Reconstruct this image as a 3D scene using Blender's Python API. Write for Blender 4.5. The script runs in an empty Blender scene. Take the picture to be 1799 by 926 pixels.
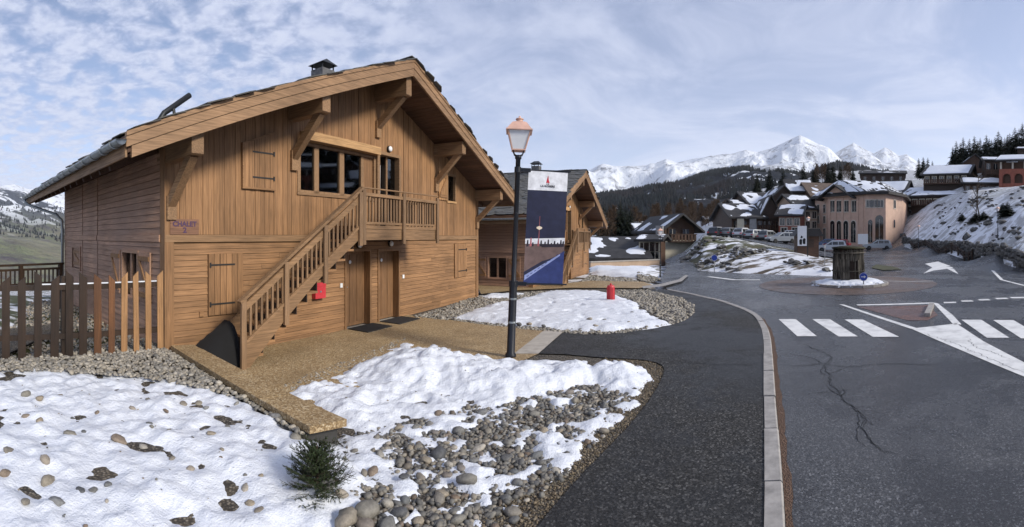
import bpy, bmesh, math, random
from math import sin, cos, tan, pi, radians, sqrt, atan2, hypot
from mathutils import Vector, Matrix, noise
from mathutils.geometry import delaunay_2d_cdt
import numpy as np

# ------------------------------------------------------------------ camera, sky, sun, exposure
SC = bpy.context.scene
F, HOR, CX, EYE = 810.0, 416.0, 899.5, 2.2        # pixels per radian, horizon row, centre column, eye height
cam_d = bpy.data.cameras.new('camera')
cam_d.type = 'PANO'
cam_d.panorama_type = 'CENTRAL_CYLINDRICAL'
cam_d.central_cylindrical_range_u_min = -CX / F
cam_d.central_cylindrical_range_u_max = CX / F
cam_d.central_cylindrical_range_v_min = -(926 - HOR) / F
cam_d.central_cylindrical_range_v_max = HOR / F
cam_d.central_cylindrical_radius = 1.0
cam_d.clip_start, cam_d.clip_end = 0.1, 60000
cam = bpy.data.objects.new('camera', cam_d)
SC.collection.objects.link(cam)
cam.location = (0, 0, EYE)
cam.rotation_euler = (radians(90), 0, 0)
SC.camera = cam

SUN_AZ, SUN_EL = 118.0, 30.0                      # degrees clockwise from the view axis (+Y), elevation
w = bpy.data.worlds.new('World'); SC.world = w; w.use_nodes = True
def build_world():
    nt = w.node_tree; N = nt.nodes; L = nt.links
    for n in list(N): N.remove(n)
    out = N.new('ShaderNodeOutputWorld'); bg = N.new('ShaderNodeBackground'); bg.inputs['Strength'].default_value = 0.1
    L.new(bg.outputs[0], out.inputs[0])
    sky = N.new('ShaderNodeTexSky'); sky.sky_type = 'NISHITA'; sky.sun_disc = False
    sky.sun_elevation = radians(SUN_EL); sky.sun_rotation = radians(SUN_AZ)
    sky.altitude = 1700; sky.air_density = 1.0; sky.dust_density = 1.2; sky.ozone_density = 2.0
    tc = N.new('ShaderNodeTexCoord')
    sep = N.new('ShaderNodeSeparateXYZ'); L.new(tc.outputs['Generated'], sep.inputs[0])
    def m(op, a, b=None, c=None, clamp=False):
        n = N.new('ShaderNodeMath'); n.operation = op; n.use_clamp = clamp
        for i, v in enumerate((a, b, c)):
            if v is None: continue
            if isinstance(v, (int, float)): n.inputs[i].default_value = v
            else: L.new(v, n.inputs[i])
        return n.outputs[0]
    def ramp(v, a, b):                     # smoothstep a..b
        n = N.new('ShaderNodeMapRange'); n.interpolation_type = 'SMOOTHSTEP'; L.new(v, n.inputs[0])
        n.inputs[1].default_value, n.inputs[2].default_value = a, b; return n.outputs[0]
    zz = m('ADD', m('MAXIMUM', sep.outputs[2], 0.0), 0.16)
    cmb = N.new('ShaderNodeCombineXYZ'); L.new(m('DIVIDE', sep.outputs[0], zz), cmb.inputs[0]); L.new(m('DIVIDE', sep.outputs[1], zz), cmb.inputs[1])
    def nz(scale, detail, rough, dist, off):
        mp = N.new('ShaderNodeMapping'); mp.inputs['Location'].default_value = off; L.new(cmb.outputs[0], mp.inputs[0])
        n = N.new('ShaderNodeTexNoise'); n.inputs['Scale'].default_value = scale; n.inputs['Detail'].default_value = detail
        n.inputs['Roughness'].default_value = rough; n.inputs['Distortion'].default_value = dist
        L.new(mp.outputs[0], n.inputs[0]); return n.outputs[0]
    big = nz(0.55, 3, 0.5, 0.3, (3.1, 1.7, 0))       # sheets of cloud
    puff = nz(8.6, 4, 0.5, 0.35, (0, 0, 0))         # altocumulus flakes
    fine = nz(22.0, 4, 0.6, 0.2, (5, 2, 0))
    veil = nz(1.3, 6, 0.62, 1.1, (1.2, 7.0, 0))
    # the broken flakes lie over the left, the thin veil over the right (west to east across the whole dome)
    side = ramp(m('ADD', sep.outputs[0], m('MULTIPLY', m('SUBTRACT', big, 0.5), 1.2)), -0.62, 0.20)
    flake = ramp(m('ADD', m('ADD', m('MULTIPLY', puff, 0.8), m('MULTIPLY', fine, 0.16)), m('MULTIPLY', big, 0.25)), 0.40, 0.66)
    vl = m('ADD', m('MULTIPLY', ramp(veil, 0.32, 0.66), 0.55), 0.33)
    mixf = m('ADD', m('MULTIPLY', flake, m('SUBTRACT', 1.0, side)), m('MULTIPLY', vl, side), clamp=True)
    low = m('SUBTRACT', 1.0, ramp(sep.outputs[2], -0.02, 0.30))
    cov = m('MAXIMUM', m('MULTIPLY', mixf, 0.95), m('MULTIPLY', low, 0.80))
    shade = ramp(m('ADD', m('MULTIPLY', puff, 0.55), m('MULTIPLY', fine, 0.45)), 0.32, 0.66)
    shade = m('ADD', m('MULTIPLY', shade, m('SUBTRACT', 1.0, side)), m('MULTIPLY', m('ADD', m('MULTIPLY', ramp(veil, 0.36, 0.66), 0.62), 0.16), side))
    cc = N.new('ShaderNodeMix'); cc.data_type = 'RGBA'; L.new(shade, cc.inputs[0])
    cc.inputs[6].default_value = (3.1, 3.65, 5.6, 1); cc.inputs[7].default_value = (5.2, 5.65, 7.0, 1)
    mx = N.new('ShaderNodeMix'); mx.data_type = 'RGBA'
    sc_ = N.new('ShaderNodeMix'); sc_.data_type = 'RGBA'; sc_.blend_type = 'MULTIPLY'; sc_.inputs[0].default_value = 1
    L.new(sky.outputs[0], sc_.inputs[6]); sc_.inputs[7].default_value = (1.15, 1.1, 1.12, 1)
    L.new(cov, mx.inputs[0]); L.new(sc_.outputs[2], mx.inputs[6]); L.new(cc.outputs[2], mx.inputs[7])
    hz = N.new('ShaderNodeMix'); hz.data_type = 'RGBA'; L.new(m('MULTIPLY', m('SUBTRACT', 1.0, ramp(sep.outputs[2], -0.05, 0.22)), 0.75), hz.inputs[0]); L.new(mx.outputs[2], hz.inputs[6]); hz.inputs[7].default_value = (5.7, 6.3, 7.7, 1)
    L.new(hz.outputs[2], bg.inputs[0])
build_world()

sun_d = bpy.data.lights.new('sun', 'SUN'); sun_d.energy = 3.8; sun_d.angle = radians(12); sun_d.color = (1.0, 0.93, 0.82)
sun = bpy.data.objects.new('sun', sun_d); SC.collection.objects.link(sun)
sun.rotation_euler = (radians(90 - SUN_EL), 0, radians(180 - SUN_AZ) )
_sd = Vector((sin(radians(SUN_AZ)) * cos(radians(SUN_EL)), cos(radians(SUN_AZ)) * cos(radians(SUN_EL)), sin(radians(SUN_EL))))
sun.rotation_euler = _sd.to_track_quat('Z', 'Y').to_euler()

SC.view_settings.view_transform = 'Standard'; SC.view_settings.look = 'None'
SC.view_settings.exposure = 0.45; SC.view_settings.gamma = 1.0; SC.view_settings.use_curve_mapping = False
SC.render.engine = 'CYCLES'
SC.cycles.use_denoising = True
SC.cycles.max_bounces = 6; SC.cycles.diffuse_bounces = 3; SC.cycles.glossy_bounces = 3
SC.cycles.transparent_max_bounces = 8; SC.cycles.transmission_bounces = 3; SC.cycles.volume_bounces = 1
SC.cycles.caustics_reflective = False; SC.cycles.caustics_refractive = False
random.seed(7)
R = random.Random(11)
COL = SC.collection

# ------------------------------------------------------------------ helpers
def azm(x): return (x - CX) / F
def PR(x, r, z=0.0):                 # column, distance along the ground, height
    a = azm(x); return Vector((sin(a) * r, cos(a) * r, z))
def G(x, y, z=0.0):                  # the point at height z seen at a pixel
    return PR(x, (EYE - z) * F / (y - HOR), z)
def ZY(y, r): return EYE + (HOR - y) * r / F      # height seen at row y at distance r

def link(name, me, mat=None, parent=None, smooth=False):
    o = bpy.data.objects.new(name, me); COL.objects.link(o)
    if mat is not None and not me.materials:
        for mm in (mat if isinstance(mat, (list, tuple)) else [mat]): me.materials.append(mm)
    if parent is not None: o.parent = parent
    return o
def tag(o, label=None, cat=None, group=None, kind=None):
    if label: o['label'] = label
    if cat: o['category'] = cat
    if group: o['group'] = group
    if kind: o['kind'] = kind
    return o
def empty(name, loc=(0, 0, 0), rz=0.0, label=None, cat=None, group=None):
    o = bpy.data.objects.new(name, None); COL.objects.link(o); o.location = loc; o.rotation_euler = (0, 0, rz)
    o.empty_display_size = 0.2
    return tag(o, label, cat, group)
def copy_tree(o, parent=None):
    c = o.copy(); COL.objects.link(c); c.parent = parent
    for k in list(KIDS.get(o.name, [])) or [x for x in o.children]:
        copy_tree(k, c)
    return c
KIDS = {}

class MB:
    """collects shapes into one mesh"""
    def __init__(s): s.v = []; s.f = []; s.m = []; s.mi = 0
    def add(s, vs, fs):
        b = len(s.v); s.v += [tuple(p) for p in vs]; s.f += [tuple(b + i for i in f) for f in fs]; s.m += [s.mi] * len(fs); return s
    def box(s, a, b):
        (x0, y0, z0), (x1, y1, z1) = a, b
        return s.add([(x0, y0, z0), (x1, y0, z0), (x1, y1, z0), (x0, y1, z0), (x0, y0, z1), (x1, y0, z1), (x1, y1, z1), (x0, y1, z1)],
                     [(0, 3, 2, 1), (4, 5, 6, 7), (0, 1, 5, 4), (1, 2, 6, 5), (2, 3, 7, 6), (3, 0, 4, 7)])
    def beam(s, p, q, w_, h_, up=(0, 0, 1)):
        p, q = Vector(p), Vector(q); d = (q - p).normalized(); u = Vector(up)
        sd = d.cross(u)
        if sd.length < 1e-4: sd = d.cross(Vector((1, 0, 0)))
        sd.normalize(); u = sd.cross(d).normalized()
        vs = []
        for c in (p, q):
            for a, b in ((-1, -1), (1, -1), (1, 1), (-1, 1)): vs.append(c + sd * (a * w_ / 2) + u * (b * h_ / 2))
        return s.add(vs, [(0, 1, 2, 3), (7, 6, 5, 4), (0, 4, 5, 1), (1, 5, 6, 2), (2, 6, 7, 3), (3, 7, 4, 0)])
    def prism(s, poly, axis, a, b):
        """poly of 2-d points; axis 'x','y','z' is extruded from a to b"""
        def P(p, t): return {'x': (t, p[0], p[1]), 'y': (p[0], t, p[1]), 'z': (p[0], p[1], t)}[axis]
        n = len(poly); vs = [P(p, a) for p in poly] + [P(p, b) for p in poly]
        fs = [tuple(range(n))[::-1], tuple(range(n, 2 * n))] + [(i, (i + 1) % n, n + (i + 1) % n, n + i) for i in range(n)]
        return s.add(vs, fs)
    def tube(s, pts, rad, n=8, cap=True):
        pts = [Vector(p) for p in pts]; k = len(pts); rad = rad if isinstance(rad, (list, tuple)) else [rad] * k
        vs = []; fs = []; prev = None
        for i, p in enumerate(pts):
            d = (pts[min(i + 1, k - 1)] - pts[max(i - 1, 0)]).normalized()
            a = prev if prev is not None else (Vector((0, 0, 1)) if abs(d.z) < .9 else Vector((1, 0, 0)))
            sd = d.cross(a).normalized(); a = sd.cross(d).normalized(); prev = a
            for j in range(n):
                t = 2 * pi * j / n; vs.append(p + (sd * cos(t) + a * sin(t)) * rad[i])
        for i in range(k - 1):
            for j in range(n): fs.append((i * n + j, i * n + (j + 1) % n, (i + 1) * n + (j + 1) % n, (i + 1) * n + j))
        if cap: fs += [tuple(range(n))[::-1], tuple(range((k - 1) * n, k * n))]
        return s.add(vs, fs)
    def lathe(s, prof, n=16, c=(0, 0, 0), rot=0.0, cap=True):
        vs = []; fs = []; k = len(prof)
        for (r, z) in prof:
            for j in range(n):
                t = 2 * pi * j / n + rot; vs.append((c[0] + r * cos(t), c[1] + r * sin(t), c[2] + z))
        for i in range(k - 1):
            for j in range(n): fs.append((i * n + j, i * n + (j + 1) % n, (i + 1) * n + (j + 1) % n, (i + 1) * n + j))
        if cap: fs += [tuple(range(n))[::-1], tuple(range((k - 1) * n, k * n))]
        return s.add(vs, fs)
    def mesh(s, name, smooth=False):
        me = bpy.data.meshes.new(name); me.from_pydata(s.v, [], s.f); me.update()
        if any(s.m): me.polygons.foreach_set('material_index', s.m)
        if smooth: me.polygons.foreach_set('use_smooth', [True] * len(me.polygons))
        return me
    def build(s, name, mat, parent=None, smooth=False):
        return link(name, s.mesh(name, smooth), mat, parent)
def boxo(name, a, b, mat, parent): return MB().box(a, b).build(name, mat, parent)

def fbm(x, y, z=0.0, o=4): return noise.fractal(Vector((x, y, z)), 1.0, 2.0, o, noise_basis='PERLIN_ORIGINAL')
def sdpoly(P, poly):
    """signed distance (positive inside) of Nx2 points to polygon"""
    P = np.asarray(P, float); n = len(poly); d = np.full(len(P), 1e18); ins = np.zeros(len(P), bool)
    for i in range(n):
        a = np.array(poly[i][:2]); b = np.array(poly[(i + 1) % n][:2]); e = b - a; wv = P - a
        t = np.clip((wv @ e) / max(e @ e, 1e-12), 0, 1); q = wv - t[:, None] * e; d = np.minimum(d, (q ** 2).sum(1))
        c1 = (P[:, 1] >= a[1]) != (P[:, 1] >= b[1])
        with np.errstate(divide='ignore', invalid='ignore'):
            xi = a[0] + (P[:, 1] - a[1]) / (b[1] - a[1] if b[1] != a[1] else 1e-12) * e[0]
        ins ^= c1 & (P[:, 0] < xi)
    return np.where(ins, 1, -1) * np.sqrt(d)
def sheet(name, poly, zf, mat, parent=None, step=None, kind='structure'):
    """a ground sheet over a polygon (world xy), heights from zf(x, y)"""
    pts = [Vector((p[0], p[1])) for p in poly]; n = len(pts)
    P = list(pts); E = [(i, (i + 1) % n) for i in range(n)]
    if step:
        xs = [p.x for p in pts]; ys = [p.y for p in pts]
        gx, gy = np.meshgrid(np.arange(min(xs), max(xs), step), np.arange(min(ys), max(ys), step)); g = np.c_[gx.ravel(), gy.ravel()]
        g = g[sdpoly(g, poly) > step * .4]; P += [Vector(q) for q in g]
    vo, eo, fo, *_ = delaunay_2d_cdt(P, E, [], 1, 1e-5)
    me = bpy.data.meshes.new(name)
    me.from_pydata([(v.x, v.y, zf(v.x, v.y) if callable(zf) else zf) for v in vo], [], [tuple(f) for f in fo]); me.update()
    if len(me.polygons) and me.polygons[0].normal.z < 0: me.flip_normals()
    o = link(name, me, mat, parent)
    if parent is None: o['kind'] = kind
    return o
def smooth_path(pts, n=8):
    """Catmull-Rom through points"""
    pts = [Vector(p) for p in pts]; out = []
    for i in range(len(pts) - 1):
        p0, p1, p2, p3 = pts[max(i - 1, 0)], pts[i], pts[i + 1], pts[min(i + 2, len(pts) - 1)]
        for k in range(n):
            t = k / n
            out.append(0.5 * ((2 * p1) + (p2 - p0) * t + (2 * p0 - 5 * p1 + 4 * p2 - p3) * t * t + (3 * p1 - p0 - 3 * p2 + p3) * t ** 3))
    return out + [pts[-1]]

# ------------------------------------------------------------------ materials
class NT:
    def __init__(s, name):
        s.mat = bpy.data.materials.new(name); s.mat.use_nodes = True; s.n = s.mat.node_tree.nodes; s.l = s.mat.node_tree.links
        s.b = s.n['Principled BSDF']; s.tc = None
    def new(s, t): return s.n.new(t)
    def put(s, sock, v):
        if isinstance(v, bpy.types.NodeSocket): s.l.new(v, sock)
        elif isinstance(v, (tuple, list)) and len(v) == 3 and sock.type == 'RGBA': sock.default_value = (*v, 1)
        else: sock.default_value = v
    def co(s, kind='Object', scale=(1, 1, 1), rot=(0, 0, 0), loc=(0, 0, 0)):
        if s.tc is None: s.tc = s.new('ShaderNodeTexCoord')
        src = s.tc.outputs[kind] if kind != 'Position' else s.new('ShaderNodeNewGeometry').outputs['Position']
        m = s.new('ShaderNodeMapping'); m.inputs['Scale'].default_value = scale; m.inputs['Rotation'].default_value = rot; m.inputs['Location'].default_value = loc
        s.l.new(src, m.inputs[0]); return m.outputs[0]
    def noise(s, vec, scale, detail=4, rough=.55, dist=0.0):
        n = s.new('ShaderNodeTexNoise'); s.l.new(vec, n.inputs['Vector']); n.inputs['Scale'].default_value = scale
        n.inputs['Detail'].default_value = detail; n.inputs['Roughness'].default_value = rough; n.inputs['Distortion'].default_value = dist; return n.outputs[0]
    def voro(s, vec, scale, feature='F1', out='Distance', rnd=1.0):
        n = s.new('ShaderNodeTexVoronoi'); n.feature = feature; s.l.new(vec, n.inputs['Vector']); n.inputs['Scale'].default_value = scale
        n.inputs['Randomness'].default_value = rnd; return n.outputs[out]
    def math(s, op, a, b=0.0, clamp=False):
        n = s.new('ShaderNodeMath'); n.operation = op; n.use_clamp = clamp; s.put(n.inputs[0], a); s.put(n.inputs[1], b); return n.outputs[0]
    def rng(s, v, a, b, c=0.0, d=1.0, smooth=False):
        n = s.new('ShaderNodeMapRange'); n.interpolation_type = 'SMOOTHSTEP' if smooth else 'LINEAR'; s.put(n.inputs[0], v)
        for i, q in enumerate((a, b, c, d)): n.inputs[i + 1].default_value = q
        return n.outputs[0]
    def mix(s, f, a, b, mode='MIX'):
        n = s.new('ShaderNodeMix'); n.data_type = 'RGBA'; n.blend_type = mode; s.put(n.inputs[0], f); s.put(n.inputs[6], a); s.put(n.inputs[7], b); return n.outputs[2]
    def ramp(s, v, stops):
        n = s.new('ShaderNodeValToRGB'); s.put(n.inputs[0], v); e = n.color_ramp.elements
        while len(e) < len(stops): e.new(.5)
        for q, (p, c) in zip(e, stops): q.position = p; q.color = (*c, 1)
        return n.outputs[0]
    def rand(s):
        """a number that differs from object to object and from island to island"""
        o = s.new('ShaderNodeObjectInfo').outputs['Random']; g = s.new('ShaderNodeNewGeometry').outputs['Random Per Island']
        return s.math('FRACT', s.math('ADD', o, g))
    def bump(s, h, strength=.3, dist=.01):
        n = s.new('ShaderNodeBump'); n.inputs['Strength'].default_value = strength; n.inputs['Distance'].default_value = dist
        s.put(n.inputs['Height'], h); s.l.new(n.outputs[0], s.b.inputs['Normal'])
    def done(s, col, rough=.6, metal=0.0, spec=None):
        s.put(s.b.inputs['Base Color'], col); s.put(s.b.inputs['Roughness'], rough); s.b.inputs['Metallic'].default_value = metal
        if spec is not None: s.b.inputs['Specular IOR Level'].default_value = spec
        return s.mat
def plain(name, col, rough=.6, metal=0.0, var=.12, scale=6.0):
    t = NT(name); n = t.noise(t.co(), scale, 5, .6)
    f = t.rng(n, .3, .7, 1 - var, 1 + var)
    cm = t.new('ShaderNodeCombineColor')
    for i in range(3): t.l.new(f, cm.inputs[i])
    c = t.mix(1.0, col, cm.outputs[0], 'MULTIPLY')
    return t.done(c, rough, metal)
def wood(name, col, axis, rough=.62, var=.17, weather=None, wet=0.0):
    """planks: grain along an axis of the object, tone from piece to piece, knots and weather streaks"""
    t = NT(name); sc = {'x': (.6, 14, 14), 'y': (14, .6, 14), 'z': (14, 14, .6)}[axis]
    r = t.rand(); off = t.new('ShaderNodeVectorMath'); off.operation = 'ADD'; t.l.new(t.co('Object', sc), off.inputs[0])
    cb = t.new('ShaderNodeCombineXYZ')
    for i, k in enumerate((17.0, 31.0, 53.0)): t.l.new(t.math('MULTIPLY', r, k), cb.inputs[i])
    t.l.new(cb.outputs[0], off.inputs[1]); v = off.outputs[0]
    g = t.noise(v, 3.0, 6, .62, .35); big = t.noise(t.co('Object', (1, 1, 1)), .8, 3, .5)
    dark = tuple(c * .52 for c in col); lite = tuple(min(1, c * 1.28) for c in col)
    c = t.mix(t.rng(g, .28, .74), dark, lite)
    kv = t.math('SUBTRACT', 1.0, t.rng(t.voro(t.co('Object', tuple(q / 6 for q in sc)), 2.6), .0, .10))
    c = t.mix(t.math('MULTIPLY', kv, .55), c, tuple(q * .28 for q in col))
    tone = t.math('MULTIPLY', t.rng(r, 0, 1, 1 - var, 1 + var), t.rng(big, .3, .7, .78, 1.14))
    cm = t.new('ShaderNodeCombineColor')
    for i in range(3): t.l.new(tone, cm.inputs[i])
    c = t.mix(1.0, c, cm.outputs[0], 'MULTIPLY')
    if weather: c = t.mix(t.rng(t.noise(t.co('Object', (1, 1, .35)), 1.6, 5, .65), .38, .68, 0, .75), c, weather)
    t.bump(g, .35, .004)
    return t.done(c, t.rng(g, .3, .7, rough + .1, rough - .1), 0, .35)

M = {}
# honey-brown larch of the two chalets
LARCH = (.285, .155, .072)
M['wx'] = wood('larch_along', LARCH, 'x'); M['wz'] = wood('larch_upright', LARCH, 'z'); M['wy'] = wood('larch_across', LARCH, 'y')
M['side'] = wood('larch_weathered', (.42, .25, .165), 'y', weather=(.32, .205, .15))
M['beam'] = wood('larch_beam', (.27, .162, .085), 'y', var=.1); M['beamx'] = wood('larch_beam_along', (.26, .155, .08), 'x', var=.15)
M['barge'] = wood('larch_barge', (.29, .175, .095), 'x', var=.12)
M['band'] = wood('pale_larch', (.50, .30, .14), 'x', var=.1)
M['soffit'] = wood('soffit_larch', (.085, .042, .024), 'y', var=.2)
M['door'] = wood('door_wood', (.22, .118, .055), 'z', var=.08)
M['rail'] = wood('rail_wood', (.24, .147, .08), 'z', var=.2)
M['pick_dark'] = wood('dark_picket', (.016, .010, .007), 'z', var=.5, weather=(.055, .030, .017))
M['pick_mid'] = wood('brown_picket', (.16, .070, .028), 'z', var=.3, weather=(.06, .03, .018))
M['pick_pale'] = wood('pale_picket', (.38, .21, .095), 'z', var=.2)
M['core'] = plain('shadow_gap', (.03, .018, .012), .9)
M['slate'] = None
def slate_mat():
    t = NT('stone_slate'); r = t.rand(); n = t.noise(t.co(), 3.5, 6, .65)
    c = t.mix(t.rng(n, .3, .7), (.030, .033, .036), (.11, .11, .105)); c = t.mix(t.math('MULTIPLY', r, .5), c, (.085, .075, .06))
    t.bump(n, .6, .02); return t.done(c, .7)
M['slate'] = slate_mat()
M['zinc'] = plain('zinc', (.30, .33, .35), .42, .75, .2, 9)
M['dark_metal'] = plain('dark_metal', (.022, .024, .026), .5, .5)
M['iron'] = plain('black_iron', (.028, .026, .025), .55, .3)
def glass_mat(name='window_glass', col=(.012, .015, .018), rough=.05):
    t = NT(name); return t.done(col, rough, 0.0, .9)
M['glass'] = glass_mat()
M['curtain'] = plain('white_curtain', (.62, .63, .66), .8)
M['white'] = plain('white_paint', (.72, .73, .74), .5, 0, .06)
M['red'] = plain('red_paint', (.48, .035, .045), .45, 0, .1)
M['purple'] = plain('purple_paint', (.06, .028, .075), .6)
M['signwood'] = wood('sign_board', (.22, .115, .07), 'x', var=.05)
M['black'] = plain('black_mat', (.012, .012, .013), .85)
M['rubber'] = plain('rubber', (.02, .02, .02), .8)
def snow_mat(name='snow', dirt=0.0, dirtcol=(.16, .12, .085), lo=.52, hi=.72, scale=1.0):
    t = NT(name); p = t.co('Position')
    n1 = t.noise(p, 9, 6, .6); n2 = t.noise(p, 60, 3, .6); n3 = t.noise(p, 1.4, 4, .55)
    c = t.mix(t.rng(n1, .35, .65), (.60, .63, .70), (.70, .725, .765)); c = t.mix(t.rng(n3, .5, .75, 0, .40), c, (.52, .54, .60))
    if dirt:
        k = t.rng(t.math('ADD', t.noise(p, .22 * scale, 6, .62, .3), t.math('MULTIPLY', t.noise(p, 2.2 * scale, 5, .65), .35)), lo + .17, hi + .17, 0, dirt)
        c = t.mix(k, c, t.mix(t.noise(p, 3, 4, .6), dirtcol, tuple(q * .4 for q in dirtcol)))
    h = t.math('ADD', t.math('MULTIPLY', n1, 1.0), t.math('MULTIPLY', n2, .25)); t.bump(t.math('ADD', h, t.math('MULTIPLY', t.noise(p, 24, 4, .65), .6)), .6, .04)
    t.done(c, .55, 0, .3); t.b.inputs['Subsurface Weight'].default_value = 0.0
    return t.mat
M['snow'] = snow_mat()
def asphalt(name, a, b, rlo, rhi, wet=.5, speck=1.0, spec=.45, grain=46, gk=1.0):
    t = NT(name); p = t.co('Position'); n = t.noise(p, 48, 4, .85); big = t.noise(p, .35, 5, .6, .4); mid = t.noise(p, 3.0, 5, .6)
    st = t.voro(p, grain, 'F1', 'Color'); sep = t.new('ShaderNodeSeparateColor'); t.l.new(st, sep.inputs[0])
    stone = t.rng(sep.outputs[0], .76, .96, 0, speck)
    c = t.mix(t.rng(n, .40, .62), a, b); gr = t.new('ShaderNodeCombineColor'); gv = t.ramp(sep.outputs[1], [(0, (1 - .90 * gk,) * 3), (.35, (1 - .55 * gk,) * 3), (.66, (1 - .05 * gk,) * 3), (.86, (1 + .9 * gk,) * 3), (1, (1 + 4.2 * gk,) * 3)]); c = t.mix(1.0, c, gv, 'MULTIPLY'); c = t.mix(t.math('MULTIPLY', stone, .28), c, tuple(min(1, q * 4.0) for q in b))
    lane = t.noise(t.co('Position', (.9, .10, 1), (0, 0, radians(33))), .8, 4, .6, .3); c = t.mix(t.rng(lane, .35, .68, 0, .45), c, tuple(q * 1.9 for q in a)); c = t.mix(t.rng(t.noise(p, .12, 4, .6), .40, .66, 0, .35), c, tuple(q * 2.0 for q in a))
    wetm = t.rng(t.math('ADD', big, t.math('MULTIPLY', mid, .35)), .52, .78, 0, 1, True)
    c = t.mix(t.math('MULTIPLY', wetm, wet), c, tuple(q * .55 for q in a))
    r = t.mix(wetm, (rhi,) * 3, (rlo,) * 3)
    h = t.math('ADD', n, t.math('MULTIPLY', stone, .6)); t.bump(t.math('ADD', h, t.math('MULTIPLY', sep.outputs[1], 1.2)), .8, .010)
    return t.done(c, r, 0, spec)
M['path'] = asphalt('path_asphalt', (.014, .014, .014), (.050, .049, .048), .45, .78, .35, .9, .28, 52, .9)
M['road'] = asphalt('road_asphalt', (.034, .035, .038), (.078, .079, .083), .10, .42, .42, .6, .45, 62, .62)
M['road_brown'] = asphalt('apron_asphalt', (.065, .045, .036), (.105, .075, .060), .3, .6, .4, .4)
M['road_red'] = asphalt('red_asphalt', (.085, .045, .038), (.12, .070, .058), .35, .65, .4, .4)
M['tar'] = plain('tar', (.008, .008, .008), .6)
def paint_mat():
    t = NT('road_paint'); p = t.co('Position'); n = t.noise(p, 40, 4, .7); b = t.noise(p, 2.5, 6, .65)
    c = t.mix(t.rng(n, .2, .45, .35, 0), (.66, .66, .65), (.16, .16, .16)); c = t.mix(t.rng(b, .46, .70, 0, .75), c, (.34, .34, .34))
    return t.done(c, .5)
M['paint'] = paint_mat()
def terrace_mat():
    t = NT('washed_aggregate'); p = t.co('Position'); v = t.voro(p, 55, 'F1', 'Color'); n = t.noise(p, 1.3, 5, .6); f = t.noise(p, 120, 2, .6)
    sep = t.new('ShaderNodeSeparateColor'); t.l.new(v, sep.inputs[0])
    c = t.ramp(sep.outputs[0], [(0, (.16, .105, .052)), (.45, (.29, .20, .10)), (.8, (.42, .31, .175)), (1, (.53, .44, .30))])
    c = t.mix(t.rng(n, .40, .72, 0, .5), c, (.16, .11, .06)); t.bump(t.math('ADD', t.voro(p, 55), f), .5, .006)
    return t.done(c, .62, 0, .3)
M['terrace'] = terrace_mat()
M['concrete'] = plain('concrete', (.36, .33, .29), .75, 0, .2, 5)
M['kerb'] = plain('kerb_concrete', (.27, .255, .24), .7, 0, .3, 7)
def earth_mat(name, a, b, sc=9):
    t = NT(name); p = t.co('Position'); n = t.noise(p, sc, 7, .7); v = t.voro(p, sc * 4)
    c = t.mix(t.rng(n, .3, .7), a, b); t.bump(t.math('ADD', n, v), .7, .03); return t.done(c, .85)
M['earth'] = earth_mat('earth', (.045, .033, .022), (.13, .10, .068))
M['rust'] = earth_mat('dirt_strip', (.060, .032, .019), (.12, .068, .042), 14)
def stone_mat(name, cols):
    t = NT(name); r = t.rand(); n = t.noise(t.co('Object'), 3.0, 6, .65); n2 = t.noise(t.co('Object'), 14, 3, .6)
    k = len(cols) - 1
    c = t.ramp(r, [(i / k, q) for i, q in enumerate(cols)]); cm = t.new('ShaderNodeCombineColor'); f = t.rng(n, .25, .75, .62, 1.35)
    for i in range(3): t.l.new(f, cm.inputs[i])
    c = t.mix(1.0, c, cm.outputs[0], 'MULTIPLY'); t.bump(t.math('ADD', n, t.math('MULTIPLY', n2, .4)), .35, .02); return t.done(c, .62, 0, .4)
STONE_C = [(.09, .09, .09), (.14, .138, .13), (.20, .185, .155), (.27, .225, .165), (.11, .115, .118), (.36, .33, .28), (.16, .115, .08), (.19, .192, .19), (.07, .072, .076)]
M['stone'] = stone_mat('river_stone', STONE_C)
M['pebble'] = stone_mat('pebbles', [(.12, .115, .105), (.20, .185, .16), (.28, .25, .20), (.36, .33, .28), (.17, .165, .155), (.23, .20, .155)]); M['cobble_fill'] = stone_mat('cobble_fill', [(.07, .068, .064), (.12, .115, .105), (.18, .165, .14), (.10, .10, .10), (.24, .215, .175), (.085, .065, .048)])
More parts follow.
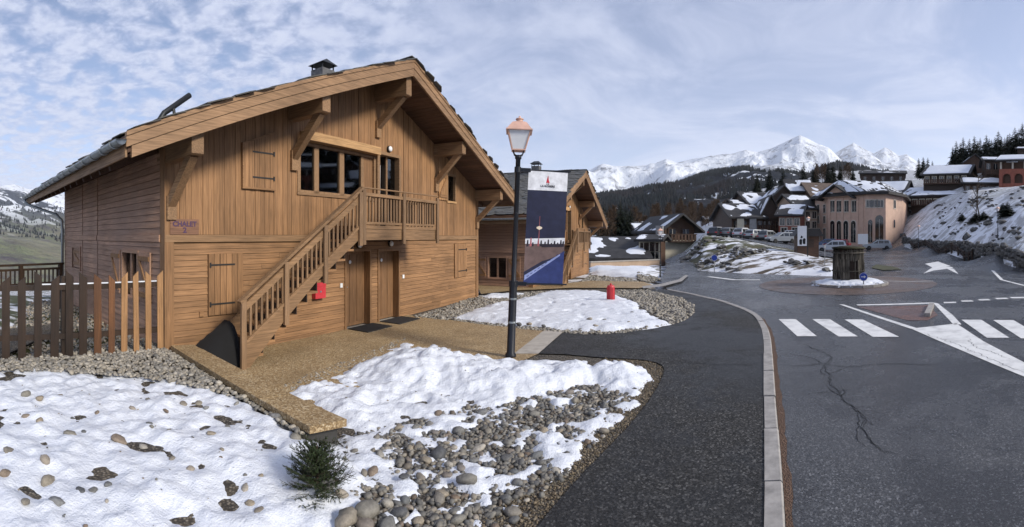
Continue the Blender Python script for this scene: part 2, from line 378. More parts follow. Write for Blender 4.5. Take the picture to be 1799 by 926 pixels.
# ------------------------------------------------------------------ the lie of the land: profiles (distance, height) along directions
RZ = -0.06                       # level of the carriageway; footpath and terrace lie at 0
TAB = [
 (-2000, [(0, -.12), (8, 0), (30, -1), (120, -14), (600, -90), (4000, -300)]),
 (-300, [(0, -.12), (8, 0), (20, -.3), (35, -3), (120, -22), (600, -100), (4000, -300)]),
 (0,    [(0, -.12), (7.5, .1), (12, .1), (19, -.1), (30, -3), (120, -26), (600, -110), (4000, -300)]),
 (300,  [(0, -.12), (9, -.12), (25, -.4), (60, -6), (200, -40), (600, -110), (4000, -300)]),
 (800,  [(0, -.12), (20, -.2), (35, -.5), (60, -3), (120, -9), (400, -40), (4000, -260)]),
 (1040, [(0, -.12), (24, -.2), (40, -.45), (46, -2.2), (70, -4), (140, -8), (400, -20), (4000, -160)]),
 (1140, [(0, -.12), (30, -.16), (40, -.4), (52, -2), (80, -4), (150, -6), (400, -10), (4000, -100)]),
 (1185, [(0, -.12), (30, RZ), (42, RZ), (60, -1.2), (90, -2.5), (150, -2), (400, -5), (4000, -60)]),
 (1235, [(0, -.12), (30, RZ), (32, .1), (39, 2.2), (50, 2.4), (80, 2.0), (150, 6), (400, 20), (4000, 0)]),
 (1300, [(0, -.12), (28.3, RZ), (30, .1), (37, 1.85), (45, 1.9), (70, 2.0), (85, 2.6), (150, 14), (400, 40), (4000, 0)]),
 (1400, [(0, -.12), (27, RZ), (28.4, .15), (33, 1.0), (40, .9), (62, 1.0), (82, 1.2), (100, 4), (150, 16), (400, 50), (4000, 0)]),
 (1455, [(0, -.12), (26.4, RZ), (27.5, .15), (31, .75), (37, .35), (60, .1), (82, .4), (100, 4), (150, 18), (400, 60), (4000, 0)]),
 (1500, [(0, -.12), (26, RZ), (30, .15), (36, .1), (60, .1), (82, .4), (105, 5), (160, 20), (400, 60), (4000, 0)]),
 (1560, [(0, -.12), (26, RZ), (45, .05), (70, .25), (82, .5), (105, 7), (160, 21), (400, 60), (4000, 0)]),
 (1605, [(0, -.12), (26, RZ), (45, .1), (64, .4), (65, 1.6), (82, 4.2), (110, 10.5), (160, 22), (400, 60), (4000, 0)]),
 (1650, [(0, -.12), (26, RZ), (50, .1), (51.5, 1.25), (72, 5.2), (92, 10), (130, 17), (170, 24), (400, 60), (4000, 0)]),
 (1700, [(0, -.12), (26, RZ), (42, .0), (43.3, 1.3), (56, 4.6), (72, 9.2), (90, 11.2), (130, 22), (170, 28), (400, 60), (4000, 0)]),
 (1799, [(0, -.12), (24, RZ), (30, RZ), (31, .9), (44, 4.4), (64, 9.3), (90, 12), (130, 25), (170, 30), (400, 60), (4000, 0)]),
 (1950, [(0, -.12), (20, RZ), (25, RZ), (26, .9), (40, 5), (60, 10), (90, 13), (130, 26), (170, 31), (400, 60), (4000, 0)]),
 (2800, [(0, -.12), (14, RZ), (18, RZ), (19, .9), (40, 6), (60, 11), (90, 14), (130, 26), (170, 31), (400, 60), (4000, 0)]),
]
_tx = np.array([c[0] for c in TAB], float)
def terrain(X, Y):
    """vectorised height of the land (without the small relief)"""
    X = np.atleast_1d(np.asarray(X, float)); Y = np.atleast_1d(np.asarray(Y, float))
    r = np.hypot(X, Y); px = np.arctan2(X, Y) * F + CX
    px = np.clip(px, _tx[0], _tx[-1]); k = np.clip(np.searchsorted(_tx, px) - 1, 0, len(_tx) - 2)
    t = (px - _tx[k]) / (_tx[k + 1] - _tx[k]); Z = np.stack([np.interp(r, [p[0] for p in c[1]], [p[1] for p in c[1]]) for c in TAB])
    i = np.arange(len(r)); return Z[k, i] * (1 - t) + Z[k + 1, i] * t
def TZ(x, y): return float(terrain(x, y)[0])
def TP(px, r, dz=0.0):
    p = PR(px, r); p.z = TZ(p.x, p.y) + dz; return p

# pixel outlines laid on the ground
def GP(pts, z=0.0): return [G(x, y, z) for x, y in pts]
KERB = smooth_path([G(1361, 1350, 0), G(1361, 926, 0), G(1357, 789, 0), G(1352, 690, 0), G(1350, 638, 0), G(1347, 590, 0), G(1338, 566, 0), G(1322, 550, 0), G(1292, 537, 0), G(1258, 526.6, 0), G(1225, 519, 0), G(1196, 513, 0), G(1170, 508, 0)], 10)
KERB = [Vector((p.x, p.y, 0)) for p in KERB]
def offset(path, d):
    out = []
    for i, p in enumerate(path):
        t = (path[min(i + 1, len(path) - 1)] - path[max(i - 1, 0)]); t.z = 0; t.normalize(); out.append(p + Vector((t.y, -t.x, 0)) * d)
    return out
ROAD_EDGE = offset(KERB, .085)
PATH_EDGE = offset(KERB, -.085)

# carriageway with the roundabout and its arms
far = [PR(1172, 34), PR(1168, 44), PR(1205, 44), PR(1226, 30.2), PR(1300, 28.2), PR(1400, 26.8), PR(1455, 26.2), PR(1490, 25.8), PR(1503, 30), PR(1505, 40), PR(1440, 42), PR(1330, 46), PR(1290, 60), PR(1290, 80), PR(1440, 81), PR(1590, 81),
       PR(1600, 64), PR(1626, 57), PR(1650, 50.6), PR(1700, 41.8), PR(1750, 35), PR(1799, 29.8), PR(1900, 26), PR(2200, 21), PR(2600, 16)]
ROAD_POLY = [Vector((0.55, -6, 0))] + ROAD_EDGE[2:] + [PR(1160, 24)] + far + [Vector((9, -7, 0))]
_rp = [(p.x, p.y) for p in ROAD_POLY]
def road_z(x, y):
    r = hypot(x, y); return RZ if r < 24 else max(RZ, TZ(x, y)) + (.03 if r > 27 else .03 * (r - 24) / 3)
road = sheet('road', ROAD_POLY, road_z, M['road'], step=1.4)

# the ground everywhere else
def build_ground():
    ax = np.concatenate([np.linspace(-pi, azm(-150), 26)[:-1], np.linspace(azm(-150), azm(1950), 330), np.linspace(azm(1950), pi, 22)[1:]])
    rs = np.concatenate([[.5, 3, 6, 9, 12, 15, 18], np.geomspace(20, 200, 110), np.geomspace(210, 4000, 46)])
    A, Rr = np.meshgrid(ax, rs); X = (np.sin(A) * Rr).ravel(); Y = (np.cos(A) * Rr).ravel(); Z = terrain(X, Y)
    ins = sdpoly(np.c_[X, Y], _rp); rr = Rr.ravel()
    nz = np.array([noise.fractal(Vector((x * .35, y * .35, 3.3)), 1, 2, 5) for x, y in zip(X, Y)])
    Z = Z + nz * np.clip((rr - 18) / 20, 0, 1) * np.clip(.10 + rr / 700, 0, .7) * np.clip(-ins / 1.2, 0, 1)
    Z = np.where(ins > -1.0, np.minimum(Z, np.where(rr < 24, RZ, np.maximum(RZ, terrain(X, Y)))) - np.clip((ins + 1.0) * .25, 0, .25), Z)
    na, nr = len(ax), len(rs); f = [(j * na + i, j * na + i + 1, (j + 1) * na + i + 1, (j + 1) * na + i) for j in range(nr - 1) for i in range(na - 1)]
    me = bpy.data.meshes.new('ground'); me.from_pydata(np.c_[X, Y, Z].tolist(), [], f); me.update()
    if me.polygons[5].normal.z < 0: me.flip_normals()
    me.polygons.foreach_set('use_smooth', [True] * len(me.polygons))
    t = NT('snowy_ground'); p = t.co('Position')
    sep = t.new('ShaderNodeSeparateXYZ'); t.l.new(p, sep.inputs[0])
    # wind and thaw leave slanting streaks of earth and grass
    st = t.noise(t.co('Position', (.16, .9, .5), (0, 0, radians(-35))), 1.0, 6, .66, .5); fn = t.noise(p, 1.1, 6, .66); bigp = t.noise(p, .07, 4, .55)
    k = t.rng(t.math('ADD', t.math('ADD', t.math('MULTIPLY', st, .62), t.math('MULTIPLY', fn, .28)), t.math('MULTIPLY', bigp, .25)), .535, .60, 0, 1, True)
    k = t.math('MULTIPLY', k, t.rng(sep.outputs[0], 24, 34, 1, .5)); up_ = t.rng(t.math('ADD', sep.outputs[2], t.math('MULTIPLY', t.math('SUBTRACT', bigp, .5), 14.0)), 4.2, 8.5, 0, .6, True); k = t.math('MAXIMUM', k, t.math('MULTIPLY', up_, t.rng(fn, .35, .6)))
    earth = t.mix(t.rng(fn, .35, .65), (.030, .024, .017), (.12, .092, .062)); earth = t.mix(t.rng(bigp, .45, .6), earth, (.055, .060, .022))
    snow = t.mix(t.rng(t.noise(p, .5, 5, .6), .35, .7), (.70, .72, .77), (.60, .61, .64))
    gn = t.new('ShaderNodeNewGeometry'); sp2 = t.new('ShaderNodeSeparateXYZ'); t.l.new(gn.outputs['Normal'], sp2.inputs[0])
    c = t.mix(k, snow, earth); t.bump(fn, .5, .15); t.done(c, .7, 0, .25)
    o = link('ground', me, t.mat); o['kind'] = 'structure'; return o
ground = build_ground()

# footpath
PATH_L = [(860, 1500), (905, 1000), (945, 926), (1000, 858), (1060, 795), (1110, 742), (1148, 692), (1166, 655), (1160, 640), (1128, 632), (1060, 628), (990, 622), (948, 621), (991, 582), (1040, 587), (1100, 583), (1160, 575), (1200, 564), (1219, 550), (1218, 537), (1196, 524), (1160, 515), (1135, 509)]
PATH_LW = smooth_path(GP(PATH_L[:11]), 4) + GP(PATH_L[11:14]) + smooth_path(GP(PATH_L[14:]), 4)
PATH_POLY = [Vector((-.9, -6, 0)), Vector((-.9, 0, 0))] + PATH_LW + PATH_EDGE[::-1][:-2] + [Vector((.38, -6, 0))]
path = sheet('footpath', PATH_POLY, .0, M['path'])

# kerb of single stones
kerb = empty('kerb'); kerb['kind'] = 'structure'
def build_kerb():
    acc = 0; seg = [KERB[0]]; n = 0; L_ = 1.06
    fine = []
    for a, b in zip(KERB, KERB[1:]):
        k = max(1, int((b - a).length / .1))
        fine += [a.lerp(b, i / k) for i in range(k)]
    fine.append(KERB[-1]); cur = [fine[0]]; ln = 0
    for a, b in zip(fine, fine[1:]):
        ln += (b - a).length; cur.append(b)
        if ln >= L_:
            mk_kerb(cur); cur = [b]; ln = 0
def mk_kerb(pts):
    p = [pts[0].lerp(pts[1], .08)] + pts[1:-1:3] + [pts[-1].lerp(pts[-2], .08)]
    l, r_ = offset(p, -.08 + R.uniform(-.004, .004)), offset(p, .08 + R.uniform(-.004, .004)); n = len(p); dz = R.uniform(-.006, .008)
    vs = []; fs = []
    for a, b in zip(l, r_):
        e = (b - a).normalized() * .018
        vs += [(a.x, a.y, -.2), (a.x, a.y, .012 + dz), (b.x - e.x, b.y - e.y, .016 + dz), (b.x, b.y, -.004 + dz), (b.x, b.y, -.2)]
    for i in range(n - 1):
        for j in range(4): fs.append((5 * i + j, 5 * i + j + 1, 5 * i + 6 + j, 5 * i + 5 + j))
    fs += [(4, 3, 2, 1, 0), tuple(5 * (n - 1) + q for q in range(5))]
    MB().add(vs, fs).build('kerb_stone', M['kerb'], kerb)
build_kerb()
# rusty grit lying in the channel beside the kerb
gut = offset(KERB, .088); gut2 = offset(KERB, .088 + .08)
gut2 = [p + (p - q) * (fbm(p.x * 2, p.y * 2) * .5) for p, q in zip(gut2, gut)]
sheet('kerb_channel', gut[4:70] + gut2[4:70][::-1], RZ + .004, M['rust'], parent=road)

# painted markings: each mark its own sheet
def mark(name, px, z=RZ + .006, mat='paint'):
    return sheet(name, [G(x, y, RZ) for x, y in px], lambda x, y: road_z(x, y) + .006, M[mat], parent=road)
def Z8(*p): return [(1100 + .5465 * x, 420 + .5465 * y) for x, y in p]
for q in (((490, 258), (545, 258), (613, 313), (550, 313)), ((598, 258), (655, 258), (745, 314), (683, 314)), ((702, 259), (760, 259), (878, 315), (793, 315)),
          ((1078, 260), (1142, 260), (1232, 318), (1160, 318)), ((1180, 261), (1245, 261), (1345, 320), (1270, 320)), ((1290, 262), (1350, 262), (1455, 322), (1380, 322))):
    mark('zebra_stripe', Z8(*q))
mark('edge_line', Z8((684, 210), (700, 211), (935, 287), (915, 289)))
mark('arrow_field', Z8((917, 289), (940, 286), (1062, 272), (1150, 330), (1279, 397), (1420, 470), (1420, 520), (1279, 443), (1100, 368)))
mark('edge_line', Z8((985, 204), (1003, 208), (1050, 245), (1078, 275), (1052, 275), (1022, 243)))
mark('edge_line', Z8((740, 211), (985, 204), (985, 208), (745, 214)))
for q in (((1020, 203), (1060, 202), (1062, 206), (1022, 207)), ((1075, 198), (1110, 197), (1118, 201), (1080, 202)), ((1130, 194), (1165, 193), (1172, 197), (1136, 198)), ((1185, 190), (1222, 189), (1230, 193), (1192, 194)), ((1232, 187), (1300, 186), (1305, 190), (1240, 191))):
    mark('give_way_dash', Z8(*q))
# far paint: lane edge on the rising arm and the far splitter
def farmark(name, px, w_):
    a = [PR(x, (EYE - RZ) * F / (y - HOR)) for x, y in px]; l, r_ = offset(a, -w_), offset(a, w_)
    return sheet(name, l + r_[::-1], lambda x, y: road_z(x, y) + .012, M['paint'], parent=road)
farmark('lane_line', [(1722, 462), (1745, 478), (1760, 492), (1799, 502), (1850, 512)], .09)
mark('splitter_field', [(1625, 466), (1648, 462), (1672, 470), (1684, 483), (1664, 474), (1640, 477), (1622, 482), (1638, 472)])
farmark('lane_line', [(1245, 487), (1290, 492), (1335, 492)], .16)
farmark('lane_line', [(1560, 494), (1600, 495), (1640, 494)], .06)
# red asphalt of the splitter island with its broken kerb
mark('island_surface', Z8((742, 218), (972, 213), (1002, 245), (968, 262), (905, 262)), mat='road_red')
MB().beam(G(1637, 538, RZ) + Vector((0, 0, .05)), G(1629, 557, RZ) + Vector((0, 0, .05)), .16, .12).build('island_kerb_stone', M['kerb'], road)
# brown apron ring of the roundabout
RB = PR(1493, 22.0)
ring = [RB + Vector((cos(t) * 4.4, sin(t) * 4.0, 0)) for t in np.linspace(0, 2 * pi, 41)[:-1]]
sheet('truck_apron', ring, lambda x, y: road_z(x, y) + .008, M['road_brown'], parent=road, step=.9)

# cracks in the asphalt
def crack(pts, w0=.010, w1=.022, sub=7, z=RZ + .005, jit=.055, parent=None, par=None):
    P = [G(x, y, RZ if parent is None else 0) for x, y in pts]; out = []
    for a, b in zip(P, P[1:]):
        n = max(2, int((b - a).length / .06)); s_ = Vector((b - a).yx).normalized() if (b - a).length else Vector((1, 0)); s_ = Vector(((b - a).y, -(b - a).x, 0)).normalized()
        for i in range(n):
            t = i / n; out.append(a.lerp(b, t) + s_ * (R.uniform(-jit, jit) * min(1, (b - a).length)))
    out.append(P[-1]); ws = [R.uniform(w0, w1) * (1 if 2 < i < len(out) - 3 else .4) for i in range(len(out))]
    vs = []; fs = []
    for i, p in enumerate(out):
        t = (out[min(i + 1, len(out) - 1)] - out[max(i - 1, 0)]).normalized(); sd = Vector((t.y, -t.x, 0)) * ws[i] / 2
        vs += [(p.x - sd.x, p.y - sd.y, z), (p.x + sd.x, p.y + sd.y, z)]
    fs = [(2 * i, 2 * i + 1, 2 * i + 3, 2 * i + 2) for i in range(len(out) - 1)]
    return MB().add(vs, fs).build('crack', M['tar'], parent or road)
for c in ([(575, 338), (600, 352), (630, 362), (660, 380), (650, 395), (636, 405), (640, 425), (655, 435), (652, 465), (680, 490), (700, 520), (735, 545), (770, 580), (755, 605), (772, 630), (790, 655), (820, 680), (865, 690)],
          [(505, 405), (560, 408), (630, 400), (690, 410), (745, 410), (800, 402), (880, 400), (950, 403), (1010, 400)], [(520, 370), (570, 376), (610, 388), (640, 405)],
          [(655, 435), (690, 420), (715, 410)], [(575, 500), (610, 495), (650, 492), (680, 488), (715, 485), (745, 492)], [(640, 470), (665, 492), (690, 505), (705, 490), (690, 478)],
          [(735, 545), (750, 580), (740, 620), (745, 650), (770, 668)], [(636, 405), (625, 425), (640, 440)], [(770, 580), (795, 600)], [(480, 235), (510, 222), (530, 238), (560, 243)]):
    q = Z8(*c)
    for k in range(2 if len(c) > 7 else 1): crack([(x + k * 3, y + k * 1.5) for x, y in q], .004 if k else .007, .010 if k else .021)
for c in ([(1150, 640), (1200, 637), (1270, 641), (1341, 640)],): crack(c, .008, .018, z=.004, jit=.03, parent=path)
for c in ([(1620, 585), (1680, 605), (1725, 625), (1760, 640), (1799, 655)], [(1700, 595), (1715, 612), (1740, 618), (1775, 632)], [(1690, 545), (1740, 555), (1799, 560)], [(1730, 600), (1799, 612)], [(1640, 530), (1720, 528), (1799, 545)]):
    crack(c, .006, .014, z=RZ + .009, jit=.05)

# terrace of washed aggregate, its concrete border strip and the capped garden wall
U = Vector((cos(-1.19444), -sin(-1.19444), 0)); NV = Vector((sin(-1.19444), cos(-1.19444), 0))
CH0 = NV * 7.37 + U * 3.4875
def CL(x, y, z=0.0): return CH0 + U * x + NV * y + Vector((0, 0, z))
terr_px = [(945, 619), (985, 583), (956, 581), (860, 572), (790, 563), (735, 556)]
TERR = [CL(.35, .0), CL(.25, -.25), G(372, 634), G(432, 672), G(480, 700), G(560, 730), G(640, 700), G(760, 640), G(905, 640)] + [G(945, 622), G(991, 582), G(956, 581), G(860, 571), G(790, 562), G(730, 556)] + [CL(7.25, .0)]
terrace = sheet('terrace', TERR, .004, M['terrace'])
strip_ = sheet('border_strip', [G(903, 622), G(946, 622), G(992, 581), G(957, 580)], .009, M['concrete'], parent=terrace)
CAP_A, CAP_B, CAP_C = G(300, 607, .3), G(545, 750, .3), G(610, 737, .3)
CAP_E = CAP_A + (CAP_C - CAP_B)
gw = empty('garden_wall', CAP_A.lerp(CAP_B, .5) - Vector((0, 0, .3)), 0, 'low garden wall with broad tan aggregate coping running from the chalet corner', 'garden wall')
def gwp(p, z): return (p.x - gw.location.x, p.y - gw.location.y, z)
def slabs():
    n = 4
    for i in range(n):
        a, b = i / n + (.002 if i else 0), (i + 1) / n - .002
        q = [CAP_A.lerp(CAP_B, a), CAP_A.lerp(CAP_B, b), CAP_E.lerp(CAP_C, b), CAP_E.lerp(CAP_C, a)]
        MB().add([gwp(p, .225) for p in q] + [gwp(p, .3) for p in q], [(0, 3, 2, 1), (4, 5, 6, 7), (0, 1, 5, 4), (1, 2, 6, 5), (2, 3, 7, 6), (3, 0, 4, 7)]).build('coping_slab', M['terrace'], gw)
    c = (CAP_A + CAP_B + CAP_C + CAP_E) / 4
    q = [c + (p - c) * .93 for p in (CAP_A, CAP_B, CAP_C, CAP_E)]
    MB().add([gwp(p, -.2) for p in q] + [gwp(p, .224) for p in q], [(0, 3, 2, 1), (4, 5, 6, 7), (0, 1, 5, 4), (1, 2, 6, 5), (2, 3, 7, 6), (3, 0, 4, 7)]).build('wall_core', M['dark_conc'], gw)
M['dark_conc'] = plain('dark_concrete', (.035, .034, .033), .8)
slabs()
# ------------------------------------------------------------------ the chalets
W_, DP_, AX = 11.68, 7.8, 5.84
def zs(x): return 6.18 - .40 * abs(x - AX)          # underside of the roof
def zt(x): return 6.50 - .40 * abs(x - AX)          # top of the bargeboards
def glass_window_mat():
    t = NT('pane_glass'); n = t.n; fr = t.new('ShaderNodeFresnel'); fr.inputs[0].default_value = 1.5
    tr = t.new('ShaderNodeBsdfTransparent'); tr.inputs[0].default_value = (.55, .58, .6, 1); gl = t.new('ShaderNodeBsdfGlossy'); gl.inputs['Roughness'].default_value = .03
    gl.inputs[0].default_value = (.8, .85, .9, 1); mx = t.new('ShaderNodeMixShader'); t.l.new(t.math('ADD', fr.outputs[0], .06), mx.inputs[0]); t.l.new(tr.outputs[0], mx.inputs[1]); t.l.new(gl.outputs[0], mx.inputs[2])
    t.l.new(mx.outputs[0], n['Material Output'].inputs[0]); return t.mat
M['pane'] = glass_window_mat()

class Pieces:
    """boards of one wall: each an object of its own, or one joined part on a house too far away to tell them apart"""
    def __init__(s, name, mat, parent, join): s.name, s.mat, s.par, s.join, s.mb = name, mat, parent, join, MB()
    def put(s, mb):
        if s.join: s.mb.add(mb.v, mb.f)
        else: mb.build(s.name, s.mat, s.par)
    def end(s):
        if s.join and s.mb.v: tag(s.mb.build(s.name, s.mat, s.par), kind='stuff')

def cut(a, b, holes):
    """a..b minus the holes"""
    out = []; c = a
    for h0, h1 in sorted(holes):
        if h0 > c: out.append((c, min(h0, b)))
        c = max(c, h1)
    if c < b: out.append((c, b))
    return [(p, q) for p, q in out if q - p > .015]

def shutter(par, x0, x1, z0, z1, y, mat='wz', slope=None, hinge='r', zbrace=False, join=False, axis='x'):
    """boarded shutter lying against the wall plane y (outer face to -y); axis 'y' puts it on the left wall"""
    s = MB().prism([(x0, z0), (x1, z0), (x1, z1 - .01), (x0, z1 - .01 + (slope or 0) * (x0 - x1))], 'y', y + .004, y + .012).build('shutter', M['core'], par)
    if axis == 'y':
        s.data.transform(Matrix(((0, 1, 0, 0), (1, 0, 0, 0), (0, 0, 1, 0), (0, 0, 0, 1))))
    n = max(3, int(round((x1 - x0) / .13))); w_ = (x1 - x0) / n
    def put(mb, name, m):
        o = mb.build(name, M[m], s)
        if axis == 'y': o.data.transform(Matrix(((0, 1, 0, 0), (1, 0, 0, 0), (0, 0, 1, 0), (0, 0, 0, 1)))); o.data.flip_normals()
        return o
    allb = MB()
    for i in range(n):
        a, b = x0 + i * w_ + .004, x0 + (i + 1) * w_ - .004
        za = zb = z1
        if slope: za, zb = z1 + slope * (a - x1), z1 + slope * (b - x1)
        m_ = MB().prism([(a, z0), (b, z0), (b, zb), (a, za)], 'y', y - .03, y + .004)
        if join: allb.add(m_.v, m_.f)
        else: put(m_, 'board', mat)
    if join: put(allb, 'boards', mat)['kind'] = 'stuff'
    h = z1 - z0
    if slope: put(MB().prism([(x0 - .03, z0 - .035), (x1, z0 - .035), (x1, z0), (x0, z0), (x0, z1 + slope * (x0 - x1)), (x1, z1), (x1, z1 + .035), (x0 - .03, z1 + slope * (x0 - x1) + .03)], 'y', y - .05, y), 'frame', 'wx')
    if zbrace:
        b = MB(); b.box((x0 + .02, y - .055, z0 + .08), (x1 - .02, y - .031, z0 + .17)); b.box((x0 + .02, y - .055, z1 - .17), (x1 - .02, y - .031, z1 - .08)); b.beam((x0 + .06, y - .043, z0 + .17), (x1 - .06, y - .043, z1 - .17), .08, .024, (0, 1, 0))
        put(b, 'brace', 'wx')
    else:
        for zz in (z0 + h * .18, z0 + h * (.82 if not slope else .62)):
            a, b = (x1 - .02, x0 + (x1 - x0) * .28) if hinge == 'r' else (x0 + .02, x0 + (x1 - x0) * .75)
            a, b = min(a, b), max(a, b)
            put(MB().box((a, y - .037, zz - .016), (b, y - .0305, zz + .016)).box((b - .03 if hinge == 'r' else a, y - .05, zz - .045), (b if hinge == 'r' else a + .03, y - .0305, zz + .045)), 'strap_hinge', 'iron')
    return s

def round_lamp(par, x, z, y=-.03, r=.085):
    c = MB(); prof = [(r * .6, 0), (r, .012), (r * 1.02, .05), (r * .93, .06)]
    def turn(mb): mb.v = [(x + a, y - c_, z + b) for a, b, c_ in mb.v]; return mb
    l = turn(MB().lathe(prof, 18)).build('wall_lamp', M['iron'], par)
    turn(MB().lathe([(r * .9, .058), (r * .8, .082), (r * .45, .098), (.004, .102)], 18)).build('lamp_glass', M['white'], l, True)
    return l

def chalet(name, label, loc, rz, join=False, closed_top=True):
    t = empty(name, loc, rz, label, 'chalet')
    J = join
    # ---- body behind the boards
    core = MB(); core.prism([(.12, -.35), (W_ - .12, -.35), (W_ - .12, zs(.12) - .03), (AX, zs(AX) - .03), (.12, zs(.12) - .03)], 'y', .30, DP_ - .03)
    wall = core.build('wall', M['core'], t)
    # thin backing so that no light comes in through the joints: strips between openings on the front
    OPU = [(3.09, 5.70, 3.16, 4.26), (5.84, 6.82, 2.24, 4.40), (9.42, 9.98, 3.37, 4.26)]
    OPL = [(4.57, 5.56, -.1, 1.90), (5.83, 6.80, -.1, 1.88)]
    # ---- front, lower storey: lying boards
    P = Pieces('board', M['wx'], wall, J); z = -.02; k = 0
    while z < 2.09:
        z1 = min(z + .105, 2.10)
        holes = [(a, b) for a, b, c, d in OPL if c < (z + z1) / 2 < d]
        for a, b in cut(.155, W_ - .155, holes):
            cuts = [a, b]
            if b - a > 4.2: cuts = [a, a + (b - a) * R.uniform(.3, .7), b]
            for p, q in zip(cuts, cuts[1:]): P.put(MB().prism([(-.024 + R.uniform(-.002, .002), z + .004), (.02, z + .004), (.02, z1 - .004), (-.012, z1 - .004)], 'x', p + .002, q - .002))
        z = z1; k += 1
    P.end()
    # ---- belt
    P = Pieces('belt_board', M['beamx'], wall, J)
    for a, b in ((-.02, 3.85), (3.86, 7.85), (7.86, W_ + .02)): P.put(MB().box((a, -.05, 2.105), (b, .02, 2.235)))
    P.end()
    # ---- front, upper storey: standing boards
    P = Pieces('board', M['wz'], wall, J); n = 95; wv = (W_ - .31) / n
    for i in range(n):
        a, b = .155 + i * wv, .155 + (i + 1) * wv; c = (a + b) / 2; d = R.uniform(-.004, .004) - (.005 if i % 2 else 0)
        holes = [(z0, z1) for x0, x1, z0, z1 in OPU if x0 < c < x1]
        for p, q in cut(2.24, 9, holes):
            ta, tb = min(q, zs(a) - .01), min(q, zs(b) - .01)
            if ta > p and tb > p: P.put(MB().prism([(a + .003, p), (b - .003, p), (b - .003, tb), (a + .003, ta)], 'y', -.024 + d, .018))
    P.end()
    # ---- left wall: weathered lying boards, split by two upright joints
    P = Pieces('board', M['side'], wall, J); z = -.3
    LOP = [(1.22, 2.12, .95, 1.90), (5.75, 6.7, 1.25, 1.90)]
    while z < 3.80:
        z1 = min(z + .128, 3.82)
        if z < 2.10 < z1: z1 = 2.10
        if abs(z - 2.10) < 1e-6: z = 2.235; z1 = z + .128
        holes = [(a, b) for a, b, c, d in LOP if c < (z + z1) / 2 < d] + [(3.98, 4.04), (5.48, 5.54)]
        for a, b in cut(.155, DP_ - .02, holes): P.put(MB().prism([(-.024, z + .004), (.02, z + .004), (.02, z1 - .004), (-.010, z1 - .004)], 'y', a, b) if False else MB().add(
            [(-.026, a, z + .004), (.02, a, z + .004), (.02, a, z1 - .004), (-.012, a, z1 - .004), (-.026, b, z + .004), (.02, b, z + .004), (.02, b, z1 - .004), (-.012, b, z1 - .004)],
            [(0, 1, 2, 3), (7, 6, 5, 4), (0, 4, 5, 1), (1, 5, 6, 2), (2, 6, 7, 3), (3, 7, 4, 0)]))
        z = z1
    for a, b in ((.155, 3.98), (4.04, DP_)): P.put(MB().box((-.05, a, 2.105), (.02, b, 2.235)))
    P.end()
    # ---- far sides, out of the picture: one part each
    back = MB(); z = -.3
    while z < 3.7: back.box((W_ - .02, .155, z + .004), (W_ + .024, DP_, z + .124)); back.box((0, DP_ - .02, z + .004), (W_, DP_ + .024, z + .124)); z += .128
    back.prism([(.0, 3.72), (W_, 3.72), (AX, zs(AX) - .02)], 'y', DP_ - .02, DP_ + .02)
    tag(back.build('siding', M['side'], wall), kind='stuff')
    for x0 in (-.03, W_ - .155):
        boxo('corner_post', (x0, -.045, -.3), (x0 + .185, .155, zs(0) - .02), M['wz'], t)
    for x0 in (-.02, W_ - .15): boxo('corner_post', (x0, DP_ - .12, -.3), (x0 + .17, DP_ + .05, zs(0) - .02), M['side'], t)
    boxo('plinth', (.05, .05, -.5), (W_ - .05, DP_ - .05, -.02), M['concrete'], t)
    # ---- roof
    y0, y1 = -1.15, 8.95
    rf = MB()
    for sgn, xe in ((-1, -1.12), (1, 12.80)):
        rf.prism([(AX, zs(AX) + .03), (AX, zt(AX) - .02), (xe, zt(xe) - .02), (xe, zs(xe) + .03)], 'y', y0 + .055, y1)
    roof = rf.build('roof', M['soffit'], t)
    P = Pieces('soffit_board', M['soffit'], roof, J)
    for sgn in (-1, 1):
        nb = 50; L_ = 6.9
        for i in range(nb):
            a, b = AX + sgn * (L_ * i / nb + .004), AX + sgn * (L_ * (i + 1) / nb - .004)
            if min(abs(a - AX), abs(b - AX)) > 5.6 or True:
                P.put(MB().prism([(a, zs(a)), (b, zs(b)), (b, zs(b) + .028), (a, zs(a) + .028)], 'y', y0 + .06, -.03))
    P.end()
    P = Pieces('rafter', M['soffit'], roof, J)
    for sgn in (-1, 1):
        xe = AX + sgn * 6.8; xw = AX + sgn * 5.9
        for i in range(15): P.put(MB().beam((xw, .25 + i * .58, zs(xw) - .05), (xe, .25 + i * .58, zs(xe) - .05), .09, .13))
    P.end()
    for sgn, xe in ((-1, -1.16), (1, 12.84)):          # eaves fascia
        boxo('fascia', (min(xe, xe - sgn * .035), y0 + .06, zs(xe) - .02), (max(xe, xe - sgn * .035), y1, zt(xe) - .06), M['beam'], roof)
    for yb, s2 in ((y0, 1), (y1, -1)):
        for sgn, xe in ((-1, -1.16), (1, 12.84)):
            for (d0, d1, th, off) in ((-.02, .045, .075, -.018), (.05, .205, .05, 0), (.215, .385, .05, .012)):
                xa = AX + sgn * .004; xb = xe if d0 < .2 else xe - sgn * .09
                yy = yb + (off if s2 > 0 else -off)
                MB().prism([(xa, zt(xa) - d0), (xb, zt(xb) - d0), (xb, zt(xb) - d1), (xa, zt(xa) - d1)], 'y', min(yy, yy + s2 * th), max(yy, yy + s2 * th)).build('bargeboard', M['barge'], roof)
    # stone slates
    ind = Pieces('slate', M['slate'], roof, J); rest = MB()
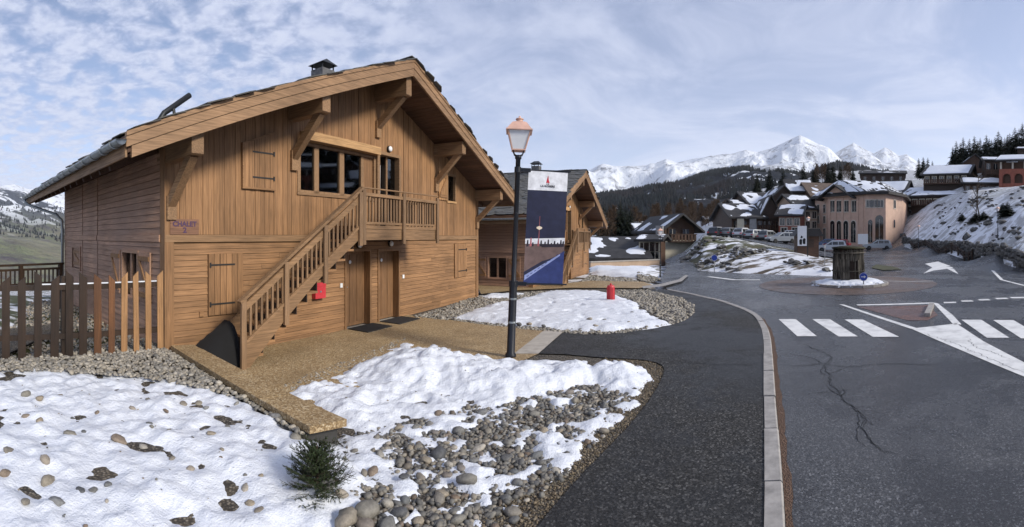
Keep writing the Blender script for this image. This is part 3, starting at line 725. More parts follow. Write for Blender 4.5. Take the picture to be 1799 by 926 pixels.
    def slate(s_, yv, sgn, edge):
        """s_ distance down the slope from the ridge"""
        L_, B_, th = R.uniform(.40, .58), R.uniform(.36, .52), R.uniform(.012, .025)
        dn = Vector((sgn * .9285, 0, -.3714)); up = Vector((sgn * .3714, 0, .9285)); yy = Vector((0, 1, 0))
        base = Vector((AX, 0, 6.50)) + dn * s_ + yy * yv + up * (.004 + R.uniform(0, .016))
        tilt = .04 + R.uniform(-.015, .02); d2 = (dn + up * tilt).normalized(); u2 = (up - dn * tilt).normalized(); rot = R.uniform(-.07, .07); y2 = (yy + d2 * rot).normalized()
        poly = [(-.02, -B_ / 2), (L_ * R.uniform(.3, .5), -B_ / 2 - R.uniform(0, .05)), (L_ - R.uniform(0, .1), -B_ * R.uniform(.3, .5)), (L_, B_ * R.uniform(.1, .3)), (L_ - R.uniform(0, .12), B_ / 2), (0, B_ / 2)]
        vs = [base + d2 * p + y2 * q for p, q in poly] + [base + d2 * p + y2 * q + u2 * th for p, q in poly]; n_ = 6
        mb = MB().add(vs, [tuple(range(n_))[::-1], tuple(range(n_, 2 * n_))] + [(i, (i + 1) % n_, n_ + (i + 1) % n_, n_ + i) for i in range(n_)])
        if edge: ind.put(mb)
        else: rest.add(mb.v, mb.f)
    for sgn in (-1, 1):
        for i in range(31):
            for j in range(24):
                s_ = i * .232 + R.uniform(-.03, .03); yv = y0 + .17 + j * .42 + (.17 if i % 2 else 0) + R.uniform(-.05, .05)
                if yv > y1 + .1: continue
                edge = (j == 0) or (j == 1 and i % 2 == 0) or (i == 30)
                slate(min(s_, 7.05), yv, sgn, edge)
    for j in range(24):
        for sgn in (-1, 1): slate(-.1, y0 + .2 + j * .42, sgn, j < 3)
    ind.end(); tag(rest.build('slate_field', M['slate'], roof), kind='stuff')
    # gutters with brackets and downpipe
    for sgn, xe in ((-1, -1.16), (1, 12.84)):
        cx_, cz = xe + sgn * .085, zt(xe) - .10; g = []; nn = 9
        for yy in (y0 - .02, y1 + .02):
            for rr in (.085, .079):
                for k in range(nn): a = pi + pi * k / (nn - 1); g.append((cx_ + cos(a) * rr, yy, cz + sin(a) * rr))
        fs = []
        for k in range(nn - 1): fs += [(k, k + 1, 2 * nn + k + 1, 2 * nn + k), (nn + k, 3 * nn + k, 3 * nn + k + 1, nn + k + 1), (k, nn + k, nn + k + 1, k + 1), (2 * nn + k, 2 * nn + k + 1, 3 * nn + k + 1, 3 * nn + k)]
        fs += [(0, 2 * nn, 3 * nn, nn), (nn - 1, 2 * nn - 1, 4 * nn - 1, 3 * nn - 1), tuple(range(nn))]
        gt = MB().add(g, fs).build('gutter', M['zinc'], roof, True)
        if J: continue
        for k in range(19 if sgn < 0 else 0):
            yy = y0 + .25 + k * .54
            MB().tube([(cx_ + cos(pi + pi * q / 8) * .093, yy, cz + sin(pi + pi * q / 8) * .093) for q in range(9)] + [(cx_ + .093, yy, cz + .05)], .011, 6).build('gutter_bracket', M['zinc'], roof)
    xe = -1.16
    MB().tube([(xe - .085, y1 - .25, zt(xe) - .17), (xe - .085, y1 - .25, zt(xe) - .29), (xe + .1, y1 - .35, zt(xe) - .42), (-.30, DP_ + .05, 2.95), (-.13, DP_ - .02, 2.75), (-.11, DP_ - .02, 2.4), (-.11, DP_ - .02, -.2)], .05, 10).build('downpipe', M['zinc'], t, True)
    # ---- purlins with braces
    for x, zb, zp in ((.09, 3.50, 2.62), (2.95, 4.64, 3.72), (5.80, 5.64, 4.86), (8.70, 4.66, 3.72), (11.57, 3.50, 2.62)):
        top = zs(x) - .005 if abs(x - AX) > .5 else zs(AX) - .03
        pu = MB().prism([(-1.02, zb + .02), (-.99, zb), (.3, zb), (.3, top), (-1.02, top)], 'x', x - .11, x + .11).build('purlin', M['beam'], t)
        MB().beam((x, -.86, zb + .03), (x, -.05, zp + .16), .15, .15, (1, 0, 0)).build('brace', M['beam'], pu)
        boxo('brace_block', (x - .09, -.10, zp - .12), (x + .09, -.02, zp + .30), M['beam'], pu)
    # ---- windows, doors, shutters of the front
    win = boxo('window', (3.05, -.055, 3.10), (5.75, .10, 3.16), M['beamx'], t)       # sill first
    fr = MB()
    fr.box((3.06, -.045, 3.165), (3.15, .12, 4.25)); fr.box((3.15, -.03, 4.19), (5.66, .12, 4.25)); fr.box((5.66, -.045, 3.165), (5.72, .2, 4.25))
    for a, b in ((3.60, 3.74), (4.42, 4.58), (5.20, 5.30)): fr.box((a, .0, 3.165), (b, .09, 4.19))
    fr.box((3.15, .0, 3.165), (5.66, .09, 3.215)).build('frame', M['beam'], win)
    for a, b in ((3.15, 3.60), (3.74, 4.42), (4.58, 5.20)): MB().box((a, .045, 3.215), (b, .051, 4.19)).build('pane', M['pane'], win)
    boxo('panel', (5.30, .02, 3.215), (5.66, .05, 4.19), M['door'], win)
    def curtain(par, x0, x1, z0, z1, y, nm='curtain'):
        c = []; f_ = []; n_ = 24
        for i in range(n_ + 1):
            xx = x0 + (x1 - x0) * i / n_; yy = y + .025 * sin(i * 1.7) + .01 * sin(i * .6)
            c += [(xx, yy, z0), (xx + .02 * sin(i), yy, z1)]
        f_ = [(2 * i, 2 * i + 2, 2 * i + 3, 2 * i + 1) for i in range(n_)]
        return MB().add(c, f_).build(nm, M['curtain'], par, True)
    curtain(win, 4.98, 5.19, 3.2, 4.19, .13); curtain(win, 3.17, 3.42, 3.2, 3.36, .13)
    boxo('awning_beam', (3.14, -.22, 4.27), (5.72, -.03, 4.46), M['band'], win)
    d = boxo('upper_door', (5.86, -.05, 4.34), (6.84, .20, 4.42), M['beam'], t)
    MB().box((5.84, -.05, 2.45), (5.90, .2, 4.34)).box((6.75, -.05, 2.45), (6.84, .2, 4.34)).build('door_frame', M['beam'], d)
    boxo('glass_pane', (6.35, .10, 2.5), (6.75, .106, 4.34), M['pane'], d); MB().box((6.34, .09, 2.46), (6.40, .13, 4.34)).box((6.40, .09, 2.46), (6.75, .13, 2.62)).build('door_leaf', M['beam'], d)
    curtain(d, 5.95, 6.22, 2.6, 4.1, .2)
    boxo('door_post', (5.73, -.10, 2.46), (5.81, -.03, 4.45), M['beam'], t)
    shutter(t, 1.64, 2.43, 3.17, 4.31, -.036, slope=.40, hinge='r', join=J)
    w2 = boxo('window', (9.40, -.06, 3.30), (10.02, .08, 3.36), M['band'], t)
    MB().box((9.40, -.05, 3.365), (9.46, .1, 4.26)).box((9.94, -.05, 3.365), (10.0, .1, 4.26)).box((9.46, -.05, 4.19), (9.94, .1, 4.26)).build('frame', M['beam'], w2)
    boxo('pane', (9.46, .04, 3.365), (9.94, .046, 4.19), M['pane'], w2)
    shutter(t, 8.85, 9.38, 3.36, 4.24, -.04, mat='pick_pale', hinge='r', zbrace=True, join=J)
    shutter(t, .86, 1.64, .74, 1.88, -.028, hinge='l', join=J)
    shutter(t, 9.90, 10.75, .84, 1.97, -.028, hinge='r', join=J)
    for a, b, h in ((4.57, 5.56, 1.90), (5.83, 6.80, 1.88)):
        dr = boxo('door', (a + .05, .16, .01), (b - .05, .20, h - .05), M['door'], t)
        MB().box((a, -.04, 0), (a + .06, .22, h)).box((b - .06, -.04, 0), (b, .22, h)).box((a + .06, -.04, h - .06), (b - .06, .22, h)).build('door_frame', M['wz'], dr)
        for i in range(3): MB().box((a + .10 + i * .27, .150, .10), (a + .10 + i * .27 + .235, .161, h - .14)).build('door_panel', M['door'], dr)
        MB().tube([(a + .13, .15, .98), (a + .13, .10, .98), (a + .24, .10, .98)], .012, 8).build('handle', M['zinc'], dr)
        MB().lathe([(.045, 0), (.045, .008), (.02, .012)], 16).build('number_plate', M['white'], dr).data.transform(Matrix.Translation((a + .38, .15, 1.58)) @ Matrix.Rotation(radians(90), 4, 'X'))
        m_ = empty('doormat', CH0 if False else t.matrix_basis @ Vector(((a + b) / 2 + .05, -.36, .006)), rz) if not J else None
        if m_:
            tag(m_, 'black doormat lying before the ' + ('left brown ground floor door nearer the stair' if a < 5 else 'right brown ground floor door'), 'doormat', 'doormats before the chalet doors')
            MB().box((-.44, -.28, 0), (.44, .28, .016)).build('pile', M['black'], m_); MB().box((-.47, -.31, 0), (.47, -.285, .02)).box((-.47, .285, 0), (.47, .31, .02)).box((-.47, -.284, 0), (-.445, .284, .02)).box((.445, -.284, 0), (.47, .284, .02)).build('border', M['rubber'], m_)
    round_lamp(t, 6.28, 4.52); round_lamp(t, 6.33, 2.02); round_lamp(t, 5.05, 2.00)
    for x, z in ((.72, .78), (4.44, 1.06), (6.96, 1.10)):
        boxo('socket', (x - .04, -.045, z - .05), (x + .04, -.024, z + .05), M['white'] if x > 1 else M['wx'], t)
    # ---- left wall window with its folded shutters
    lw = boxo('window', (-.05, 1.17, .90), (.12, 2.17, .95), M['side'], t)
    MB().box((-.05, 1.17, .95), (.12, 1.24, 1.92)).box((-.05, 2.10, .95), (.12, 2.17, 1.92)).box((-.05, 1.24, 1.86), (.12, 2.10, 1.92)).box((.0, 1.63, .95), (.08, 1.71, 1.86)).build('frame', M['side'], lw)
    boxo('pane', (.06, 1.24, .95), (.066, 1.63, 1.86), M['pane'], lw); boxo('pane', (.06, 1.71, .95), (.066, 2.10, 1.86), M['pane'], lw)
    shutter(t, 2.22, 2.80, .95, 1.90, -.03, mat='side', zbrace=True, axis='y', join=J)
    shutter(t, .55, 1.12, .95, 1.90, -.03, mat='side', zbrace=True, axis='y', join=J)
    lw = boxo('window', (-.05, 5.70, 1.20), (.12, 6.75, 1.25), M['side'], t)
    MB().box((-.05, 5.70, 1.25), (.12, 5.77, 1.92)).box((-.05, 6.68, 1.25), (.12, 6.75, 1.92)).box((-.05, 5.77, 1.86), (.12, 6.68, 1.92)).build('frame', M['side'], lw)
    shutter(t, 5.80, 6.62, 1.27, 1.86, .02, mat='side', zbrace=True, axis='y', join=J)
    # ---- balcony
    bx0, bx1, by = 3.92, 7.05, -1.09
    bal = MB().box((bx0, by + .05, 2.36), (bx1, -.03, 2.40)).build('balcony', M['beamx'], t)
    for i in range(9): boxo('deck_board', (bx0, by + .06 + i * .112, 2.402), (bx1, by + .06 + i * .112 + .104, 2.44), M['wx'], bal) if not J else None
    boxo('edge_board', (bx0 - .02, by - .01, 2.375), (bx1 + .02, by + .05, 2.445), M['beamx'], bal)
    boxo('fascia', (bx0, by + .005, 2.13), (bx1, by + .045, 2.37), M['beamx'], bal); boxo('fascia', (bx1 - .04, by + .046, 2.13), (bx1, -.03, 2.37), M['beamx'], bal)
    for x in (3.97, 5.44, 6.98): boxo('post', (x - .05, by - .055, 2.03), (x + .05, by - .011, 3.22), M['rail'], bal)
    boxo('post', (6.98 - .04, -.12, 2.40), (7.06, -.03, 3.22), M['rail'], bal)
    boxo('handrail', (bx0 - .05, by - .04, 3.07), (bx1 + .05, by + .05, 3.14), M['beamx'], bal); boxo('handrail', (bx1 - .07, by + .051, 3.07), (bx1 + .02, -.03, 3.14), M['beam'], bal)
    MB().tube([(bx0, by, 3.24), (bx1, by, 3.27)], .018, 8).build('thin_rail', M['beamx'], bal); boxo('lower_rail', (bx0, by - .012, 2.47), (bx1, by + .03, 2.52), M['beamx'], bal)
    P = Pieces('baluster', M['rail'], bal, J)
    for i in range(26):
        x = 4.08 + i * .112
        P.put(MB().box((x - .02, by, 2.521), (x + .02, by + .028, 3.069)))
    for i in range(8): y = by + .15 + i * .112; P.put(MB().box((bx1 - .045, y - .02, 2.445), (bx1 - .015, y + .02, 3.069)))
    P.end()
    # ---- outside stair
    sx0, sx1 = .93, 3.92; ms = .68
    def sz(x): return .42 + ms * (x - sx0)
    st = MB().prism([(sx0 + .06, 0), (sx0 + .06, .40), (sx1, sz(sx1) - .02), (sx1, sz(sx1) - .27), (2.6, 1.34), (1.775, .67), (sx0 + .12, 0)], 'y', -.14, -.09).build('stair', M['beamx'], t)
    MB().prism([(sx0 + .06, 0), (sx0 + .06, .40), (sx1, sz(sx1) - .02), (sx1, sz(sx1) - .27), (2.6, 1.34), (1.775, .67), (sx0 + .12, 0)], 'y', by, by + .05).build('stringer', M['beamx'], st)
    MB().beam((sx0 + .02, by + .015, sz(sx0) + .01), (sx1, by + .015, sz(sx1) + .01), .09, .05).build('stringer_cap', M['beamx'], st)
    for i in range(11):
        x = sx0 + .20 + i * .262; z = .19 + i * .195
        boxo('tread', (x - .03, by + .052, z - .045), (x + .25, -.142, z), M['wx'], st)
        if not J: boxo('riser', (x + .22, by + .052, z + .002), (x + .238, -.142, z + .148), M['core'], st)
    for x in (.90, 1.83, 2.82, 3.86):
        b = 0 if x < 1 else sz(x) - .40
        boxo('post', (x - .05, by - .055, b), (x + .05, by - .004, sz(x) + (.72 if x > 1 else .76)), M['rail'], st)
    MB().beam((sx0 - .10, by - .005, sz(sx0 - .10) + .76), (sx1 + .02, by - .005, sz(sx1) + .78), .11, .05).build('handrail', M['beamx'], st)
    MB().beam((sx0, by + .012, sz(sx0) + .58), (sx1, by + .012, sz(sx1) + .58), .04, .11).build('lower_handrail', M['beamx'], st)
    P = Pieces('baluster', M['rail'], st, J); x = sx0 + .14
    while x < sx1 - .05:
        P.put(MB().prism([(x - .02, sz(x) + .02), (x + .02, sz(x) + .045), (x + .02, sz(x) + .55), (x - .02, sz(x) + .53)], 'y', by - .005, by + .025)); x += .118
    P.end()
    # ---- chimney and vent pipe
    ch = boxo('chimney', (5.30, 1.45, 6.1), (5.77, 1.90, 6.80), M['slatewall'], t)
    for x, y in ((5.32, 1.48), (5.75, 1.48), (5.32, 1.87), (5.75, 1.87)): boxo('cowl_post', (x - .015, y - .015, 6.80), (x + .015, y + .015, 6.95), M['dark_metal'], ch)
    MB().add([(5.24, 1.38, 6.93), (5.83, 1.38, 6.93), (5.83, 1.97, 6.93), (5.24, 1.97, 6.93), (5.54, 1.53, 7.10), (5.54, 1.82, 7.10)], [(3, 2, 1, 0), (0, 1, 4), (1, 2, 5, 4), (2, 3, 5), (3, 0, 4, 5)]).build('cowl', M['dark_metal'], ch)
    MB().tube([(.95, 2.5, 4.8), (1.18, 2.55, 5.14), (1.90, 2.6, 5.68)], [.075, .07, .07], 10).build('vent_pipe', M['dark_metal'], t, True)
    MB().tube([(1.5, 2.5, 4.7), (1.42, 2.55, 5.34)], .04, 8).build('vent_stay', M['dark_metal'], t)
    return t
M['slatewall'] = plain('chimney_stone', (.10, .10, .105), .8, 0, .4, 8)
ROT1 = atan2(U.y, U.x)
bpy.context.view_layer.update()
c1 = chalet('chalet', 'large honey-brown wooden chalet with outside stair and balcony, nearest on the left', CH0, ROT1)
C2D, C2S, C2Z = 6.62, 19.2, -.62
c2 = chalet('chalet', 'second wooden chalet farther along, half hidden behind the hanging banner', NV * C2D + U * C2S + Vector((0, 0, C2Z)), ROT1, join=True)

# things fixed to the near chalet
def onwall(name, label, cat, x, y, z): return empty(name, CL(x, y, z), ROT1, label, cat)
b = onwall('mailbox', 'red metal box on the wooden wall beneath the stair', 'wall box', 3.66, -.03, .84)
MB().prism([(-.11, .0), (0, .0), (0, .37), (-.10, .37), (-.11, .35)], 'x', -.16, .16).build('body', M['red'], b); boxo('lid', (-.165, -.118, .27), (.165, -.1105, .30), M['red'], b); boxo('lock', (-.02, -.116, .13), (.02, -.1105, .17), M['zinc'], b)
s = onwall('house_sign', 'brown wooden board reading CHALET 2 beside the corner post', 'sign', .36, -.045, 2.24)
boxo('board', (-.29, -.02, 0), (.29, .02, .275), M['signwood'], s)
def text_mesh(name, txt, size, mat, parent, loc, rot, depth=.004, bold=0.0, sx=1.0):
    cu = bpy.data.curves.new(name, 'FONT'); cu.body = txt; cu.size = size; cu.extrude = depth; cu.align_x = 'CENTER'; cu.align_y = 'CENTER'; cu.offset = bold; cu.resolution_u = 3
    to = bpy.data.objects.new('tmp_text', cu); COL.objects.link(to); dg = bpy.context.evaluated_depsgraph_get(); me = bpy.data.meshes.new_from_object(to.evaluated_get(dg)); bpy.data.objects.remove(to)
    me.transform(Matrix.Diagonal((sx, 1, 1, 1))); o = link(name, me, mat, parent); o.location = loc; o.rotation_euler = rot; return o
text_mesh('lettering', 'CHALET', .125, M['purple'], s, (0, -.0225, .185), (radians(90), 0, 0), .003, .004, 1.05); text_mesh('number', '2', .13, M['purple'], s, (0, -.0225, .075), (radians(90), 0, 0), .003, .004, 1.2)
# ------------------------------------------------------------------ street lamp with its banner
M['copper'] = plain('copper_paint', (.58, .36, .28), .55, .1, .15)
M['lampglass'] = plain('frosted_glass', (.70, .72, .75), .35, 0, .05)
def street_lamp(loc, label, lean=(0, 0), banner_arms=False, scale=1.0, group='street lamps'):
    t = empty('street_lamp', loc, 0, label, 'street lamp', group)
    t.rotation_euler = (lean[1], lean[0], 0); t.scale = (scale,) * 3
    MB().lathe([(.10, -.05), (.10, .05), (.074, .09), (.072, 1.30), (.064, 1.36), (.046, 1.40), (.044, 3.62), (.06, 3.63), (.06, 3.68), (.03, 3.70)], 16).build('post', M['iron_post'], t, True)
    for z in (.62, 1.05): MB().lathe([(.074, z), (.077, z + .004), (.077, z + .03), (.074, z + .034)], 16).build('band', M['zinc'], t)
    for k in range(4):
        a = pi / 4 + k * pi / 2; d = Vector((cos(a), sin(a), 0))
        MB().tube([d * .03 + Vector((0, 0, 3.68)), d * .10 + Vector((0, 0, 3.70)), d * .13 + Vector((0, 0, 3.76)), d * .16 + Vector((0, 0, 3.80))], .010, 6).build('cradle_arm', M['iron_post'], t)
    L_ = MB(); b, tp, z0, z1 = .115, .20, 3.79, 4.12
    L_.box((-b - .012, -b - .012, z0 - .02), (b + .012, b + .012, z0)); lan = L_.build('lantern', M['copper'], t)
    for sx, sy in ((-1, -1), (1, -1), (1, 1), (-1, 1)): MB().beam((sx * b, sy * b, z0), (sx * tp, sy * tp, z1), .020, .020, (0, 1, 0)).build('frame_bar', M['copper'], lan)
    for (ax_, sg) in ((0, -1), (0, 1), (1, -1), (1, 1)):
        e = .012
        if ax_ == 0: q = [(sg * (b - .004), -b + e, z0), (sg * (b - .004), b - e, z0), (sg * (tp - .004), tp - e, z1), (sg * (tp - .004), -tp + e, z1)]
        else: q = [(-b + e, sg * (b - .004), z0), (b - e, sg * (b - .004), z0), (tp - e, sg * (tp - .004), z1), (-tp + e, sg * (tp - .004), z1)]
        q = [Vector(v) for v in q]; nrm = (q[1] - q[0]).cross(q[2] - q[0]).normalized() * .004
        MB().add([v - nrm for v in q] + [v + nrm for v in q], [(0, 3, 2, 1), (4, 5, 6, 7), (0, 1, 5, 4), (1, 2, 6, 5), (2, 3, 7, 6), (3, 0, 4, 7)]).build('glass', M['lampglass'], lan)
    s2 = sqrt(2)
    MB().lathe([(.238 * s2, 4.118), (.238 * s2, 4.135), (.215 * s2, 4.15), (.13 * s2, 4.275), (.085 * s2, 4.30), (.07 * s2, 4.30)], 4, rot=pi / 4).build('lantern_roof', M['copper'], lan)
    MB().lathe([(.075, 4.30), (.06, 4.33), (.055, 4.345), (.075, 4.35), (.07, 4.365), (.02, 4.385), (.022, 4.40), (.004, 4.42)], 12).build('finial', M['copper'], lan, True)
    if banner_arms:
        for z in (3.43, 1.345):
            a = MB(); a.lathe([(.062 if z > 2 else .085, z - .05), (.062 if z > 2 else .085, z + .05)], 14); a.beam((.05, 0, z), (.24, 0, z), .05, .07)
            a.build('arm_clamp', M['iron_post'], t)
            MB().tube([(.2, 0, z), (.98, 0, z + .012)], .014, 8).build('banner_arm', M['iron_post'], t)
    return t
M['iron_post'] = plain('post_paint', (.010, .012, .018), .4, .2)
LP = G(897, 627)
lampA = street_lamp(LP, 'black street lamp with copper lantern carrying the long banner', (radians(2.2), 0), True)

def banner():
    t = empty('banner', LP, 0, 'tall banner with night street picture hanging from the lamp post', 'banner'); t.rotation_euler = (0, radians(2.2), 0)
    x0, x1, z0, z1 = .19, .915, 1.36, 3.42
    def P(u, v): return (x0 + (x1 - x0) * u + .02 * (v - .5), .012 * sin(v * 5 + u * 2), z0 + (z1 - z0) * v)
    def patch(name, poly, mat, k, nsub=1):
        """flat print on the cloth, k layers up; follows the cloth"""
        pts = []
        for i, p in enumerate(poly):
            q = poly[(i + 1) % len(poly)]
            for j in range(6): pts.append((p[0] + (q[0] - p[0]) * j / 6, p[1] + (q[1] - p[1]) * j / 6))
        vo, eo, fo, *_ = delaunay_2d_cdt([Vector(p) for p in pts] + [Vector((u / 10, v / 10)) for u in range(11) for v in range(11) if sdpoly([(u / 10, v / 10)], poly)[0] > .03], [(i, (i + 1) % len(pts)) for i in range(len(pts))], [], 1, 1e-5)
        vs = []
        for v in vo: p = P(v.x, v.y); vs.append((p[0], p[1] - .0016 * k, p[2]))
        return MB().add(vs, [tuple(f) for f in fo]).build(name, mat, t)
    c = []; f_ = []
    for j in range(21):
        for i in range(7): p = P(i / 6, j / 20); c += [p]
    f_ = [(j * 7 + i, j * 7 + i + 1, j * 7 + i + 8, j * 7 + i + 7) for j in range(20) for i in range(6)]
    nb = len(c); c += [(x, y + .003, z) for x, y, z in c]; f_ += [tuple(nb + i for i in f)[::-1] for f in f_]
    MB().add(c, f_).build('cloth', M['banner_navy'], t, True)
    patch('print_header', [(0, .83), (1, .83), (1, 1), (0, 1)], M['banner_white'], 1)
    patch('print_plaza', [(0, .10), (0, .352), (1, .365), (1, .27), (.45, .20)], M['banner_tan'], 1)
    patch('print_street', [(0, .0), (1, 0), (1, .30), (0, .03)], M['banner_blue'], 2)
    patch('print_shops', [(0, .35), (0, .395), (1, .415), (1, .36)], M['banner_white'], 2)
    for u, h in ((.06, .05), (.14, .07), (.19, .03), (.33, .06), (.40, .05), (.50, .04), (.58, .06), (.66, .03), (.74, .05), (.82, .035), (.90, .06), (.96, .05)): patch('print_figure', [(u - .025, .325 + .02 * u), (u + .028, .327 + .02 * u), (u + .02, .335 + h), (u - .01, .335 + h)], M['banner_dark'] if u not in (.14, .33) else M['banner_pink'], 3)
    patch('print_bench', [(.42, .325), (.98, .335), (.98, .362), (.42, .352)], M['banner_dark'], 4)
    patch('print_rail', [(.02, .025), (.90, .255), (.90, .27), (.02, .07)], M['banner_stripe'], 3)
    for k in range(9): patch('print_dash', [(.08 + k * .09, .055 + k * .0245), (.13 + k * .09, .067 + k * .0245), (.13 + k * .09, .072 + k * .0245), (.08 + k * .09, .062 + k * .0245)], M['banner_blue'], 4)
    patch('print_pole', [(.33, .33), (.35, .33), (.345, .60), (.335, .60)], M['banner_pink'], 3)
    patch('print_glow', [(.27, .490), (.34, .478), (.41, .490), (.41, .503), (.34, .512), (.27, .503)], M['banner_glow'], 4)
    # emblem: red drop-shaped fir above the resort name
    patch('emblem', [(.475, .9), (.48, .925), (.492, .955), (.5, .968), (.508, .955), (.52, .925), (.545, .9), (.52, .896), (.50, .900)], M['banner_red'], 3)
    patch('emblem_crown', [(.455, .895), (.47, .925), (.485, .945), (.485, .90)], M['banner_red'], 2)
    patch('emblem_foot', [(.47, .882), (.49, .882), (.49, .893), (.47, .893)], M['banner_dark'], 3); patch('emblem_foot', [(.51, .882), (.53, .882), (.53, .893), (.51, .893)], M['banner_dark'], 3)
    p = P(.5, .868); text_mesh('lettering', 'LA ROSIERE', .052, M['banner_dark'], t, (p[0], p[1] - .006, p[2]), (radians(90), 0, 0), .0005, .0012, 1.0)
    MB().tube([(x0 - .0, .004, z1 + .005), (x1 + .05, .004, z1 + .012)], .012, 8).build('hem_rod', M['iron_post'], t); MB().tube([(x0 - .02, .004, z0 - .004), (x1, .004, z0 - .004)], .012, 8).build('hem_rod', M['iron_post'], t)
for n_, c_ in (('navy', (.018, .020, .048)), ('white', (.74, .75, .78)), ('tan', (.15, .10, .09)), ('blue', (.028, .042, .15)), ('dark', (.022, .016, .026)), ('pink', (.38, .12, .13)), ('stripe', (.26, .31, .55)), ('glow', (.85, .72, .55)), ('red', (.50, .03, .045))):
    M['banner_' + n_] = plain('banner_' + n_, c_, .45, 0, .25, 7)
banner()

# ------------------------------------------------------------------ picket fence in line with the chalet front
fe = empty('picket_fence', CL(-1.6, 0, .15), ROT1, 'wooden picket fence running left from the chalet corner, dark pickets turning pale', 'fence')
def picket_fence():
    # local x along the fence, 0 at the middle of the visible run
    px = [-28, 10, 45, 80, 110, 135, 160, 185, 212, 233, 255, 276]; n = 0
    for x_ in (-75, -52, -28, -10, 10, 38, 66, 95, 121, 145, 171, 195, 217, 239, 260, 281):
        s_ = 7.37 * tan((x_ + 68) / F) - 3.4875 + 1.6
        h = R.uniform(1.40, 1.50); w_ = R.uniform(.118, .140) if n < 11 else R.uniform(.092, .112); tl = R.uniform(-.02, .02); pk = R.choice((-1, 1)); dz = R.uniform(-.03, .03) - .05
        pts = [(s_ - w_ / 2, dz - .1), (s_ + w_ / 2, dz - .1), (s_ + w_ / 2 + tl, h - (.10 if pk < 0 else 0)), (s_ - w_ / 2 + tl, h - (.10 if pk > 0 else 0))]
        m_ = 'pick_dark' if x_ < 150 else ('pick_mid' if x_ < 200 else 'pick_pale')  # tone by place along the fence: dark, brown, then pale
        o = MB().prism(pts, 'y', -.035, -.008).build('picket', M[m_], fe)
        if m_ == 'pick_pale': o['label'] = 'pale picket'
        n += 1
    for z in (.42, 1.22): MB().box((-2.2, -.006, z - .045), (1.55, .04, z + .045)).build('rail', M['pick_dark'], fe)
    MB().box((-.6, -.004, 1.266), (1.5, .036, 1.285)).build('snow_cap', M['snow'], fe)
    for x in (-2.0, -.2): MB().box((x - .05, .041, -.3), (x + .05, .13, 1.40)).build('post', M['pick_dark'], fe)
picket_fence()

# timber balustrade of the terrace behind the fence
bl = empty('balustrade', PR(45, 13.0, 0), 0, 'dark timber balustrade behind the picket fence at far left', 'balustrade')
def balus():
    a, b = PR(-120, 11.6), PR(106, 13.4); d = (b - a); L_ = d.length; ang = atan2(d.y, d.x); bl.location = (a.x, a.y, TZ(a.x, a.y)); bl.rotation_euler = (0, 0, ang)
    zt_ = ZY(466, 12.6) - bl.location.z; zb_ = ZY(503, 12.6) - bl.location.z
    for x in (0, L_ * .33, L_ * .66, L_): boxo('post', (x - .05, -.05, -.4), (x + .05, .05, zt_ - .03), M['pick_dark'], bl)
    boxo('handrail', (-.1, -.06, zt_ - .028), (L_ + .1, .06, zt_ + .03), M['pick_dark'], bl); boxo('middle_rail', (0, -.03, zt_ - .16), (L_, .0, zt_ - .10), M['pick_dark'], bl); boxo('bottom_rail', (0, -.03, zb_), (L_, .02, zb_ + .07), M['pick_dark'], bl)
    x = .15
    while x < L_ - .1: boxo('baluster', (x - .018, -.02, zb_ + .071), (x + .018, .015, zt_ - .161), M['pick_dark'], bl); x += .14
balus()

# ------------------------------------------------------------------ small things on the plot
hy = empty('hydrant', G(1073, 531), 0, 'red ribbed fire hydrant standing in the snow beside the path', 'hydrant')
MB().lathe([(.10, -.05), (.115, 0), (.115, .03), (.10, .05), (.125, .12), (.13, .30), (.128, .50), (.12, .55), (.09, .575), (.02, .58)], 18).build('body', M['red'], hy, True)
for k in range(10):
    a = 2 * pi * k / 10; d = Vector((cos(a), sin(a), 0)); MB().beam(d * .125 + Vector((0, 0, .08)), d * .125 + Vector((0, 0, .5)), .03, .03, (cos(a), sin(a), 0)).build('rib', M['red'], hy)
MB().lathe([(.022, .58), (.03, .60), (.028, .63), (.01, .64)], 10).build('cap_nut', M['red'], hy)
M['stair_shade'] = plain('stair_shade_black', (.004, .004, .0045), .95)  # shade at the stair foot, put in as a matte black shape
fill_ = onwall('stair_shade_fill', 'black shape standing in for the shaded void between the wooden wall and the stair foot', 'shade_fill', .55, -.55, .0)
def heap():  # builds the added black shape that stands for the dark void
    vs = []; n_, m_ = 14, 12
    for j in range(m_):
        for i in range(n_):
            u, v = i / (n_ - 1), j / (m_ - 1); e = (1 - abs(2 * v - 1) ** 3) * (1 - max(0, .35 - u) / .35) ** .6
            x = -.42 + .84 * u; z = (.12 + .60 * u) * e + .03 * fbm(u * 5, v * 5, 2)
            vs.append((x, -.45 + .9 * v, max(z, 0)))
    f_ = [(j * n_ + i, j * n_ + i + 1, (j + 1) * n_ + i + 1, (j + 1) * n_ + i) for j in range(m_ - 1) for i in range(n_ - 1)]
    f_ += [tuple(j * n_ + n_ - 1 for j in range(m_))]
    MB().add(vs, f_).build('sheet', M['stair_shade'], fill_, True)
heap()
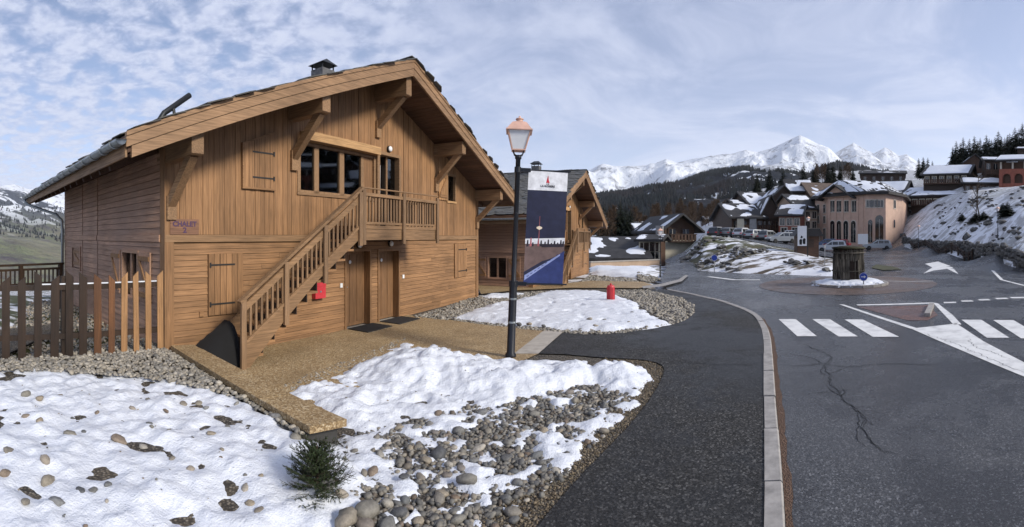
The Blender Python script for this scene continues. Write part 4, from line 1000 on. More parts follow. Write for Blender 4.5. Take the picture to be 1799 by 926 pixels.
# ------------------------------------------------------------------ planted beds: earth, melting snow, river stones
_d = (CAP_B - CAP_A); _d.z = 0; CAPLEN = _d.length; _d.normalize()
def sstep(a, b, x): t = np.clip((x - a) / (b - a), 0, 1); return t * t * (3 - 2 * t)
def bed_z(X, Y):
    X, Y = np.asarray(X, float), np.asarray(Y, float)
    al = (X - CAP_A.x) * _d.x + (Y - CAP_A.y) * _d.y; q = (X - CAP_A.x) * _d.y - (Y - CAP_A.y) * _d.x
    side_ = sstep(-.25, .12, q); past = 1 - sstep(CAPLEN - .2, CAPLEN + 1.9, al)
    r = np.hypot(X, Y)
    return -.02 + .20 * side_ * past + .10 * (1 - side_) * sstep(.2, 2.2, np.hypot((X + .2) / 1.4, (Y - 6.2))) * 0
def noisegrid(X, Y, s, o, seed): return np.array([noise.fractal(Vector((x * s, y * s, seed)), 1, 2, o) for x, y in zip(X, Y)])
def gridmesh(name, X, Y, Z, nx, ny, keep, mat, smooth=True):
    idx = np.arange(nx * ny).reshape(ny, nx); q = np.stack([idx[:-1, :-1], idx[:-1, 1:], idx[1:, 1:], idx[1:, :-1]], -1).reshape(-1, 4)
    q = q[keep[q].any(1)]; used = np.unique(q); mp = np.full(nx * ny, -1); mp[used] = np.arange(len(used))
    me = bpy.data.meshes.new(name); me.from_pydata(np.c_[X, Y, Z][used].tolist(), [], mp[q].tolist()); me.update()
    if smooth: me.polygons.foreach_set('use_smooth', [True] * len(me.polygons))
    return link(name, me, mat)
W2 = lambda pts, z=.05: [(p.x, p.y) for p in GP(pts, z)]
# outline of the near bed (left garden and the bed between cap, terrace and footpath)
BED1 = [(-9, -3), (-9, 6.5), (CL(-3, 0).x - 2, CL(-3, 0).y), (CL(-.1, .02).x, CL(-.1, .02).y), (CAP_A.x + .05, CAP_A.y + .05), (CAP_B.lerp(CAP_C, .5).x, CAP_B.lerp(CAP_C, .5).y)] + W2([(612, 715), (480, 690), (560, 655), (660, 615), (735, 590), (830, 603), (905, 622)], 0) + [(p.x, p.y) for p in PATH_LW[:len(PATH_LW)] if False]
BED1 = [(-9, -3), (-9, 6.5), tuple(CL(-3, .1).xy), tuple(CL(.02, -.02).xy), tuple(CAP_E.xy), tuple(CAP_C.xy)] + W2([(486, 681), (560, 650), (640, 622), (700, 598), (740, 588), (800, 590), (860, 605), (905, 623), (946, 621)], 0) + [(p.x, p.y) for p in GP(PATH_L[11:12])] + [(p.x, p.y) for p in reversed(smooth_path(GP(PATH_L[:11]), 4))] + [(-.9, 0), (-.9, -3)]
def bed_sheet(name, poly, step=.25):
    return sheet(name, poly, lambda x, y: float(bed_z(x, y)), M['gravelbed'], step=step)
def gravelbed_mat():
    t = NT('gravelly_earth'); p = t.co('Position'); v = t.voro(p, 38, 'F1', 'Color'); sep = t.new('ShaderNodeSeparateColor'); t.l.new(v, sep.inputs[0]); d = t.voro(p, 38); n = t.noise(p, 3, 5, .6)
    c = t.ramp(sep.outputs[0], [(0, (.05, .042, .032)), (.4, (.13, .11, .085)), (.75, (.21, .18, .14)), (1, (.30, .27, .22))]); c = t.mix(t.rng(d, .25, .6), c, (.03, .025, .02)); c = t.mix(t.rng(n, .45, .7, 0, .5), c, (.10, .075, .045))
    t.bump(t.math('SUBTRACT', 1.0, d), .8, .02); return t.done(c, .8)
M['gravelbed'] = gravelbed_mat(); M['grit'] = stone_mat('brown_grit', [(.05, .036, .022), (.10, .075, .045), (.17, .13, .08), (.08, .07, .05), (.24, .19, .13)])
bed = bed_sheet('bed', BED1)
tag(bed, kind='structure')

S1 = W2([(-400, 640), (-60, 650), (60, 648), (150, 652), (235, 660), (310, 668), (370, 684), (420, 700), (470, 722), (505, 742), (535, 772), (600, 785), (660, 800), (640, 850), (610, 900), (560, 960), (520, 1060), (300, 1500), (-900, 1500), (-1100, 800)], .18)
S2 = W2([(492, 684), (560, 660), (620, 640), (680, 608), (720, 596), (780, 603), (830, 618), (880, 628), (930, 627), (1000, 627), (1090, 630), (1140, 637), (1162, 648), (1160, 668), (1110, 678), (1040, 668), (960, 690), (880, 700), (800, 720), (720, 745), (680, 770), (650, 800), (610, 775), (612, 745)], .05)
PATCH = W2([(600, 760), (700, 740), (800, 715), (900, 695), (1000, 672), (1080, 675), (1150, 672), (1135, 700), (1095, 748), (1045, 800), (985, 862), (930, 926), (890, 1000), (850, 1300), (350, 1300), (520, 1000), (600, 900), (640, 850)], .02)
S4 = W2([(520, 770), (545, 757), (620, 752), (700, 745), (680, 800), (640, 830), (560, 830)], .08)
def near_snow():
    st = .04; xs = np.arange(-9, 2.2, st); ys = np.arange(.8, 9.2, st); nx, ny = len(xs), len(ys); X, Y = [a.ravel() for a in np.meshgrid(xs, ys)]
    P = np.c_[X, Y]; inb = sdpoly(P, BED1); far_ = inb > -.1
    n1 = np.zeros(len(X)); n2 = n1.copy(); n3 = n1.copy(); k = np.where(far_)[0]
    n1[k] = noisegrid(X[k], Y[k], 1.5, 5, 1.7); n2[k] = noisegrid(X[k], Y[k], 4.2, 4, 8.1); n3[k] = noisegrid(X[k], Y[k], 11.0, 3, 4.4)
    s1, s2, s3 = sdpoly(P, S1), sdpoly(P, S2), sdpoly(P, PATCH)
    core = np.maximum(np.maximum(s1, s2), sdpoly(P, S4)) + .07 * n1 + .06 * n2
    th = np.minimum(core * .36, .055 + .02 * n1)
    # the shovelled heap along the terrace
    for px, py, h, ra in ((735, 632, .17, 1.0), (800, 648, .16, .9), (880, 655, .14, .8), (960, 655, .14, .75), (1040, 650, .13, .7), (1110, 650, .13, .55), (690, 655, .13, .9), (600, 690, .06, .8)):
        g = G(px, py, .1); th = th + h * np.exp(-(((X - g.x) ** 2 + (Y - g.y) ** 2) / ra ** 2) * 1.6) * np.clip(s2 * 3 + .25, 0, 1)
    pat = np.where(s3 > 0, (.14 * n1 + .25 * n2 + .10 * n3 + .075 + .10 * np.clip(.25 - s3, 0, .3) - .05 * (np.clip(s3, 0, 1))) * .38, -1)
    pat = np.minimum(pat, .05)
    th = np.maximum(th, pat) + .010 * n2 + .006 * n3
    n4 = np.zeros(len(X)); n4[k] = np.array([noise.turbulence(Vector((x * 2.6, y * 2.6, 6.6)), 3, False) for x, y in zip(X[k], Y[k])])
    th = np.where(th > 0, th + .012 * np.abs(n1) + np.clip(th * 12, 0, 1) * (.085 * (n4 - .55) + .032 * n2 + .014 * n3), th)
    edge = np.minimum(inb * .5, .5) ; th = np.minimum(th, np.where(inb < .35, inb * .55 + .01 + .03 * n2, 9))
    dpath = -sdpoly(P, [(p.x, p.y) for p in PATH_POLY]); th = np.minimum(th, np.where(dpath < .8, (dpath - .20 + .16 * n1 + .14 * n2) * .4, 9)) if True else th
    Z = bed_z(X, Y) + th
    o = gridmesh('snow', X, Y, Z, nx, ny, (th > -.012) & (inb > .0), M['snow'])
    tag(o, 'wet white snow melting over the near beds', 'snow', kind='stuff')
    return (xs, ys, Z.reshape(ny, nx), th.reshape(ny, nx))
SN = near_snow()
def snow_top(x, y):
    xs, ys, Z, T = SN; i = int((x - xs[0]) / (xs[1] - xs[0])); j = int((y - ys[0]) / (ys[1] - ys[0]))
    if 0 <= i < len(xs) and 0 <= j < len(ys): return max(Z[j, i], float(bed_z(x, y))), T[j, i]
    return float(bed_z(x, y)), -1

# stone meshes
def stone_mesh(k, sub=2):
    bm = bmesh.new(); bmesh.ops.create_icosphere(bm, subdivisions=sub, radius=1.0); rr = random.Random(k)
    sx, sy, sz_ = 1.0, rr.uniform(.6, .9), rr.uniform(.34, .62); off = rr.uniform(0, 50)
    for v in bm.verts:
        c = v.co.copy(); n_ = noise.fractal(c * .9 + Vector((off, 0, 0)), 1, 2, 3)
        v.co = Vector((c.x * sx, c.y * sy, c.z * sz_)) * (1 + .34 * n_)
    me = bpy.data.meshes.new('stone_shape'); bm.to_mesh(me); bm.free(); me.polygons.foreach_set('use_smooth', [True] * len(me.polygons)); me.materials.append(M['stone']); return me
SM = [stone_mesh(k) for k in range(10)]
TAKEN = []
def stone(x, y, s_, label, group, sink=.3, z=None):
    zz = snow_top(x, y)[0] if z is None else z
    o = bpy.data.objects.new('river_stone', R.choice(SM)); COL.objects.link(o)
    o.location = (x, y, zz + s_ * .52 * (1 - 2 * sink)); o.scale = (s_, s_ * R.uniform(.85, 1.1), s_ * R.uniform(.85, 1.15)); o.rotation_euler = (R.uniform(-.35, .35), R.uniform(-.35, .35), R.uniform(0, 6.28))
    tag(o, label, 'stone', group); TAKEN.append((x, y, s_)); return o
def free(x, y, s_): return all((x - a) ** 2 + (y - b) ** 2 > (.80 * (s_ + c)) ** 2 for a, b, c in TAKEN)
# stones standing out one by one in the left snow: position in the picture, half size in metres
LONE = [(45, 688, .085, 'flat tan'), (70, 699, .06, ''), (106, 691, .05, ''), (124, 757, .085, 'broad grey'), (148, 752, .05, ''), (210, 764, .095, 'largest smooth grey'), (17, 787, .095, 'brown'), (86, 830, .10, 'big rusty brown'), (80, 806, .06, ''), (372, 756, .062, ''),
        (484, 908, .075, ''), (45, 872, .05, 'small blue-black'), (98, 866, .075, ''), (140, 852, .05, ''), (162, 848, .065, ''), (190, 842, .04, ''), (292, 718, .045, ''), (232, 710, .055, ''), (322, 703, .05, ''), (349, 699, .06, ''), (362, 710, .045, ''), (415, 702, .04, ''), (440, 860, .05, ''), (457, 872, .055, 'pale orange'),
        (489, 728, .10, ''), (500, 738, .075, ''), (519, 757, .075, ''), (454, 922, .06, ''), (171, 719, .04, ''), (252, 773, .045, ''), (400, 744, .035, ''), (335, 812, .04, ''), (390, 786, .032, ''), (388, 797, .03, ''), (263, 742, .035, ''), (266, 747, .035, ''), (297, 756, .028, ''), (70, 734, .05, ''), (45, 725, .055, ''), (128, 725, .028, ''), (260, 695, .05, ''), (530, 918, .07, ''), (500, 925, .05, ''), (302, 793, .04, ''), (10, 824, .06, ''), (432, 822, .025, ''), (458, 823, .025, ''), (432, 837, .05, '')]
for x, y, s_, adj in LONE:
    p = G(x, y, .25); q = PR(x, (EYE - .25) * F / (y - HOR))
    lab = {'': 'small rounded stone poking out of the left snow', 'flat tan': 'flat tan stone upper left in the snow below the fence', 'broad grey': 'broad grey stone half sunk, left of the largest grey stone', 'largest smooth grey': 'largest smooth grey round stone alone in the left snow', 'brown': 'brown stone at the left edge of the snow', 'big rusty brown': 'big rusty brown stone in the lower left snow', 'small blue-black': 'small blue-black stone lowest at lower left', 'pale orange': 'pale orange stone beside the little spruce'}[adj]
    stone(q.x, q.y, s_, lab, 'stones in the left snow', .50)
# stones around the little spruce and along the footpath
for x, y, s_ in ((643, 898, .13), (640, 915, .075), (612, 918, .09), (680, 915, .085), (575, 876, .075), (600, 878, .06), (603, 928, .08), (700, 892, .07), (590, 862, .05), (560, 868, .05), (772, 858, .085), (776, 850, .07), (820, 838, .10), (712, 865, .06), (758, 880, .055), (735, 772, .05), (702, 741, .06), (730, 744, .055), (770, 716, .06), (778, 716, .05), (755, 733, .05), (845, 715, .075), (940, 716, .08), (1010, 695, .075), (1000, 682, .07), (1040, 715, .07), (1060, 745, .07), (770, 785, .11), (840, 775, .075), (890, 790, .075), (655, 818, .07), (668, 786, .05), (710, 832, .06), (740, 822, .06), (800, 880, .06), (640, 833, .04)):
    p = G(x, y, .08); stone(p.x, p.y, s_ * (.9 + .2 * R.random()), 'larger rounded stone among the cobbles beside the footpath', 'larger stones of the cobble band', .28)
def band_stones(n):
    poly = PATCH; xs = [p[0] for p in poly]; ys = [p[1] for p in poly]; c = 0; tries = 0
    while c < n and tries < 30000:
        tries += 1; x, y = R.uniform(-3.2, 2.0), R.uniform(2.6, 8); 
        pxl = atan2(x, y) * F + CX; r = hypot(x, y); s_ = R.uniform(.030, .060) * (1.35 if R.random() < .14 else .9)
        if r < 3.3 or sdpoly([(x, y)], poly)[0] < .12 or not free(x, y, s_): continue
        z_, th = snow_top(x, y)
        if th > .012: continue
        zone = 'near its far tip below the lamp' if r > 6.4 else ('in its middle stretch' if r > 4.9 else ('at its near end right of the little spruce' if pxl < 760 else 'at its near end close to the footpath')); stone(x, y, s_, 'rounded cobble of the stony band, ' + zone, 'cobbles beside the footpath', .30); c += 1
band_stones(214)

# pebbles: uncountable
def pebbles(name, label, poly, n, s0, s1, zf, zadd=0.0, seed=1, mat='pebble', cond=None):
    rr = random.Random(seed); bm = bmesh.new(); bmesh.ops.create_icosphere(bm, subdivisions=1, radius=1.0); bv = [v.co.copy() for v in bm.verts]; bf = [tuple(v.index for v in f.verts) for f in bm.faces]; bm.free()
    xs = [p[0] for p in poly]; ys = [p[1] for p in poly]; pts = np.array([(rr.uniform(min(xs), max(xs)), rr.uniform(min(ys), max(ys))) for _ in range(n * 6)])
    pts = pts[sdpoly(pts, poly) > 0][:n]; V = []; Fc = []
    for x, y in pts:
        if cond and not cond(x, y): continue
        s_ = rr.uniform(s0, s1) * (1.5 if rr.random() < .1 else 1); a = rr.uniform(0, 6.28); ca, sa = cos(a), sin(a); kx, ky, kz = s_ * rr.uniform(.9, 1.3), s_ * rr.uniform(.7, 1), s_ * rr.uniform(.5, .8); z = zf(x, y) + zadd + s_ * rr.uniform(0, .45); tx = rr.uniform(-.4, .4); b_ = len(V)
        for v in bv:
            j = 1 + rr.uniform(-.14, .14); X_, Y_, Z_ = v.x * kx * j, v.y * ky * j, v.z * kz * j + v.x * kx * tx; V.append((x + X_ * ca - Y_ * sa, y + X_ * sa + Y_ * ca, z + Z_))
        Fc += [tuple(b_ + i for i in f) for f in bf]
    me = bpy.data.meshes.new(name); me.from_pydata(V, [], Fc); me.polygons.foreach_set('use_smooth', [True] * len(Fc)); me.update(); o = link(name, me, M[mat]); return tag(o, label, 'gravel', kind='stuff')
_pp = np.array([(a.x + (b.x - a.x) * k / 8, a.y + (b.y - a.y) * k / 8) for a, b in zip(PATH_LW, PATH_LW[1:]) for k in range(8)])
bzf = lambda x, y: float(bed_z(x, y))
FGR = W2([(-60, 620), (0, 634), (150, 620), (285, 592), (308, 604), (360, 632), (430, 668), (520, 722), (545, 748), (530, 770), (490, 745), (430, 708), (370, 690), (300, 676), (235, 666), (150, 660), (60, 655), (-60, 655)], .2)
pebbles('gravel', 'pale gravel bank between picket fence and left snow', FGR, 3800, .018, .038, lambda x, y: float(bed_z(x, y)), .055, 3)
pebbles('gravel', 'fine mixed gravel along the footpath edge', PATCH, 7000, .012, .034, bzf, .0, 5, 'cobble_fill', lambda x, y: snow_top(x, y)[1] < .015 and np.hypot(_pp[:, 0] - x, _pp[:, 1] - y).min() > .26 + .14 * fbm(x * 1.5, y * 1.5))
_e0 = smooth_path(GP(PATH_L[:11]), 4); _e1 = offset(_e0, -.42)
pebbles('gravel', 'brown fine gravel strip directly along the footpath edge', [tuple(p.xy) for p in _e0] + [tuple(p.xy) for p in _e1[::-1]], 7000, .005, .013, bzf, .002, 15, 'grit')
pebbles('gravel', 'dark gravel line between terrace and shovelled snow', W2([(486, 681), (560, 650), (640, 622), (700, 596), (716, 594), (690, 612), (620, 645), (560, 668), (505, 690)], 0), 900, .010, .024, bzf, .01, 7)
pebbles('gravel', 'dark gravel under the fence behind the pickets', [tuple(CL(a, b).xy) for a, b in ((-4, 0), (-.05, 0), (-.05, 7.6), (-1.2, 7.6), (-2.4, 3))], 3000, .02, .04, lambda x, y: .06, .03, 9, 'stone')

def snowz(x, y): return snow_top(x, y)[0]
pebbles('gravel', 'dark specks and grit scattered over the left snow', S1, 260, .005, .017, snowz, -.002, 41, 'stone', lambda x, y: hypot(x, y) < 8.5 and snow_top(x, y)[1] > .02)
pebbles('gravel', 'dark specks and grit scattered over the shovelled snow heap', S2, 120, .005, .015, snowz, -.002, 43, 'stone', lambda x, y: snow_top(x, y)[1] > .02)
# ---- bed between the terrace and the second chalet
BED3 = [tuple(p.xy) for p in [CL(7.25, -.02), G(735, 556), G(790, 562), G(860, 571), G(956, 581), G(991, 582)]] + [(p.x, p.y) for p in smooth_path(GP(PATH_L[14:]), 4)] + [tuple(p.xy) for p in [G(1085, 507), G(1000, 507), G(900, 512), G(845, 518), CL(W_ + .05, -.02)]]
sheet('bed', BED3, -.012, M['gravelbed'], step=.6)
def far_snow(name, label, polys, hmax, st, zb, seed, box, holes=.0):
    xs = np.arange(box[0], box[1], st); ys = np.arange(box[2], box[3], st); nx, ny = len(xs), len(ys); X, Y = [a.ravel() for a in np.meshgrid(xs, ys)]; P = np.c_[X, Y]
    s_ = np.max([sdpoly(P, p) for p in polys], 0); k = np.where(s_ > -.6)[0]; n1 = np.zeros(len(X)); n2 = n1.copy(); n1[k] = noisegrid(X[k], Y[k], .8, 5, seed); n2[k] = noisegrid(X[k], Y[k], 2.6, 4, seed + 3)
    th = np.minimum((s_ + .25 * n1 + .16 * n2) * .3, hmax * (1 + .5 * n1)) + .02 * n2 - holes * np.clip(n2 - .35, 0, 1)
    zb_ = zb(X, Y) if callable(zb) else zb
    o = gridmesh(name, X, Y, zb_ + th, nx, ny, th > -.01, M['snow']); return tag(o, label, 'snow', kind='stuff')
S3 = W2([(800, 558), (835, 542), (870, 535), (925, 521), (960, 512), (1060, 512), (1110, 528), (1140, 548), (1180, 568), (1140, 577), (1090, 582), (1000, 582), (900, 573)], 0)
S3b = W2([(842, 519), (900, 515), (935, 516), (900, 524), (846, 527)], 0)
far_snow('snow', 'flat snow patch between terrace and second chalet, around the hydrant', [S3, S3b], .10, .07, -.012, 2.2, (-3, 8, 8, 22), .25)
pebbles('gravel', 'pale gravel beside the right end of the near chalet', W2([(725, 557), (840, 520), (930, 514), (960, 512), (925, 522), (870, 537), (835, 543), (800, 560), (860, 572), (800, 564)], 0), 2600, .022, .05, lambda x, y: 0, -.01, 21)
pebbles('gravel', 'round gravel bed at the bend of the footpath', W2([(1060, 512), (1135, 509), (1160, 515), (1196, 524), (1218, 537), (1219, 550), (1200, 564), (1180, 569), (1140, 548), (1110, 528)], 0), 2600, .025, .055, lambda x, y: 0, -.01, 23)
pebbles('gravel', 'thin gravel edging along the front of the middle snow patch', W2([(790, 561), (900, 571), (991, 579), (1090, 580), (1180, 567), (1195, 566), (1100, 584), (1040, 588), (956, 582), (860, 572)], 0), 900, .02, .045, lambda x, y: 0, -.01, 25)
for x, y, s_ in ((912, 574, .07), (930, 574, .08), (955, 577, .06), (1035, 566, .12), (1062, 567, .07), (1048, 578, .08), (1105, 572, .06), (915, 542, .08), (1020, 535, .06), (1085, 540, .05), (1110, 553, .06), (1150, 548, .05), (880, 541, .06)):
    p = G(x, y); stone(p.x, p.y, s_, 'dark rounded stone in the middle snow patch', 'stones in the middle snow patch', .25, .05)

# little spruce by the near snow edge
def spruce_shrub():
    p = G(556, 880, .06); t = empty('young_spruce', (p.x, p.y, float(bed_z(p.x, p.y))), 0, 'small bushy dark green spruce growing out of the near snow', 'shrub'); rr = random.Random(4)
    tr = MB(); tr.tube([(0, 0, -.05), (.01, 0, .25), (0, .01, .50)], [.018, .012, .004], 7)
    nd = MB(); br = MB()
    def needles(a, b, n, ln):
        d = (b - a); dn = d.normalized(); s1 = dn.orthogonal().normalized(); s2 = dn.cross(s1)
        for i in range(n):
            q = a + d * (i / n); an = rr.uniform(0, 6.28); out = (s1 * cos(an) + s2 * sin(an)) * .85 + dn * .55; out.normalize(); e = q + out * ln * rr.uniform(.7, 1.2); wv = out.cross(dn).normalized() * .0026
            nd.add([q - wv, q + wv, e], [(0, 1, 2)])
    for lv in range(13):
        z = .02 + lv * .032; L_ = (.30 * (1 - (lv / 14) ** 1.6) + .03); nb = 13 if lv < 9 else 9
        for k in range(nb):
            a = 2 * pi * (k / nb) + lv * 1.1 + rr.uniform(-.25, .25); up = rr.uniform(.10, .55) + lv * .06; l2 = L_ * rr.uniform(.7, 1.2)
            s0 = Vector((0, 0, z)); e = Vector((cos(a) * l2, sin(a) * l2, z + l2 * up)); m_ = s0.lerp(e, .5) + Vector((0, 0, -.012))
            br.tube([s0, m_, e], [.004, .003, .0012], 4, False); needles(s0.lerp(m_, .3), m_, 26, .022); needles(m_, e, 34, .020)
            for sgn in (-1, 1):
                for f_ in (.4, .6, .8):
                    b0 = s0.lerp(e, f_); dv = (e - s0).normalized(); sd = Vector((-dv.y, dv.x, .15)) * sgn; e2 = b0 + (dv * .6 + sd * .7) * l2 * .34
                    br.tube([b0, e2], [.002, .001], 3, False); needles(b0, e2, 20, .018)
    needles(Vector((0, 0, .35)), Vector((0, .01, .55)), 50, .02)
    t.scale = (.86, .86, .86); tr.build('trunk', M['bark'], t); tag(br.build('branches', M['bark'], t), kind='stuff'); tag(nd.build('needles', M['needle'], t), kind='stuff')
M['bark'] = plain('bark', (.055, .038, .026), .85, 0, .4, 12)
def needle_mat():
    t = NT('spruce_needles'); r = t.rand(); c = t.mix(r, (.010, .020, .008), (.045, .065, .022)); t.done(c, .6, 0, .3); return t.mat
M['needle'] = needle_mat()
spruce_shrub()
# ------------------------------------------------------------------ mountains
def mountain_mat(name, tree_lo, tree_hi, forest=(.006, .010, .017), meadow=None, rock=(.10, .105, .12), rk=.55, sc=1.0, clear=.60, foot=None):
    """snow over rock; forest below the tree line with clearings; optional meadows low down"""
    t = NT(name); p = t.co('Position'); sep = t.new('ShaderNodeSeparateXYZ'); t.l.new(p, sep.inputs[0]); z = sep.outputs[2]
    g = t.new('ShaderNodeNewGeometry'); ns = t.new('ShaderNodeSeparateXYZ'); t.l.new(g.outputs['Normal'], ns.inputs[0])
    n1 = t.noise(p, .0018 * sc, 7, .62, .4); n2 = t.noise(p, .011 * sc, 6, .65); n3 = t.noise(t.co('Position', (1, 1, .25)), .006 * sc, 6, .7, .6)
    rockm = t.rng(t.math('ADD', t.math('MULTIPLY', n3, .7), t.math('MULTIPLY', n2, .4)), rk, rk + .11, 0, .85, True)
    c = t.mix(rockm, t.mix(n2, (.62, .66, .73), (.73, .76, .80)), t.mix(n2, rock, tuple(q * .4 for q in rock)))
    h = t.math('ADD', z, t.math('MULTIPLY', t.math('SUBTRACT', n1, .5), (tree_hi - tree_lo) * 2.6)); h = t.math('ADD', h, t.math('MULTIPLY', t.math('SUBTRACT', n2, .5), (tree_hi - tree_lo) * 1.2))
    fm = t.rng(h, tree_lo, tree_hi, 1, 0, True)
    cl = t.rng(t.noise(t.co('Position', (1, 1, 2.2)), .0042 * sc, 5, .6, .5), clear, clear + .03, 0, 1, True)
    fm = t.math('MULTIPLY', fm, t.math('SUBTRACT', 1.0, cl))
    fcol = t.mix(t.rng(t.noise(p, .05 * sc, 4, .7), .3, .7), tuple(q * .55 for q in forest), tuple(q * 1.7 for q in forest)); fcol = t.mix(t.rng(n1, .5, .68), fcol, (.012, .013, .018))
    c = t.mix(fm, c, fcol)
    if meadow:
        mk = t.rng(t.math('ADD', z, t.math('MULTIPLY', t.math('SUBTRACT', n1, .5), 160.0)), meadow[0], meadow[1], 1, 0, True)
        mc = t.mix(t.rng(n2, .40, .62), (.15, .165, .095), (.085, .075, .075)); mc = t.mix(t.rng(n1, .46, .60), mc, (.19, .18, .12)); c = t.mix(mk, c, mc)
    t.bump(t.math('ADD', n3, t.math('MULTIPLY', n2, .5)), .9, 60.0 / sc); t.done(c, .8, 0, .15); return t.mat
HILL = {}
def mountain(name, label_, prof, r0, r1, y_base, mat, amp, seed, px_step=2.5, power=1.15, back=.45, ridge_amp=.35, rows=64):
    """prof: (column, row) of the skyline; the slope climbs from r0 to the crest at r1 and falls away behind"""
    xs = np.arange(prof[0][0], prof[-1][0] + .1, px_step); yr = np.interp(xs, [p[0] for p in prof], [p[1] for p in prof])
    V = []; nb = 14
    for x, y in zip(xs, yr):
        zc = ZY(y, r1); zb = ZY(y_base(x) if callable(y_base) else y_base, r0)
        a = azm(x)
        for j in range(rows + nb):
            if j < rows: t = j / (rows - 1); r = r0 + (r1 - r0) * t; z = zb + (zc - zb) * t ** power; k = 4 * t * (1 - t) * .9 + ridge_amp * t
            else: t = (j - rows + 1) / nb; r = r1 + (r1 - r0) * back * t; z = zc + (zb - zc) * t; k = (1 - t) * ridge_amp + .4 * t
            X, Y = sin(a) * r, cos(a) * r; s_ = 3.2 / (r1 - r0)
            n_ = noise.ridged_multi_fractal(Vector((X * s_, Y * s_, seed)), .9, 2.1, 6, 1.0, 2.0) - 1.1
            V.append((X, Y, z + amp * k * n_))
    m_ = rows + nb; nx = len(xs); f = [(i * m_ + j, (i + 1) * m_ + j, (i + 1) * m_ + j + 1, i * m_ + j + 1) for i in range(nx - 1) for j in range(m_ - 1)]
    me = bpy.data.meshes.new(name); me.from_pydata(V, [], f); me.update(); me.polygons.foreach_set('use_smooth', [True] * len(f))
    if me.polygons[10].normal.z < 0: me.flip_normals()
    o = link(name, me, mat); o['kind'] = 'structure'; o['label'] = label_; HILL[label_] = (np.array(V).reshape(nx, m_, 3), rows); return o
MM_SNOW = mountain_mat('alpine_snow', -900, -600, rk=.565, sc=.9, rock=(.16, .17, .21))
MM_FAR = mountain_mat('far_alpine', -900, -600, rk=.52, sc=.6, rock=(.20, .21, .25))
MM_FOREST = mountain_mat('forested_slope', 300, 400, rk=.70, sc=2.6, clear=.575)
MM_LEFT = mountain_mat('valley_side', 480, 760, forest=(.045, .055, .075), meadow=(-60, 360), rk=.62, sc=.8, clear=.50)  # forest tone lightened towards blue: distance haze put into the colour
mountain('mountain', 'snowy ridge and peak above the village', [(930, 330), (1000, 306), (1040, 297), (1060, 289), (1080, 293), (1120, 291), (1150, 288), (1170, 279), (1190, 287), (1220, 279), (1260, 273), (1290, 269), (1310, 262), (1330, 266), (1360, 258), (1388, 246), (1405, 239), (1418, 243), (1432, 250), (1455, 258), (1480, 282), (1510, 298), (1560, 310), (1640, 330)], 3600, 7000, lambda x: 372, MM_SNOW, 230, 1.3, power=1.25, ridge_amp=.10)
mountain('mountain', 'rocky snow peak right of the main peak', [(1440, 300), (1475, 278), (1492, 268), (1505, 264), (1517, 267), (1530, 272), (1550, 287), (1575, 298), (1620, 312)], 5200, 8200, 330, MM_FAR, 220, 6.1, ridge_amp=.12)
mountain('mountain', 'faint farthest peaks half lost in cloud', [(1450, 280), (1480, 262), (1500, 250), (1520, 262), (1535, 270), (1545, 264), (1554, 258), (1566, 264), (1580, 274), (1592, 271), (1605, 279), (1625, 296), (1680, 320)], 12500, 16000, 330, MM_FAR, 240, 9.4, ridge_amp=.10)
mountain('hillside', 'dark forested mountainside behind the village', [(960, 362), (1040, 348), (1070, 346), (1110, 340), (1150, 334), (1200, 322), (1235, 307), (1260, 302), (1300, 296), (1350, 291), (1382, 290), (1400, 297), (1418, 306), (1440, 300), (1470, 288), (1500, 291), (1540, 300), (1600, 320), (1700, 330), (1800, 330)], 800, 2400, 412, MM_FOREST, 55, 3.7, power=.9, ridge_amp=.08)
mountain('mountain', 'snowy crest beyond the valley at far left', [(-500, 300), (-200, 325), (0, 326), (25, 322), (50, 331), (80, 335), (130, 345), (220, 352), (400, 370), (900, 360)], 7800, 10800, 395, MM_SNOW, 220, 12.2, ridge_amp=.12)
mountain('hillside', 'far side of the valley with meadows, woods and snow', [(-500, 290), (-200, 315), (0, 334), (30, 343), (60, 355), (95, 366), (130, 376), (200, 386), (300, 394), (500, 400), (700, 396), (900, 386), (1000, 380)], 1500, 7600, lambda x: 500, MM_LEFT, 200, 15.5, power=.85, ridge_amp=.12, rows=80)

# the wood on the far slopes: one mass of little firs
def far_wood(name, label, key, n, zmax, px_rng, h0, h1, thr, sc, seed, fcol):
    V, rows = HILL[key]; nx = V.shape[0]; rr = random.Random(seed); vs = []; fs = []; c = 0; tries = 0
    while c < n and tries < n * 12:
        tries += 1; i = rr.uniform(0, nx - 2); j = rows * rr.random() ** .75; j = min(j, rows - 2.01); a, b = int(i), int(j); p = V[a, b] * (1 - (i - a)) * (1 - (j - b)) + V[a + 1, b] * (i - a) * (1 - (j - b)) + V[a, b + 1] * (1 - (i - a)) * (j - b) + V[a + 1, b + 1] * (i - a) * (j - b)
        px = atan2(p[0], p[1]) * F + CX
        if not px_rng[0] < px < px_rng[1]: continue
        m_ = noise.fractal(Vector((p[0] * sc, p[1] * sc * .6, p[2] * sc * 1.5 + seed)), 1, 2, 4) + (.5 if p[2] < zmax * .5 else .5 - 1.6 * (p[2] - zmax * .5) / zmax)
        if m_ < thr: continue
        h = rr.uniform(h0, h1); w_ = h * rr.uniform(.20, .30); k = len(vs); a0 = rr.uniform(0, 2)
        vs += [(p[0] + w_ * cos(a0 + q * 1.2566), p[1] + w_ * sin(a0 + q * 1.2566), p[2] + h * .02) for q in range(5)] + [(p[0], p[1], p[2] + h)]; fs += [(k + q, k + (q + 1) % 5, k + 5) for q in range(5)]; c += 1
    me = bpy.data.meshes.new(name); me.from_pydata(vs, [], fs); me.update(); return tag(link(name, me, fcol), label, 'wood', kind='stuff')
